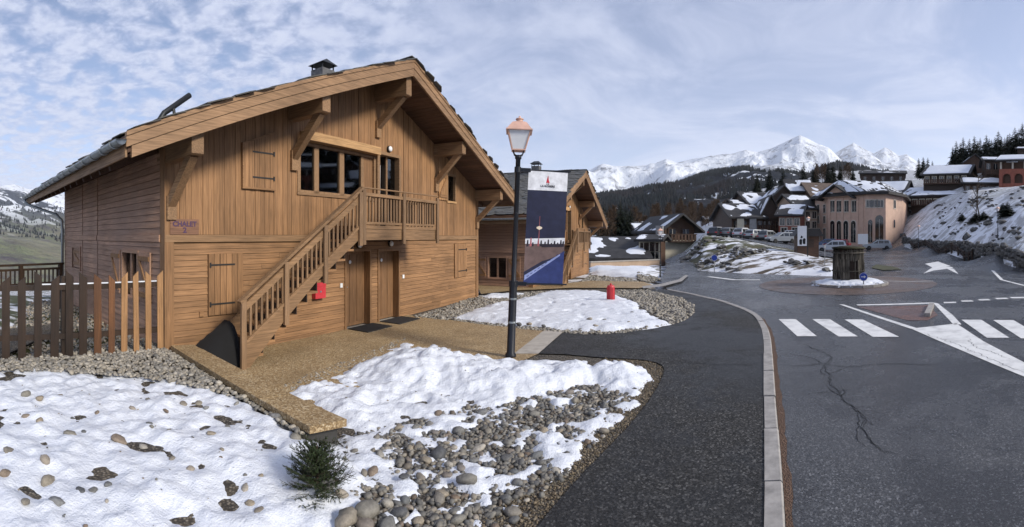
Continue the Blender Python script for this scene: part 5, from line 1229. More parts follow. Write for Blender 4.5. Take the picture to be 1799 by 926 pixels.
def woodm(name, a, b):
    t = NT(name); r = t.rand(); p = t.noise(t.co('Position'), .004, 3, .6); return t.done(t.mix(t.rng(p, .5, .62), t.mix(r, a, b), (.018, .015, .017)), .8, 0, .1)
M['wood_far'] = woodm('far_firs', (.004, .008, .010), (.012, .018, .022))
far_wood('forest', 'dark fir wood covering the mountainside behind the village', 'dark forested mountainside behind the village', 15000, 440, (1030, 1640), 11, 20, .24, .0045, 3, M['wood_far'])
far_wood('forest', 'dark woods scattered over the far side of the valley', 'far side of the valley with meadows, woods and snow', 1200, 1000, (-60, 300), 22, 38, .66, .0012, 11, M['wood_far'])

# ------------------------------------------------------------------ trees
def leafm(name, a, b):
    t = NT(name); r = t.rand(); n_ = t.noise(t.co('Object'), 1.2, 3, .6); c = t.mix(r, a, b); c = t.mix(t.rng(n_, .35, .65), c, tuple(q * .5 for q in a)); return t.done(c, .7, 0, .2)
M['fir'] = leafm('fir_needles', (.008, .013, .008), (.028, .036, .020)); M['larch_twig'] = leafm('bare_larch', (.065, .042, .027), (.16, .10, .060)); M['scrub'] = leafm('scrub', (.02, .022, .010), (.06, .055, .025))
def conifer_parts(seed, H_=10.0, wid=.20, mat='fir', dens=1.0, open_=.0):
    rr = random.Random(seed); tr = MB(); tr.tube([(0, 0, -.4), (rr.uniform(-.1, .1), 0, H_ * .5), (0, 0, H_)], [H_ * .016, H_ * .010, H_ * .002], 6); lf = MB()
    nl = int(26 * dens)
    for i in range(nl):
        t = i / nl; z = H_ * (.06 + .93 * t); L_ = H_ * wid * (1 - t) ** .62 * rr.uniform(.75, 1.2) + .12; nb = max(4, int(9 * (1 - t) + 3))
        for k in range(nb):
            if rr.random() < open_: continue
            a = 2 * pi * k / nb + rr.uniform(-.4, .4) + i; l2 = L_ * rr.uniform(.65, 1.15); d = Vector((cos(a), sin(a), 0)); sd = Vector((-sin(a), cos(a), 0)); z2 = z + rr.uniform(-.1, .1)
            for q in range(4):
                f0 = q / 4; f1 = (q + 1.35) / 4; w_ = l2 * .27 * (1.15 - f0); dr = -.18 - .30 * f0
                p0 = d * l2 * f0 + Vector((0, 0, z2 + l2 * f0 * (dr * .6))); p1 = d * l2 * f1 + Vector((0, 0, z2 + l2 * f1 * dr + rr.uniform(-.1, .1)))
                lf.add([p0, p0.lerp(p1, .55) + sd * w_ + Vector((0, 0, -.25 * w_)), p1], [(0, 1, 2)]); lf.add([p0, p1, p0.lerp(p1, .55) - sd * w_ + Vector((0, 0, -.35 * w_))], [(0, 1, 2)])
                if q > 0: lf.add([p0, p0 + d * w_ * .3 + Vector((0, 0, -w_ * 1.2)), p1], [(0, 1, 2)])
    return tr.mesh('trunk_shape'), lf.mesh('crown_shape'), mat
def bare_parts(seed, H_=9.0, mat='larch_twig', spread=.42):
    rr = random.Random(seed); tr = MB(); tw = MB()
    def grow(p, d, L_, r, lv):
        n_ = 3; pts = [p]; q = p.copy(); dd = d.copy()
        for i in range(n_): dd = (dd + Vector((rr.uniform(-.18, .18), rr.uniform(-.18, .18), rr.uniform(-.02, .12)))).normalized(); q = q + dd * L_ / n_; pts.append(q.copy())
        (tr if lv < 2 else tw).tube(pts, [r * (1 - .6 * i / n_) for i in range(n_ + 1)], 5 if lv < 2 else 3, False)
        if lv < 4:
            for k in range({0: 13, 1: 6, 2: 5, 3: 4}[lv]):
                f_ = rr.uniform(.22 if lv == 0 else .2, 1); i = min(int(f_ * n_), n_ - 1); b = pts[i].lerp(pts[i + 1], f_ * n_ - i); a = rr.uniform(0, 6.28); e = Vector((cos(a), sin(a), rr.uniform(.1, .7))).normalized(); grow(b, (e * .8 + dd * .35).normalized(), L_ * spread * rr.uniform(.6, 1.1) * ((1.15 - .6 * f_) if lv == 0 else 1), r * .42, lv + 1)
    grow(Vector((0, 0, -.2)), Vector((0, 0, 1)), H_, H_ * .017, 0)
    return tr.mesh('trunk_shape'), tw.mesh('twig_shape'), mat
CON = [conifer_parts(s, 10, w_, 'fir', d, o) for s, w_, d, o in ((1, .27, 1.2, .02), (2, .24, 1.3, .05), (3, .30, 1.2, .04), (4, .22, 1.2, .08))]
def bare_far(seed, H_=9.0):
    a, b, m_ = bare_parts(seed, H_); rr = random.Random(seed); tw = MB()
    for i in range(620):
        t = rr.random() ** .8; z = H_ * (.16 + .84 * t); an = rr.uniform(0, 6.28); rad = H_ * .20 * (1.08 - t) ** .7 * sqrt(rr.random()); p = Vector((rad * cos(an), rad * sin(an), z)); d = Vector((cos(an) * .55 + rr.uniform(-.3, .3), sin(an) * .55 + rr.uniform(-.3, .3), .8)).normalized() * rr.uniform(.5, 1.1); sd = d.cross(Vector((rr.uniform(-1, 1), rr.uniform(-1, 1), .2))).normalized() * rr.uniform(.04, .10)
        tw.add([p - sd, p + sd, p + d], [(0, 1, 2)])
    return a, tw.mesh('twig_shape'), m_
BARE = [bare_far(s) for s in (5, 6, 7)] + [bare_parts(s, 9) for s in (8, 9)]
for (a, b, m_) in CON + BARE: a.materials.append(M['bark']); b.materials.append(M[m_])
def tree(kind, v, loc, h, label, group, rz=None, name=None):
    a, b, m_ = (CON if kind == 'c' else BARE)[v]; s_ = h / (10 if kind == 'c' else 9.0 * 1.05)
    t = empty(name or ('spruce_tree' if kind == 'c' else 'bare_tree'), loc, R.uniform(0, 6.28) if rz is None else rz, label, 'tree', group); t.scale = (s_ * R.uniform(.9, 1.1), s_ * R.uniform(.9, 1.1), s_)
    link('trunk', a, None, t); link('crown', b, None, t); return t
def tree_px(kind, v, px, ytop, r, label, group, ybase=None):
    p = TP(px, r); zb = p.z if ybase is None else ZY(ybase, r); p.z = zb; tree(kind, v, p, max(2.0, ZY(ytop, r) - zb), label, group)
# ridge wood on the right
rw = [(1674, 256, 129), (1687, 250, 131), (1717, 246, 136), (1738, 242, 136), (1759, 238, 131), (1779, 234, 136), (1680, 247, 128), (1692, 240, 126), (1703, 243, 132), (1712, 238, 127), (1722, 241, 133), (1733, 236, 126), (1742, 244, 130), (1754, 229, 128), (1765, 240, 134), (1774, 233, 127), (1783, 222, 126), (1790, 226, 132), (1796, 215, 125), (1806, 210, 128), (1820, 208, 130), (1697, 252, 140), (1728, 248, 142), (1748, 240, 142), (1770, 236, 142), (1787, 232, 144)]
ORD = ['leftmost'] + [q + ' from left' for q in 'second third fourth fifth sixth seventh eighth ninth tenth eleventh twelfth thirteenth fourteenth fifteenth sixteenth seventeenth eighteenth nineteenth twentieth'.split()] + [q + ' from right' for q in 'sixth fifth fourth third second'.split()] + ['rightmost']
for i, (x, y, r) in enumerate(sorted(rw)): tree_px('c', i % 4, x, y, r, 'tall dark spruce on the right skyline, ' + ORD[i], 'spruces on the right skyline', 300)
for x, y, r in ((1614, 277, 120), (1622, 275, 122), (1630, 276, 118), (1638, 282, 121)): tree_px('c', R.randrange(4), x, y, r, 'dark spruce left of the upper chalet with white board', 'spruces beside the upper chalet', 312)
for i, (x, y, r, k) in enumerate(((1052, 362, 72, 'b'), (1062, 356, 78, 'c'), (1072, 366, 74, 'b'), (1080, 360, 82, 'b'), (1090, 352, 76, 'c'), (1098, 358, 84, 'c'), (1108, 364, 78, 'c'), (1116, 362, 86, 'b'), (1125, 372, 90, 'b'), (1134, 378, 88, 'b'), (1045, 368, 80, 'b'), (1102, 368, 70, 'c'))):
    tree_px(k, R.randrange(4) if k == 'c' else R.randrange(3), x, y, r, 'dark spruce in the copse right of the second chalet' if k == 'c' else 'bare brown tree in the copse right of the second chalet', 'copse behind the second chalet', 426)
for i in range(42):
    x = R.uniform(1142, 1292); r = R.uniform(120, 190); yb = 404 - (x - 1142) * .06 - (r - 120) * .12; tree_px('b', R.randrange(3), x, yb - R.uniform(28, 46) , r, 'bare brown larch behind the village, ' + ('above the car park' if x > 1235 else ('above the chalet with white ground floor' if x > 1180 else 'right of the copse')), 'bare larches behind the village', yb)
for i in range(16):
    x = R.uniform(1425, 1500); r = R.uniform(135, 170); yb = 322 - (r - 135) * .1; tree_px('b' if i % 3 else 'c', R.randrange(3), x, yb - R.uniform(24, 36), r, 'bare brown larch above the pink building' if i % 3 else 'dark spruce above the pink building', 'trees above the pink building', yb)
for x, r, h in ((1352, 150, 10), (1376, 150, 9), (1330, 160, 9), (1412, 150, 10)): p = TP(x, r); tree('c', R.randrange(4), p, h, 'dark spruce between the rear roofs of the village', 'spruces between the rear roofs')
tree('b', 3, TP(1722, 52), 5.2, 'bare dark tree on the snowy bank above the stone wall', None); tree('b', 4, TP(1716, 53), 3.6, 'smaller bare sapling beside the bare tree on the bank', None)
for x, r, h in ((1770, 47, 1.5), (1762, 50, 1.1), (1728, 51, 1.0), (1714, 51.5, 1.2), (1690, 56, 1.0)):
    t = tree('c', 2, TP(x, r), h, 'low dark bush on the snowy bank above the wall', 'bushes on the bank', name='bush'); t['category'] = 'bush'; t.scale = (t.scale[0] * 2.6, t.scale[1] * 2.6, t.scale[2])

# ------------------------------------------------------------------ houses of the village
M['dwood'] = wood('dark_chalet_wood', (.045, .028, .020), 'x', var=.3); M['bwood'] = wood('brown_chalet_wood', (.075, .040, .025), 'x', var=.3)
M['pink'] = plain('pink_render', (.53, .365, .28), .8, 0, .12, 1.2); M['tan'] = plain('tan_render', (.42, .31, .225), .8, 0, .12, 1.2); M['redw'] = plain('red_render', (.26, .085, .055), .8, 0, .2, 1.5); M['cream'] = plain('cream_render', (.50, .46, .36), .8, 0, .12, 1.5); M['grey'] = plain('grey_render', (.25, .25, .25), .8, 0, .2, 1.5)
M['roofd'] = plain('dark_village_roof', (.022, .021, .022), .75, 0, .5, 1.5); M['roofb'] = plain('brown_village_roof', (.10, .070, .050), .75, 0, .4, 1.5); M['trim'] = plain('pale_trim', (.52, .47, .40), .7, 0, .1, 2)
M['snowroof'] = M['snow']
def window_at(par, x, z, w_, h_, y=0.0, trim='trim', arch=False, axis='x', glass='glass'):
    """window on the front plane y (facing -y): surround, recess and pane"""
    def arc(x0, x1, z0, z1): 
        if not arch: return [(x0, z0), (x1, z0), (x1, z1), (x0, z1)]
        r = (x1 - x0) / 2; return [(x0, z0), (x1, z0)] + [((x0 + x1) / 2 + r * cos(a), z1 - r + r * sin(a)) for a in np.linspace(0, pi, 9)]
    f_ = MB().prism(arc(x - w_ / 2 - .16, x + w_ / 2 + .16, z - (0 if arch else .12), z + h_ + .16), 'y', y - .07, y + .02).build('window', M[trim], par)
    g = MB().prism(arc(x - w_ / 2, x + w_ / 2, z + .02, z + h_), 'y', y - .085, y - .072).build('pane', M[glass], f_)
    if w_ > .7: MB().box((x - .03, y - .105, z + .02), (x + .03, y - .086, z + h_ * (.85 if arch else .98))).build('mullion', M['trim'], f_)
    return f_
def house(name, label, px0, px1, r, ybase, yeave, yridge, wallm, roofm, yaw=0.0, depth=None, ridge='x', snow=.6, wins=(), over=.7, balc=(), base=None, cat='house', group='houses of the village', wintrim='trim', thick=.28, chim=False):
    """front wall spans columns px0..px1 at distance r; ridge 'x' runs along the front, 'y' shows its gable"""
    cx_ = (px0 + px1) / 2; a = azm(cx_); wd = (px1 - px0) / F * r / max(.4, cos(yaw)); dp = depth or wd * .9
    zb, ze, zr = ZY(ybase, r), ZY(yeave, r), ZY(yridge, r); p = PR(cx_, r, zb)
    t = empty(name, p, -a + yaw, label, cat, group); h, rh = ze - zb, zr - ze; X = wd / 2
    wl = MB().box((-X, 0, -3), (X, dp, h))
    if ridge == 'y': wl.prism([(-X, h), (X, h), (0, h + rh)], 'y', .0, dp)
    else: wl.add([(-X, 0, h), (-X, dp, h), (-X, dp / 2, h + rh), (X, 0, h), (X, dp, h), (X, dp / 2, h + rh)], [(0, 1, 2), (5, 4, 3), (0, 2, 5, 3), (1, 4, 5, 2)])
    wall_ = wl.build('wall', M[wallm], t)
    if base: MB().box((-X - .03, -.03, -3), (X + .03, dp + .03, h * base[1])).build('base_storey', M[base[0]], t)
    rm = MB(); sn = []
    if ridge == 'y':
        m_ = rh / X
        for s_ in (-1, 1):
            q = [(s_ * -.0, h + rh + .02), (s_ * (X + over), h - over * m_ + .02), (s_ * (X + over), h - over * m_ + .02 + thick), (0, h + rh + .02 + thick)]
            MB().prism(q, 'y', -over * 1.2, dp + over).build('roof', M[roofm], t)
            if snow: sn.append(([(s_ * X * .08, 0), (s_ * (X + over) * .97, 0)], m_, s_))
        rf = [c for c in [o for o in t.children]] if False else None
    else:
        m_ = rh / (dp / 2)
        for s_ in (-1, 1):
            y_e = dp / 2 + s_ * (dp / 2 + over); q = [(dp / 2, h + rh + .02), (y_e, h - over * m_ + .02), (y_e, h - over * m_ + .02 + thick), (dp / 2, h + rh + .02 + thick)]
            MB().prism(q, 'x', -X - over, X + over).build('roof', M[roofm], t)
    # lying snow, melted to ragged sheets
    if snow:
        rr = random.Random(int(px0 * 7 + r)); nx, ny = 26, 14
        for s_ in (-1, 1):
            V = []; K = []
            for j in range(ny):
                for i in range(nx):
                    u, v = i / (nx - 1), j / (ny - 1)
                    if ridge == 'y': x = s_ * (X + over) * (.03 + .95 * v); y = -over * 1.15 + (dp + 2.1 * over) * u; z = h + rh - abs(x) * m_ + .02 + thick
                    else: x = -X - over * .95 + (wd + 1.9 * over) * u; yy = (dp / 2 + over) * (.03 + .95 * v); y = dp / 2 + s_ * yy; z = h + rh - yy * m_ + .02 + thick
                    n_ = fbm(x * .35 + rr.random() * 0 + px0, y * .35, r, 4); d_ = n_ * .9 + (snow - .5) * 1.6; e_ = min(u, 1 - u, v, 1 - v) * 8
                    V.append((x, y, z + max(-.06, min(.16, d_ * .35)) if e_ > .6 else z - .05)); K.append(d_ > -.25)
            F_ = [(j * nx + i, j * nx + i + 1, (j + 1) * nx + i + 1, (j + 1) * nx + i) for j in range(ny - 1) for i in range(nx - 1) if K[j * nx + i] or K[(j + 1) * nx + i + 1]]
            if F_: MB().add(V, F_).build('roof_snow', M['snowroof'], t, True)
    for w0 in wins:
        x, z, ww, hh = w0[:4]; window_at(t, x * wd, z * h, ww, hh, -.03 if base else 0.0, wintrim, len(w0) > 4)
    for (x0, x1, z) in balc:
        b = MB().box((x0 * wd, -1.0, z * h), (x1 * wd, -.02, z * h + .16)).build('balcony', M['bwood'], t); MB().box((x0 * wd, -1.0, z * h + .95), (x1 * wd, -.92, z * h + 1.05)).build('handrail', M['bwood'], b)
        n_ = max(4, int((x1 - x0) * wd / .45)); 
        for i in range(n_): xx = (x0 + (x1 - x0) * (i + .5) / n_) * wd; boxo('railing_board', (xx - .14, -.98, z * h + .161), (xx + .14, -.94, z * h + .949), M['bwood'], b)
    if chim: boxo('chimney', (X * .3, dp * .45, h + rh * .5), (X * .3 + .8, dp * .45 + .8, h + rh + 1.3), M['grey'], t)
    return t
WN = lambda n_, z, w_, h_: [(-.5 + (i + .5) / n_, z, w_, h_) for i in range(n_)]
house('house', 'dark timber house with pale stone pillars at the left end of the village row', 1286, 1342, 80, 424, 382, 356, 'dwood', 'roofd', .35, 12, 'x', .5, WN(4, .55, .9, 1.3) + WN(3, .12, 1.0, 1.5), balc=((-.4, .45, .42),), wintrim='bwood')
for x, m_ in ((1301, 'cream'), (1323, 'grey')):
    p = PR(x, 76, ZY(424, 76)); t = empty('stone_pillar', p, -azm(x), ('cream' if m_ == 'cream' else 'grey') + ' masonry pillar in front of the dark timber house', 'pillar'); MB().prism([(-.7, -2), (.7, -2), (.55, ZY(384, 76) - p.z), (-.55, ZY(384, 76) - p.z)], 'y', 0, 1.2).build('shaft', M[m_], t); boxo('cap', (-.75, -.1, ZY(384, 76) - p.z), (.75, 1.3, ZY(384, 76) - p.z + .2), M['roofd'], t)
house('house', 'dark gabled timber house second from left in the village row', 1334, 1374, 82, 424, 384, 345, 'dwood', 'roofd', .2, 12, 'y', .5, WN(3, .55, .9, 1.3), balc=((-.45, .45, .45),), wintrim='bwood')
house('house', 'red-walled house with snow on its dark roof in the village row', 1368, 1406, 78, 424, 378, 358, 'redw', 'roofd', -.15, 10, 'x', .55, WN(3, .62, .8, 1.1) + WN(2, .2, .9, 1.4))
house('house', 'tan house with small windows left of the pink building', 1402, 1436, 84, 424, 366, 340, 'tan', 'roofd', .5, 11, 'x', .45, WN(3, .70, .8, 1.2) + WN(3, .40, .8, 1.2) + WN(3, .1, .9, 1.4))
house('house', 'dark rear house with snowy roof above the red-walled house', 1384, 1426, 108, 400, 336, 312, 'dwood', 'roofd', .1, 11, 'x', .7, WN(4, .7, .9, 1.2), wintrim='bwood')
house('house', 'dark rear house with long snowy roof, leftmost of the second row', 1318, 1384, 100, 410, 360, 336, 'dwood', 'roofd', .45, 12, 'x', .45, WN(5, .7, .9, 1.2), wintrim='bwood')
house('house', 'house with orange-brown timber gable above the pink building', 1428, 1508, 104, 395, 345, 318, 'bwood', 'roofb', .35, 14, 'x', .35, WN(6, .72, .9, 1.2), wintrim='band')
house('house', 'broad house with big snow-covered roof behind the pink building', 1508, 1585, 108, 390, 341, 313, 'dwood', 'roofd', -.25, 16, 'x', .85, WN(6, .75, .9, 1.2), wintrim='bwood')
house('house', 'dark house with snow-covered roof right behind the pink building', 1580, 1648, 100, 390, 344, 325, 'dwood', 'roofd', -.35, 14, 'x', .85, WN(5, .62, 1.0, 1.3), wintrim='cream', balc=((-.45, .45, .40),))
house('house', 'low flat dark house on the skyline above the big snowy roof', 1512, 1590, 135, 330, 305, 297, 'dwood', 'roofd', 0, 10, 'x', .3, WN(5, .5, .9, 1.2), wintrim='bwood')
house('house', 'dark upper chalet with white board and snowy roof on the bank', 1622, 1700, 98, 330, 306, 284, 'dwood', 'roofd', -.2, 13, 'x', .85, WN(6, .42, .8, 1.2), wintrim='cream', balc=((-.48, .48, .25),))
house('house', 'brown gabled house behind the upper chalet', 1682, 1742, 112, 325, 296, 272, 'bwood', 'roofd', .2, 13, 'y', .55, WN(3, .5, .9, 1.3), wintrim='bwood')
house('house', 'dark house with thin snow on its roof left of the far arcade', 1730, 1768, 100, 322, 282, 272, 'dwood', 'roofd', .1, 10, 'x', .8, WN(3, .6, .9, 1.3), wintrim='bwood', balc=((-.45, .45, .35),))
house('house', 'dark top house against the spruces at the right edge', 1788, 1830, 118, 300, 262, 254, 'dwood', 'roofd', 0, 10, 'x', .9, WN(3, .5, .9, 1.2), wintrim='bwood')
house('house', 'chalet with white ground floor and dark timber gable beyond the road', 1168, 1220, 60, 446, 400, 379, 'bwood', 'roofd', .42, 10, 'y', .5, [(-.25, .62, .9, 1.1), (.2, .62, .9, 1.1)], base=('cream', .52), balc=((-.4, .48, .45),), wintrim='bwood', over=1.0)
house('house', 'narrow brown house below the road with a red flue', 1126, 1156, 52, 470, 423, 416, 'bwood', 'roofd', -.2, 5, 'x', .35, WN(3, .6, .8, 1.0) + WN(3, .25, .8, 1.0), wintrim='cream', chim=True)
house('house', 'house sunk below the road, only its broad dark slate roof showing', 1012, 1126, 50, 470, 452, 420, 'bwood', 'roofd', .05, 14, 'x', .42, (), over=1.2)
house('house', 'small house with steep snowy roof left of the chalet with white ground floor', 1128, 1156, 70, 430, 415, 393, 'dwood', 'roofd', .4, 8, 'x', .65, ())
for i, (x0, x1, yb, ye, yr, r) in enumerate(((1262, 1280, 384, 376, 371, 150), (1270, 1290, 370, 362, 357, 170), (1240, 1256, 392, 386, 381, 140), (1120, 1142, 408, 398, 391, 100), (1284, 1300, 390, 380, 374, 130))):
    house('house', ('far little house with snowy roof, lowest left of the village', 'farthest little house high on the slope left of the village', 'far little house among bare larches', 'little timber house behind the copse', 'far little house just above the left end of the village row')[i], x0, x1, r, yb, ye, yr, 'bwood', 'roofd', .2, 7, 'x', .9, WN(2, .3, .7, .9), wintrim='cream')

house('house', 'dark house filling the gap in the second row behind the gabled timber house', 1352, 1400, 94, 410, 352, 328, 'dwood', 'roofd', .3, 10, 'y', .45, WN(3, .7, .9, 1.2), wintrim='bwood', balc=((-.45, .45, .55),))
house('house', 'dark timber house at the back left of the village row with thin snow', 1298, 1336, 96, 410, 368, 350, 'dwood', 'roofd', .4, 10, 'x', .5, WN(3, .7, .9, 1.2), wintrim='bwood')
house('house', 'long low dark building terraced under the upper chalet', 1600, 1690, 92, 368, 344, 334, 'dwood', 'roofd', -.3, 9, 'x', .7, WN(7, .35, .9, 1.1), wintrim='cream', balc=((-.48, .48, .30),))
house('house', 'long low dark building on the bank crest left of the far arcade', 1694, 1768, 92, 345, 322, 310, 'dwood', 'roofd', .1, 9, 'x', .8, WN(6, .35, .8, 1.1), wintrim='bwood')
# pink building: faceted front with arcades
def pink_building():
    t = empty('pink_building', PR(1500, 80, 0), 0, 'large pink rendered building with tall arches and snowy hipped roof', 'building', None); o0 = t.location
    foot = [(1432, 86), (1456, 81), (1512, 77), (1522, 76), (1556, 75.5), (1586, 82), (1596, 98), (1440, 104)]
    Pf = [PR(x, r) - o0 for x, r in foot]; zb, zt_ = -1.0, ZY(342, 78)
    n_ = len(Pf); vs = [(p.x, p.y, zb) for p in Pf] + [(p.x, p.y, zt_) for p in Pf]
    MB().add(vs, [tuple(range(n_, 2 * n_))] + [(i, (i + 1) % n_, n_ + (i + 1) % n_, n_ + i) for i in range(n_)]).build('wall', M['pink'], t)
    c = sum(Pf, Vector()) / n_; E_ = [c + (p - c) * 1.11 for p in Pf]; RA, RBb = c + Vector((-4, 1, 0)), c + Vector((2.5, -2.5, 0)); zr = ZY(318, 84)
    vs = [(p.x, p.y, zt_ - .15) for p in E_] + [(p.x, p.y, zt_ + .2) for p in E_] + [(RA.x, RA.y, zr), (RBb.x, RBb.y, zr)]
    f_ = [tuple(range(n_))[::-1]] + [(i, (i + 1) % n_, n_ + (i + 1) % n_, n_ + i) for i in range(n_)]
    near = [0 if (p - RA).length < (p - RBb).length else 1 for p in E_]
    for i in range(n_):
        j = (i + 1) % n_
        f_.append((n_ + i, n_ + j, 2 * n_ + near[j], 2 * n_ + near[i]) if near[i] != near[j] else (n_ + i, n_ + j, 2 * n_ + near[i]))
    rf = MB().add(vs, f_).build('roof', M['roofd'], t)
    # snow sheets lying on the roof facets
    for i in range(n_):
        j = (i + 1) % n_; a, b = E_[i], E_[j]; A = Vector((a.x, a.y, zt_ + .2)); B = Vector((b.x, b.y, zt_ + .2)); T = Vector((*(RA if near[i] == 0 else RBb).xy, zr)); T2 = Vector((*(RA if near[j] == 0 else RBb).xy, zr)); V = []; K = []; nx, ny = 22, 12
        for v in range(ny):
            for u in range(nx):
                uu, vv = .03 + .94 * u / (nx - 1), .04 + .9 * v / (ny - 1); p = A.lerp(B, uu).lerp(T.lerp(T2, uu), vv); nn = fbm(p.x * .4, p.y * .4, i, 4); d_ = nn + .12; V.append((p.x, p.y, p.z + max(-.05, min(.15, .05 + d_ * .3)))); K.append(d_ > -.1)
        F_ = [(v * nx + u, v * nx + u + 1, (v + 1) * nx + u + 1, (v + 1) * nx + u) for v in range(ny - 1) for u in range(nx - 1) if K[v * nx + u]]
        if F_: MB().add(V, F_).build('snow_sheet', M['snow'], rf, True)
    def at(px):
        for (x0, r0), (x1, r1), a, b in zip(foot, foot[1:], Pf, Pf[1:]):
            if x0 <= px <= x1: q = a.lerp(b, (px - x0) / (x1 - x0)); d = (b - a); return q, atan2(d.y, d.x), (q + o0).length
    def win(px, yb, yt, w_, arch=False, glass='glass', trim='trim'):
        q, an, r = at(px); f_ = window_at(t, 0, ZY(yb, r), w_, ZY(yt, r) - ZY(yb, r), 0, trim, arch); f_.location = (q.x, q.y, 0); f_.rotation_euler = (0, 0, an)
    for x in (1463, 1475, 1487, 1500): win(x, 426, 388, .95, True)
    for x in (1463, 1475, 1489, 1502): win(x, 372, 353, 1.0)
    for x in (1438, 1449): win(x, 374, 360, .8); win(x, 392, 380, .8); win(x, 424, 402, .9)
    win(1545, 426, 378, 1.35, True, trim='pink'); win(1529, 426, 386, .75, True, trim='pink'); win(1527, 364, 352, .9); win(1536, 364, 352, .9); win(1547, 364, 352, .9); win(1570, 400, 386, .7, True, trim='pink'); win(1571, 366, 352, .7)
    for x in (1457.5, 1469, 1481, 1494, 1507, 1516): q, an, r = at(x); o = MB().box((-.22, -.10, zb), (.22, -.005, zt_ - .2)).build('pilaster', M['pink'], t); o.location = (q.x, q.y, 0); o.rotation_euler = (0, 0, an)
    q, an, r = at(1472); o = MB().prism([(-3.2, zt_ - .3), (3.2, zt_ - .3), (0, zt_ + 1.6)], 'y', -.35, 4).build('gable', M['pink'], t); o.location = (q.x, q.y, 0); o.rotation_euler = (0, 0, an)
    for s_ in (-1, 1): o = MB().prism([(0, zt_ + 1.62), (s_ * 4.0, zt_ - .75), (s_ * 4.0, zt_ - .5), (0, zt_ + 1.9)], 'y', -1.2, 4).build('gable_roof', M['roofd'], t); o.location = (q.x, q.y, 0); o.rotation_euler = (0, 0, an)
pink_building()
# far arcade on the right hilltop
def arcade():
    r = 90; t = empty('arcade_building', PR(1800, r, ZY(325, r)), -azm(1800) - .12, 'pink arcaded building with snowy roof at the right edge above the bank', 'building'); X = 5.0
    h = ZY(284, r) - ZY(325, r)
    MB().box((-X, .6, -2), (X, 8, h)).build('wall', M['bwood'], t); boxo('parapet', (-X, -.1, h * .50), (X, .45, h * .70), M['redw'], t)
    for x in np.linspace(-X + .3, X - .3, 5): boxo('pier', (x - .35, -.15, -2), (x + .35, .5, h * .5), M['redw'], t); boxo('column', (x - .18, .0, h * .7), (x + .18, .36, h), M['trim'], t)
    for x0, x1 in zip(np.linspace(-X + .3, X - .3, 5), np.linspace(-X + .3, X - .3, 5)[1:]):
        a, b = x0 + .35, x1 - .35; c = (a + b) / 2; rr = (b - a) / 2; zc = h * .5 - rr - .02
        MB().prism([(a, h * .5), (a, zc)] + [(c - rr * cos(q), zc + rr * sin(q)) for q in np.linspace(0, pi, 11)][1:-1] + [(b, zc), (b, h * .5)], 'y', -.08, .42).build('arch', M['redw'], t)
    boxo('lower_wall', (-X, -.05, -2), (X, .4, h * .08), M['redw'], t)
    for s_ in (-1,): MB().prism([(-1.0, h), (4.5, h + 1.8), (4.5, h + 2.1), (-1.0, h + .3)], 'x', -X - .8, X + .8).build('roof', M['roofd'], t)
    MB().prism([(-.85, h + .35), (4.3, h + 2.04), (4.3, h + 2.2), (-.85, h + .5)], 'x', -X - .5, X + .6).build('roof_snow', M['snow'], t)
arcade()
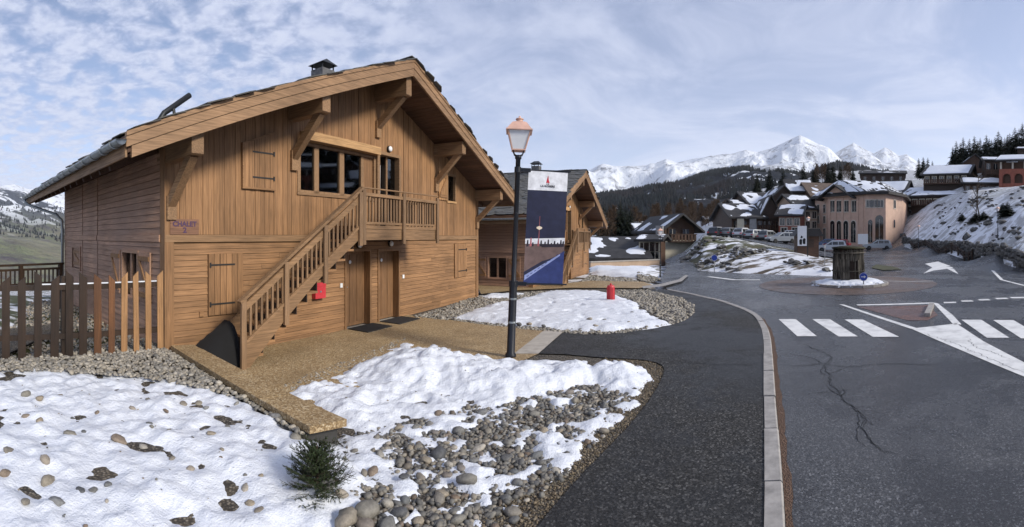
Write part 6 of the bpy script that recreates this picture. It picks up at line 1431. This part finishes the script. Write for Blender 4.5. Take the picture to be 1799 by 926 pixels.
# ------------------------------------------------------------------ cars
def paint(name, c): 
    t = NT(name); t.done(c, .32, .35, .5); t.b.inputs['Coat Weight'].default_value = .4; return t.mat
CARP = {'silver': paint('silver_paint', (.30, .32, .34)), 'white': paint('white_car_paint', (.42, .44, .47)), 'dark': paint('dark_car_paint', (.03, .035, .045)), 'red': paint('red_car_paint', (.22, .02, .03)), 'blue': paint('blue_car_paint', (.05, .09, .18)), 'grey': paint('grey_car_paint', (.17, .18, .19))}
def car_meshes(kind):
    """estate car or van; x forward, origin between the wheels on the ground"""
    if kind == 'car': low = [(-2.05, .30), (-2.08, .62), (-2.0, .92), (.85, .95), (1.75, .86), (2.05, .70), (2.08, .34)]; cab = [(-1.98, .90), (-1.72, 1.42), (-1.3, 1.50), (.05, 1.48), (.95, .93)]; W2_ = .86
    else: low = [(-2.35, .32), (-2.38, .8), (-2.34, 1.1), (1.3, 1.1), (2.1, .98), (2.35, .75), (2.36, .36)]; cab = [(-2.34, 1.05), (-2.28, 1.85), (-2.1, 1.95), (.5, 1.93), (1.45, 1.08)]; W2_ = .95
    def loft(poly, w0, w1, zs0, zs1):
        n_ = len(poly); vs = []; 
        for s_ in (-1, 1):
            for x, z in poly: t = (z - zs0) / (zs1 - zs0); vs.append((x, s_ * (w0 + (w1 - w0) * max(0, min(1, t))), z))
        return vs, [tuple(range(n_)), tuple(range(n_, 2 * n_))[::-1]] + [(i, n_ + i, n_ + (i + 1) % n_, (i + 1) % n_) for i in range(n_)]
    zt_ = max(p[1] for p in cab); v1, f1 = loft(low, W2_, W2_ * .97, .3, 1.0); v2, f2 = loft(cab, W2_ * .95, W2_ * .76, .9, zt_)
    out = {'body': MB().add(v1, f1).mesh('car_body'), 'cabin': MB().add(v2, f2).mesh('car_cabin')}
    gl = []
    zb_ = cab[0][1] + .06; zt2 = zt_ - .12; xs_ = np.linspace(cab[0][0] + .28, cab[-1][0] - .22, 4)
    for s_ in (-1, 1):
        for a, b in zip(xs_, xs_[1:]):
            def W(z): return s_ * (W2_ * .95 + (W2_ * .76 - W2_ * .95) * ((z - .9) / (zt_ - .9)) + .006)
            top_b = min(b, cab[-2][0] - .02 if b > cab[-2][0] else b); top_a = max(a + .03, cab[1][0] + .12)
            gl.append(MB().add([(a + .04, W(zb_), zb_), (b - .04, W(zb_), zb_), (top_b - .04, W(zt2), zt2), (top_a, W(zt2), zt2)], [(0, 1, 2, 3)]).mesh('side_glass'))
    ws = MB(); (x0, z0), (x1, z1) = cab[-1], cab[-2]
    e = .008; ws.add([(x0 + (x1 - x0) * .08 + e, -W2_ * .86, z0 + (z1 - z0) * .08 + e), (x0 + (x1 - x0) * .08 + e, W2_ * .86, z0 + (z1 - z0) * .08 + e), (x0 + (x1 - x0) * .92 + e, W2_ * .72, z0 + (z1 - z0) * .92 + e), (x0 + (x1 - x0) * .92 + e, -W2_ * .72, z0 + (z1 - z0) * .92 + e)], [(0, 1, 2, 3)])
    out['windscreen'] = ws.mesh('windscreen'); (x0, z0), (x1, z1) = cab[0], cab[1]
    out['rear_window'] = MB().add([(x0 + (x1 - x0) * .15 - e, -W2_ * .8, z0 + (z1 - z0) * .15), (x0 + (x1 - x0) * .15 - e, W2_ * .8, z0 + (z1 - z0) * .15), (x0 + (x1 - x0) * .9 - e, W2_ * .7, z0 + (z1 - z0) * .9), (x0 + (x1 - x0) * .9 - e, -W2_ * .7, z0 + (z1 - z0) * .9)], [(3, 2, 1, 0)]).mesh('rear_window')
    out['glass'] = gl
    ty = MB().lathe([(.19, -.1), (.31, -.1), (.32, -.07), (.32, .07), (.31, .1), (.19, .1)], 18); ty.v = [(x, z, y) for x, y, z in ty.v]; rim = MB().lathe([(.19, -.07), (.19, .085), (.05, .10)], 14); rim.v = [(x, z, y) for x, y, z in rim.v]
    out['tyre'], out['rim'] = ty.mesh('tyre', True), rim.mesh('rim'); out['w'] = W2_; out['ax'] = (-1.3, 1.3) if kind == 'car' else (-1.5, 1.5)
    xf = low[-2][0]; xr = low[1][0]
    out['light'] = MB().box((-.05, -.16, -.07), (.05, .16, .07)).mesh('headlight'); out['xf'], out['xr'] = xf, xr; out['bump'] = MB().box((-.06, -W2_ * .98, -.1), (.06, W2_ * .98, .1)).mesh('bumper'); return out
CARM = {k: car_meshes(k) for k in ('car', 'van')}
def car(loc, yaw, colr, label, kind='car', snow=False):
    m_ = CARM[kind]; t = empty('parked_car' if kind == 'car' else 'parked_van', loc, yaw, label, kind, 'vehicles parked in the village')
    def put(name, me, mat, par, loc=(0, 0, 0), rz=0):
        o = bpy.data.objects.new(name, me); COL.objects.link(o)
        if not me.materials: me.materials.append(mat)
        o.material_slots[0].link = 'OBJECT'; o.material_slots[0].material = mat; o.parent = par; o.location = loc; o.rotation_euler = (0, 0, rz); return o
    put('body', m_['body'], CARP[colr], t); cb = put('cabin', m_['cabin'], CARP[colr], t); put('windscreen', m_['windscreen'], M['glass'], cb); put('rear_window', m_['rear_window'], M['glass'], cb)
    for g in m_['glass']: put('side_window', g, M['glass'], cb)
    for x in m_['ax']:
        for s_ in (-1, 1): wh = put('wheel', m_['tyre'], M['rubber'], t, (x, s_ * (m_['w'] - .09), .32)); put('rim', m_['rim'], M['zinc'], wh, (0, 0, 0), 0 if s_ > 0 else pi)
    for s_ in (-1, 1): put('headlight', m_['light'], M['white'], t, (m_['xf'], s_ * .62, .72)); put('tail_light', m_['light'], M['red'], t, (m_['xr'], s_ * .66, .76))
    put('bumper', m_['bump'], M['dark_metal'], t, (m_['xf'] + .02, 0, .45)); put('bumper', m_['bump'], M['dark_metal'], t, (m_['xr'] - .0, 0, .45))
    if snow: MB().box((-1.6, -.6, 1.50), (.0, .6, 1.55)).build('roof_snow', M['snow'], t)
    return t
def car_px(px, r, yaw, c, label, kind='car', ybase=None, snow=False):
    p = TP(px, r, .04); 
    if ybase: p.z = ZY(ybase, r)
    return car(p, -azm(px) + yaw, c, label, kind, snow)
car_px(1541, 68, pi + .15, 'silver', 'silver estate car parked before the arches of the pink building')
car_px(1461, 62, pi, 'white', 'white car parked right of the dark kiosk', snow=True)
car_px(1470, 72, pi - .2, 'red', 'red car half hidden before the four white-edged arches'); car_px(1450, 73, pi, 'blue', 'blue car left of the red car before the pink building')
car_px(1385, 73, pi + .2, 'white', 'white van parked in the snowy car park', 'van')
for i, (x, r, yw, c) in enumerate(((1262, 70, 1.1, 'dark'), (1286, 70, 1.0, 'grey'), (1308, 69, 1.0, 'white'), (1330, 68, .9, 'silver'), (1352, 66, 1.0, 'grey'), (1372, 63, pi + .5, 'silver'), (1396, 66, pi, 'dark'), (1274, 75, 1.2, 'dark'), (1342, 73, 1.2, 'dark'))):
    car_px(x, r, yw, c, ('dark car at the left end of the car park', 'grey car second from left in the car park', 'white car third from left in the car park', 'silver car in the middle of the car park', 'grey car right of the silver car in the car park', 'silver car nearest the bank edge below the van', 'dark car just left of the kiosk', 'dark car in the rear row at left', 'dark car in the rear row behind the silver car')[i], snow=i % 2 == 0)
M['shrub'] = M['scrub']

# ------------------------------------------------------------------ roundabout: snowy island, brushwood hut, arrow sign
rb = empty('roundabout_island', (RB.x, RB.y, RZ)); rb['kind'] = 'structure'; rb['label'] = 'small kerbed roundabout island'
def island():
    n_ = 22; rad = 1.85
    for k in range(n_):
        a0, a1 = 2 * pi * k / n_ + .012, 2 * pi * (k + 1) / n_ - .012; q = [((rad - .18) * cos(a0), (rad - .18) * sin(a0)), (rad * cos(a0), rad * sin(a0)), (rad * cos(a1), rad * sin(a1)), ((rad - .18) * cos(a1), (rad - .18) * sin(a1))]
        MB().prism(q, 'z', -.02, .11).build('kerb_stone', M['kerb'], rb)
    MB().lathe([(rad - .19, -.02), (rad - .19, .09), (.9, .16), (.01, .18)], 30).build('island_soil', M['earth'], rb, True)
island()
far_snow('snow', 'snow lying on the roundabout island', [[(RB.x + 1.65 * cos(a), RB.y + 1.65 * sin(a)) for a in np.linspace(0, 2 * pi, 25)[:-1]]], .13, .06, RZ + .09, 5.5, (RB.x - 2, RB.x + 2, RB.y - 2, RB.y + 2), .9)
def hut():
    t = empty('hut', (RB.x + .05, RB.y + .15, RZ + .1), -azm(1493), 'dark brushwood-clad hut with a doorway on the roundabout island', 'hut'); rr = random.Random(3); H_ = 1.60
    MB().lathe([(.72, 0), (.68, H_ * .5), (.66, H_ - .05), (.6, H_)], 20).build('core', M['core'], t)
    st = MB(); 
    for k in range(230):
        a = rr.uniform(0, 2 * pi)
        if abs(((a + pi / 2 - .35 + pi) % (2 * pi)) - pi) < .30 and rr.random() < .97:
            z0, z1 = 1.02, H_ + rr.uniform(-.1, .1)
        else: z0 = rr.uniform(0, .5); z1 = min(H_ + rr.uniform(-.08, .1), z0 + rr.uniform(.7, 1.6))
        r0, r1 = .76 - .05 * z0, .76 - .05 * z1 + rr.uniform(-.02, .05); b_ = a + rr.uniform(-.12, .12)
        st.tube([(r0 * cos(a), r0 * sin(a), z0), (r1 * cos(b_), r1 * sin(b_), z1)], rr.uniform(.015, .034), 5)
    tag(st.build('cladding_sticks', M['stick'], t), kind='stuff')
    for k in range(2): MB().tube([(.8 * cos(a), .8 * sin(a), .55 + k * .85) for a in np.linspace(0, 2 * pi, 25)], .022, 5, False).build('binding', M['stick'], t)
    dx = -pi / 2 + .35
    for s_ in (-1, 1): MB().beam((.79 * cos(dx + s_ * .32), .79 * sin(dx + s_ * .32), 0), (.75 * cos(dx + s_ * .32), .75 * sin(dx + s_ * .32), 1.08), .07, .07).build('door_post', M['stick'], t)
    MB().lathe([(.80, H_ - .02), (.82, H_ + .05), (.4, H_ + .12), (.02, H_ + .14)], 20).build('turf_roof', M['scrub'], t, True)
M['stick'] = leafm('brushwood', (.045, .04, .032), (.24, .21, .165))
hut()
M['blue'] = plain('sign_blue', (.02, .06, .38), .4, 0, .05); M['signgrey'] = plain('galvanised', (.34, .35, .36), .45, .6)
def disc_sign(name, label, loc, rz, zc, rad, arrow=True, post=True):
    t = empty(name, loc, rz, label, 'road sign')
    if post: MB().tube([(0, .03, -.2), (0, .03, zc + rad * .6)], .028, 8).build('post', M['signgrey'], t)
    d = MB().lathe([(rad, -.01), (rad, .01)], 28); d.v = [(x, z, y + zc) for x, y, z in d.v]; pl = d.build('plate', M['blue'], t)
    rg = MB().lathe([(rad * .97, .0105), (rad * .97, .0135), (rad * .90, .0135), (rad * .90, .0105)], 28, cap=False); rg.v = [(x, -z, y + zc) for x, y, z in rg.v]; rg.build('rim', M['white'], t)
    if arrow: MB().prism([(-.55 * rad, zc - .09 * rad), (.1 * rad, zc - .09 * rad), (.1 * rad, zc - .34 * rad), (.6 * rad, zc), (.1 * rad, zc + .34 * rad), (.1 * rad, zc + .09 * rad), (-.55 * rad, zc + .09 * rad)], 'y', -.0155, -.0112).build('arrow', M['white'], t)
    return t
p = PR(1517, 20.5, RZ + .1); disc_sign('arrow_sign', 'low round blue sign with white arrow on the roundabout island', p, -azm(1517), .38, .19)
p = TP(1255, 29.3); disc_sign('roundabout_sign', 'round blue sign on a thin post before the streaked bank', p, -azm(1255), ZY(453, 29.3) - p.z, .20, False)
# ---- boards and signs
p = PR(1410, 33, 0); p.z = TZ(p.x, p.y)
t = empty('poster_board', p, -azm(1410), 'upright white poster with dark figures on a brown post', 'poster board'); z0, z1 = ZY(432, 33) - p.z, ZY(397, 33) - p.z
MB().box((-.36, -.03, z0), (.30, .03, z1)).build('panel', M['white'], t); MB().tube([(.36, 0, -.3), (.36, 0, z1 + .1)], .04, 8).build('post', M['dark_metal'], t)
for q in ([(-.22, .06), (-.05, .06), (-.03, .30), (-.12, .36), (-.24, .28)], [(.02, .10), (.2, .08), (.22, .34), (.1, .40), (.0, .30)], [(-.16, .40), (-.02, .38), (.02, .46), (-.1, .52)]): MB().prism([(x, z0 + (z1 - z0) * z) for x, z in q], 'y', -.034, -.0305).build('printed_figure', M['black'], t)
p = TP(1421, 36); t = empty('kiosk', p, -azm(1421) + .2, 'small dark red kiosk with slate roof behind the poster board', 'kiosk'); z1 = ZY(413, 36) - p.z
MB().box((-.9, 0, -.5), (.8, 1.6, z1)).build('wall', M['redw2'] if 'redw2' in M else M['bwood'], t); MB().prism([(-1.2, z1 - .1), (1.15, z1 - .1), (.8, z1 + .5), (-.7, z1 + .5)], 'y', -.35, 2.0).build('roof', M['roofd'], t); boxo('hatch', (-.5, -.02, z1 * .4), (.4, -.001, z1 * .8), M['dwood'], t)
p = TP(1516, 50); t = empty('info_sign', p, -azm(1516), 'white rectangular sign on a post before the pink building', 'road sign'); z0, z1 = ZY(429, 50) - p.z, ZY(411, 50) - p.z
boxo('plate', (-.55, -.02, z0), (.55, .02, z1), M['white'], t); MB().tube([(0, .04, -.3), (0, .04, z1)], .035, 8).build('post', M['signgrey'], t)
p = TP(1449, 29); t = empty('reflector_post', p, 0, 'thin grey post standing in the snow left of the brushwood hut', 'post'); MB().tube([(0, 0, -.2), (0, 0, ZY(430, 29) - p.z)], .025, 8).build('shaft', M['signgrey'], t); MB().box((-.05, -.03, ZY(436, 29) - p.z), (.05, .03, ZY(431, 29) - p.z)).build('head', M['signgrey'], t)
# ---- more street lamps
for x, r, h, lab in ((1160, 27, 2.85, 'dark street lamp beside the road bend before the narrow brown house'), (1614, 56, 3.0, 'street lamp standing at the foot of the snowy bank by the wall'), (1753, 42, 2.9, 'street lamp on the snowy bank above the stone wall'), (1420, 60, 4.2, 'street lamp behind the kiosk before the tan house')):
    street_lamp(TP(x, r), lab, scale=h / 4.4)

# ------------------------------------------------------------------ stone retaining wall on the right
M['wallstone'] = stone_mat('dark_wall_stone', [(.045, .045, .045), (.085, .082, .078), (.12, .112, .10), (.06, .061, .062), (.16, .15, .135)])
def stone_wall():
    base = [(1585, 70, 419), (1605, 64.5, 424), (1628, 57, 428), (1650, 51, 430), (1675, 46.5, 431), (1700, 42.4, 432), (1730, 38, 435), (1760, 34.2, 440), (1785, 31.4, 447), (1799, 30.2, 452), (1830, 28.6, 460), (1870, 26.8, 470)]
    t = empty('stone_wall', TP(1700, 42), 0, 'dark dry stone retaining wall at the foot of the right snow bank', 'stone wall'); o0 = t.location.copy(); rr = random.Random(8)
    P = [(PR(x, r - .45), max(TZ(*PR(x, r - 1.2).xy), RZ), ZY(y, r) + .30) for x, r, y in base]; L_ = [0]
    for a, b in zip(P, P[1:]): L_.append(L_[-1] + (b[0] - a[0]).length)
    def at(s_):
        k = min(max(np.searchsorted(L_, s_) - 1, 0), len(P) - 2); f_ = (s_ - L_[k]) / (L_[k + 1] - L_[k]); a, b = P[k], P[k + 1]; d = (b[0] - a[0]).normalized(); return a[0].lerp(b[0], f_), a[1] + (b[1] - a[1]) * f_, a[2] + (b[2] - a[2]) * f_, d
    V = []; n_ = 60
    for i in range(n_ + 1): p, z0, z1, d = at(L_[-1] * i / n_); bk = Vector((p.x, p.y, 0)).normalized() * 1.2; q = p - o0; V += [(q.x, q.y, z0 - .5 - o0.z), (q.x + bk.x * .25, q.y + bk.y * .25, z1 - .1 - o0.z), (q.x + bk.x, q.y + bk.y, z1 - .1 - o0.z)]
    MB().add(V, [(3 * i + j, 3 * i + 3 + j, 3 * i + 4 + j, 3 * i + 1 + j) for i in range(n_) for j in range(2)]).build('core', M['core'], t)
    ms = []
    for k in range(6):
        bm = bmesh.new(); bmesh.ops.create_icosphere(bm, subdivisions=1, radius=1.0); r2 = random.Random(k + 40)
        for v in bm.verts: v.co = Vector([(abs(q) ** .6) * (1 if q > 0 else -1) for q in v.co]) * (.86 + r2.uniform(-.12, .12))
        me = bpy.data.meshes.new('wall_stone_shape'); bm.to_mesh(me); bm.free(); me.materials.append(M['wallstone']); ms.append(me)
    s_ = L_[-1]; c = 0; far = MB()
    while s_ > 0:
        p, z0, z1, d = at(s_); bk = Vector((p.x, p.y, 0)).normalized(); w_ = .46 if s_ > 12 else .6; z = z0 - .05
        while z < z1 - .08:
            h = rr.uniform(.26, .42); q = p + d * rr.uniform(-.12, .12) + bk * (.28 * (z - z0) / max(z1 - z0, .1) - .02 + rr.uniform(-.05, .05)); sc = (rr.uniform(.28, .42), rr.uniform(.22, .3), h * .60); rz = atan2(d.y, d.x) + rr.uniform(-.3, .3)
            if c < 300:
                o = bpy.data.objects.new('wall_stone', rr.choice(ms)); COL.objects.link(o); o.parent = t; o.location = (q.x - o0.x, q.y - o0.y, z + h / 2 - o0.z); o.scale = sc; o.rotation_euler = (rr.uniform(-.3, .3), rr.uniform(-.3, .3), rz)
            else:
                me = rr.choice(ms); mt = Matrix.Translation((q.x - o0.x, q.y - o0.y, z + h / 2 - o0.z)) @ Matrix.Rotation(rz, 4, 'Z') @ Matrix.Diagonal((*sc, 1)); far.add([mt @ v.co for v in me.vertices], [tuple(f.vertices) for f in me.polygons])
            c += 1; z += h
        s_ -= w_
    if far.v: tag(far.build('far_stones', M['wallstone'], t), kind='stuff')
stone_wall()
def timber_rail():
    pts = [TP(1590, 70), TP(1606, 62), TP(1625, 55.5), TP(1650, 49), TP(1672, 45), TP(1694, 41.5), TP(1708, 39.5)]
    t = empty('guard_rail', pts[3], 0, 'dark timber guard rail along the rising road before the stone wall', 'guard rail'); o = t.location.copy(); path_ = smooth_path(pts, 4)
    for i, p in enumerate(path_[::2]): boxo('post', (p.x - o.x - .07, p.y - o.y - .07, p.z - o.z - .3), (p.x - o.x + .07, p.y - o.y + .07, p.z - o.z + .85), M['dwood'], t)
    for z in (.72, .42): 
        for a, b in zip(path_[::2], path_[2::2]): MB().beam(a - o + Vector((0, 0, z)), b - o + Vector((0, 0, z)), .08, .16).build('rail', M['dwood'], t)
timber_rail()
# rocks and tufts breaking through the snow of the two banks
def bank_litter(name, label, n, pxr, rr_, s0, s1, seed, thr, mat):
    q = random.Random(seed); poly = []; pts = []
    while len(pts) < n:
        px = q.uniform(*pxr); r0, r1 = rr_(px); r = q.uniform(r0, r1); p = PR(px, r)
        if fbm(p.x * .28, p.y * .28, seed, 4) > thr: pts.append((p.x, p.y))
    bm = bmesh.new(); bmesh.ops.create_icosphere(bm, subdivisions=1, radius=1.0); bv = [v.co.copy() for v in bm.verts]; bf = [tuple(v.index for v in f.verts) for f in bm.faces]; bm.free(); m_ = MB()
    for x, y in pts:
        s_ = q.uniform(s0, s1) * (1.8 if q.random() < .08 else 1); z = TZ(x, y); a = q.uniform(0, 6.28); kz = q.uniform(.35, .8); V = []
        for v in bv: j = 1 + q.uniform(-.3, .3); X_, Y_ = v.x * s_ * 1.3 * j, v.y * s_ * j; V.append((x + X_ * cos(a) - Y_ * sin(a), y + X_ * sin(a) + Y_ * cos(a), z + .06 + v.z * s_ * kz * j))
        m_.add(V, bf)
    tag(m_.build(name, mat, None), label, 'rocks', kind='stuff')
bank_litter('bank_rocks', 'dark rocks and tufts breaking through the snow of the left bank', 230, (1190, 1465), lambda px: (float(np.interp(px, [1190, 1235, 1300, 1400, 1465], [31, 31, 29.5, 28.2, 27.3])), float(np.interp(px, [1190, 1235, 1300, 1400, 1465], [36, 40, 38, 34, 32]))), .05, .20, 5, .05, M['wallstone'])
bank_litter('bank_rocks', 'dark rocks and tufts breaking through the snow of the right bank', 210, (1640, 1850), lambda px: (float(np.interp(px, [1640, 1700, 1799, 1850], [56, 46, 35, 32])), float(np.interp(px, [1640, 1700, 1799, 1850], [86, 74, 66, 62]))), .10, .36, 9, .12, M['wallstone'])
# low beige wall, snow and gravel beyond the second chalet
p0, p1 = PR(1036, 37), PR(1158, 41); t = empty('low_wall', p0.lerp(p1, .5), 0, 'long low beige wall beyond the second chalet', 'wall'); o_ = t.location
MB().beam(p0 - o_ + Vector((0, 0, ZY(462, 39) - .3)), p1 - o_ + Vector((0, 0, ZY(462, 39) - .3)), .3, .9).build('wall', M['tan'], t); MB().beam(p0 - o_ + Vector((0, 0, ZY(462, 39) + .19)), p1 - o_ + Vector((0, 0, ZY(462, 39) + .19)), .4, .08).build('coping', M['concrete'], t)
Z2 = -.10
sheet('terrace', [G(x, y, Z2) for x, y in ((838, 503), (930, 501), (1000, 499), (1040, 495), (1130, 497), (1150, 504), (1135, 509), (1085, 508), (1000, 508), (900, 513), (845, 519))], Z2 + .06, M['terrace'])
pebbles('gravel', 'gravel strip along the right side of the second chalet', [tuple(G(x, y, Z2).xy) for x, y in ((1038, 484), (1070, 487), (1110, 490), (1125, 497), (1040, 496), (1010, 500))], 1500, .03, .07, lambda x, y: -.14, .03, 31)
pebbles('gravel', 'gravel and earth beside the road bend', [tuple(G(x, y, Z2).xy) for x, y in ((1120, 478), (1150, 486), (1160, 492), (1140, 497), (1120, 492))], 500, .03, .07, lambda x, y: -.12, .03, 33)
far_snow('snow', 'smooth snow field between the second chalet and the low beige wall', [[tuple(G(x, y, -.2).xy) for x, y in ((1040, 469), (1148, 470), (1140, 482), (1155, 490), (1140, 494), (1120, 488), (1070, 486), (1040, 484))]], .16, .16, -.2, 8.8, (2, 16, 17, 42))
sheet('side_kerb', [G(x, y, 0) for x, y in ((1128, 504), (1160, 500), (1192, 492), (1204, 484), (1209, 485), (1198, 495), (1165, 504), (1130, 508))], .03, M['kerb'])
# mossy verge at the root of the bank beside the hut
sheet('verge', [TP(x, r) for x, r in ((1530, 31), (1552, 29.5), (1585, 30.5), (1570, 33), (1540, 35))], lambda x, y: road_z(x, y) + .05, earth_mat('grass_verge', (.020, .024, .008), (.06, .06, .022), 3), step=.6)

# ------------------------------------------------------------------ the air
def haze():
    me = MB().box((-18500, -5000, -1300), (18500, 18500, 3700)).mesh('haze'); o = link('haze', me); o['kind'] = 'stuff'; o['label'] = 'pale bluish air between the near and the far slopes'
    mt = bpy.data.materials.new('haze_air'); mt.use_nodes = True; n = mt.node_tree.nodes; n.remove(n['Principled BSDF'])
    v = n.new('ShaderNodeVolumePrincipled'); v.inputs['Color'].default_value = (.95, .97, 1.0, 1); v.inputs['Density'].default_value = 3.0e-5; v.inputs['Anisotropy'].default_value = .2
    mt.node_tree.links.new(v.outputs[0], n['Material Output'].inputs['Volume']); me.materials.append(mt); mt.cycles.homogeneous_volume = True
haze()
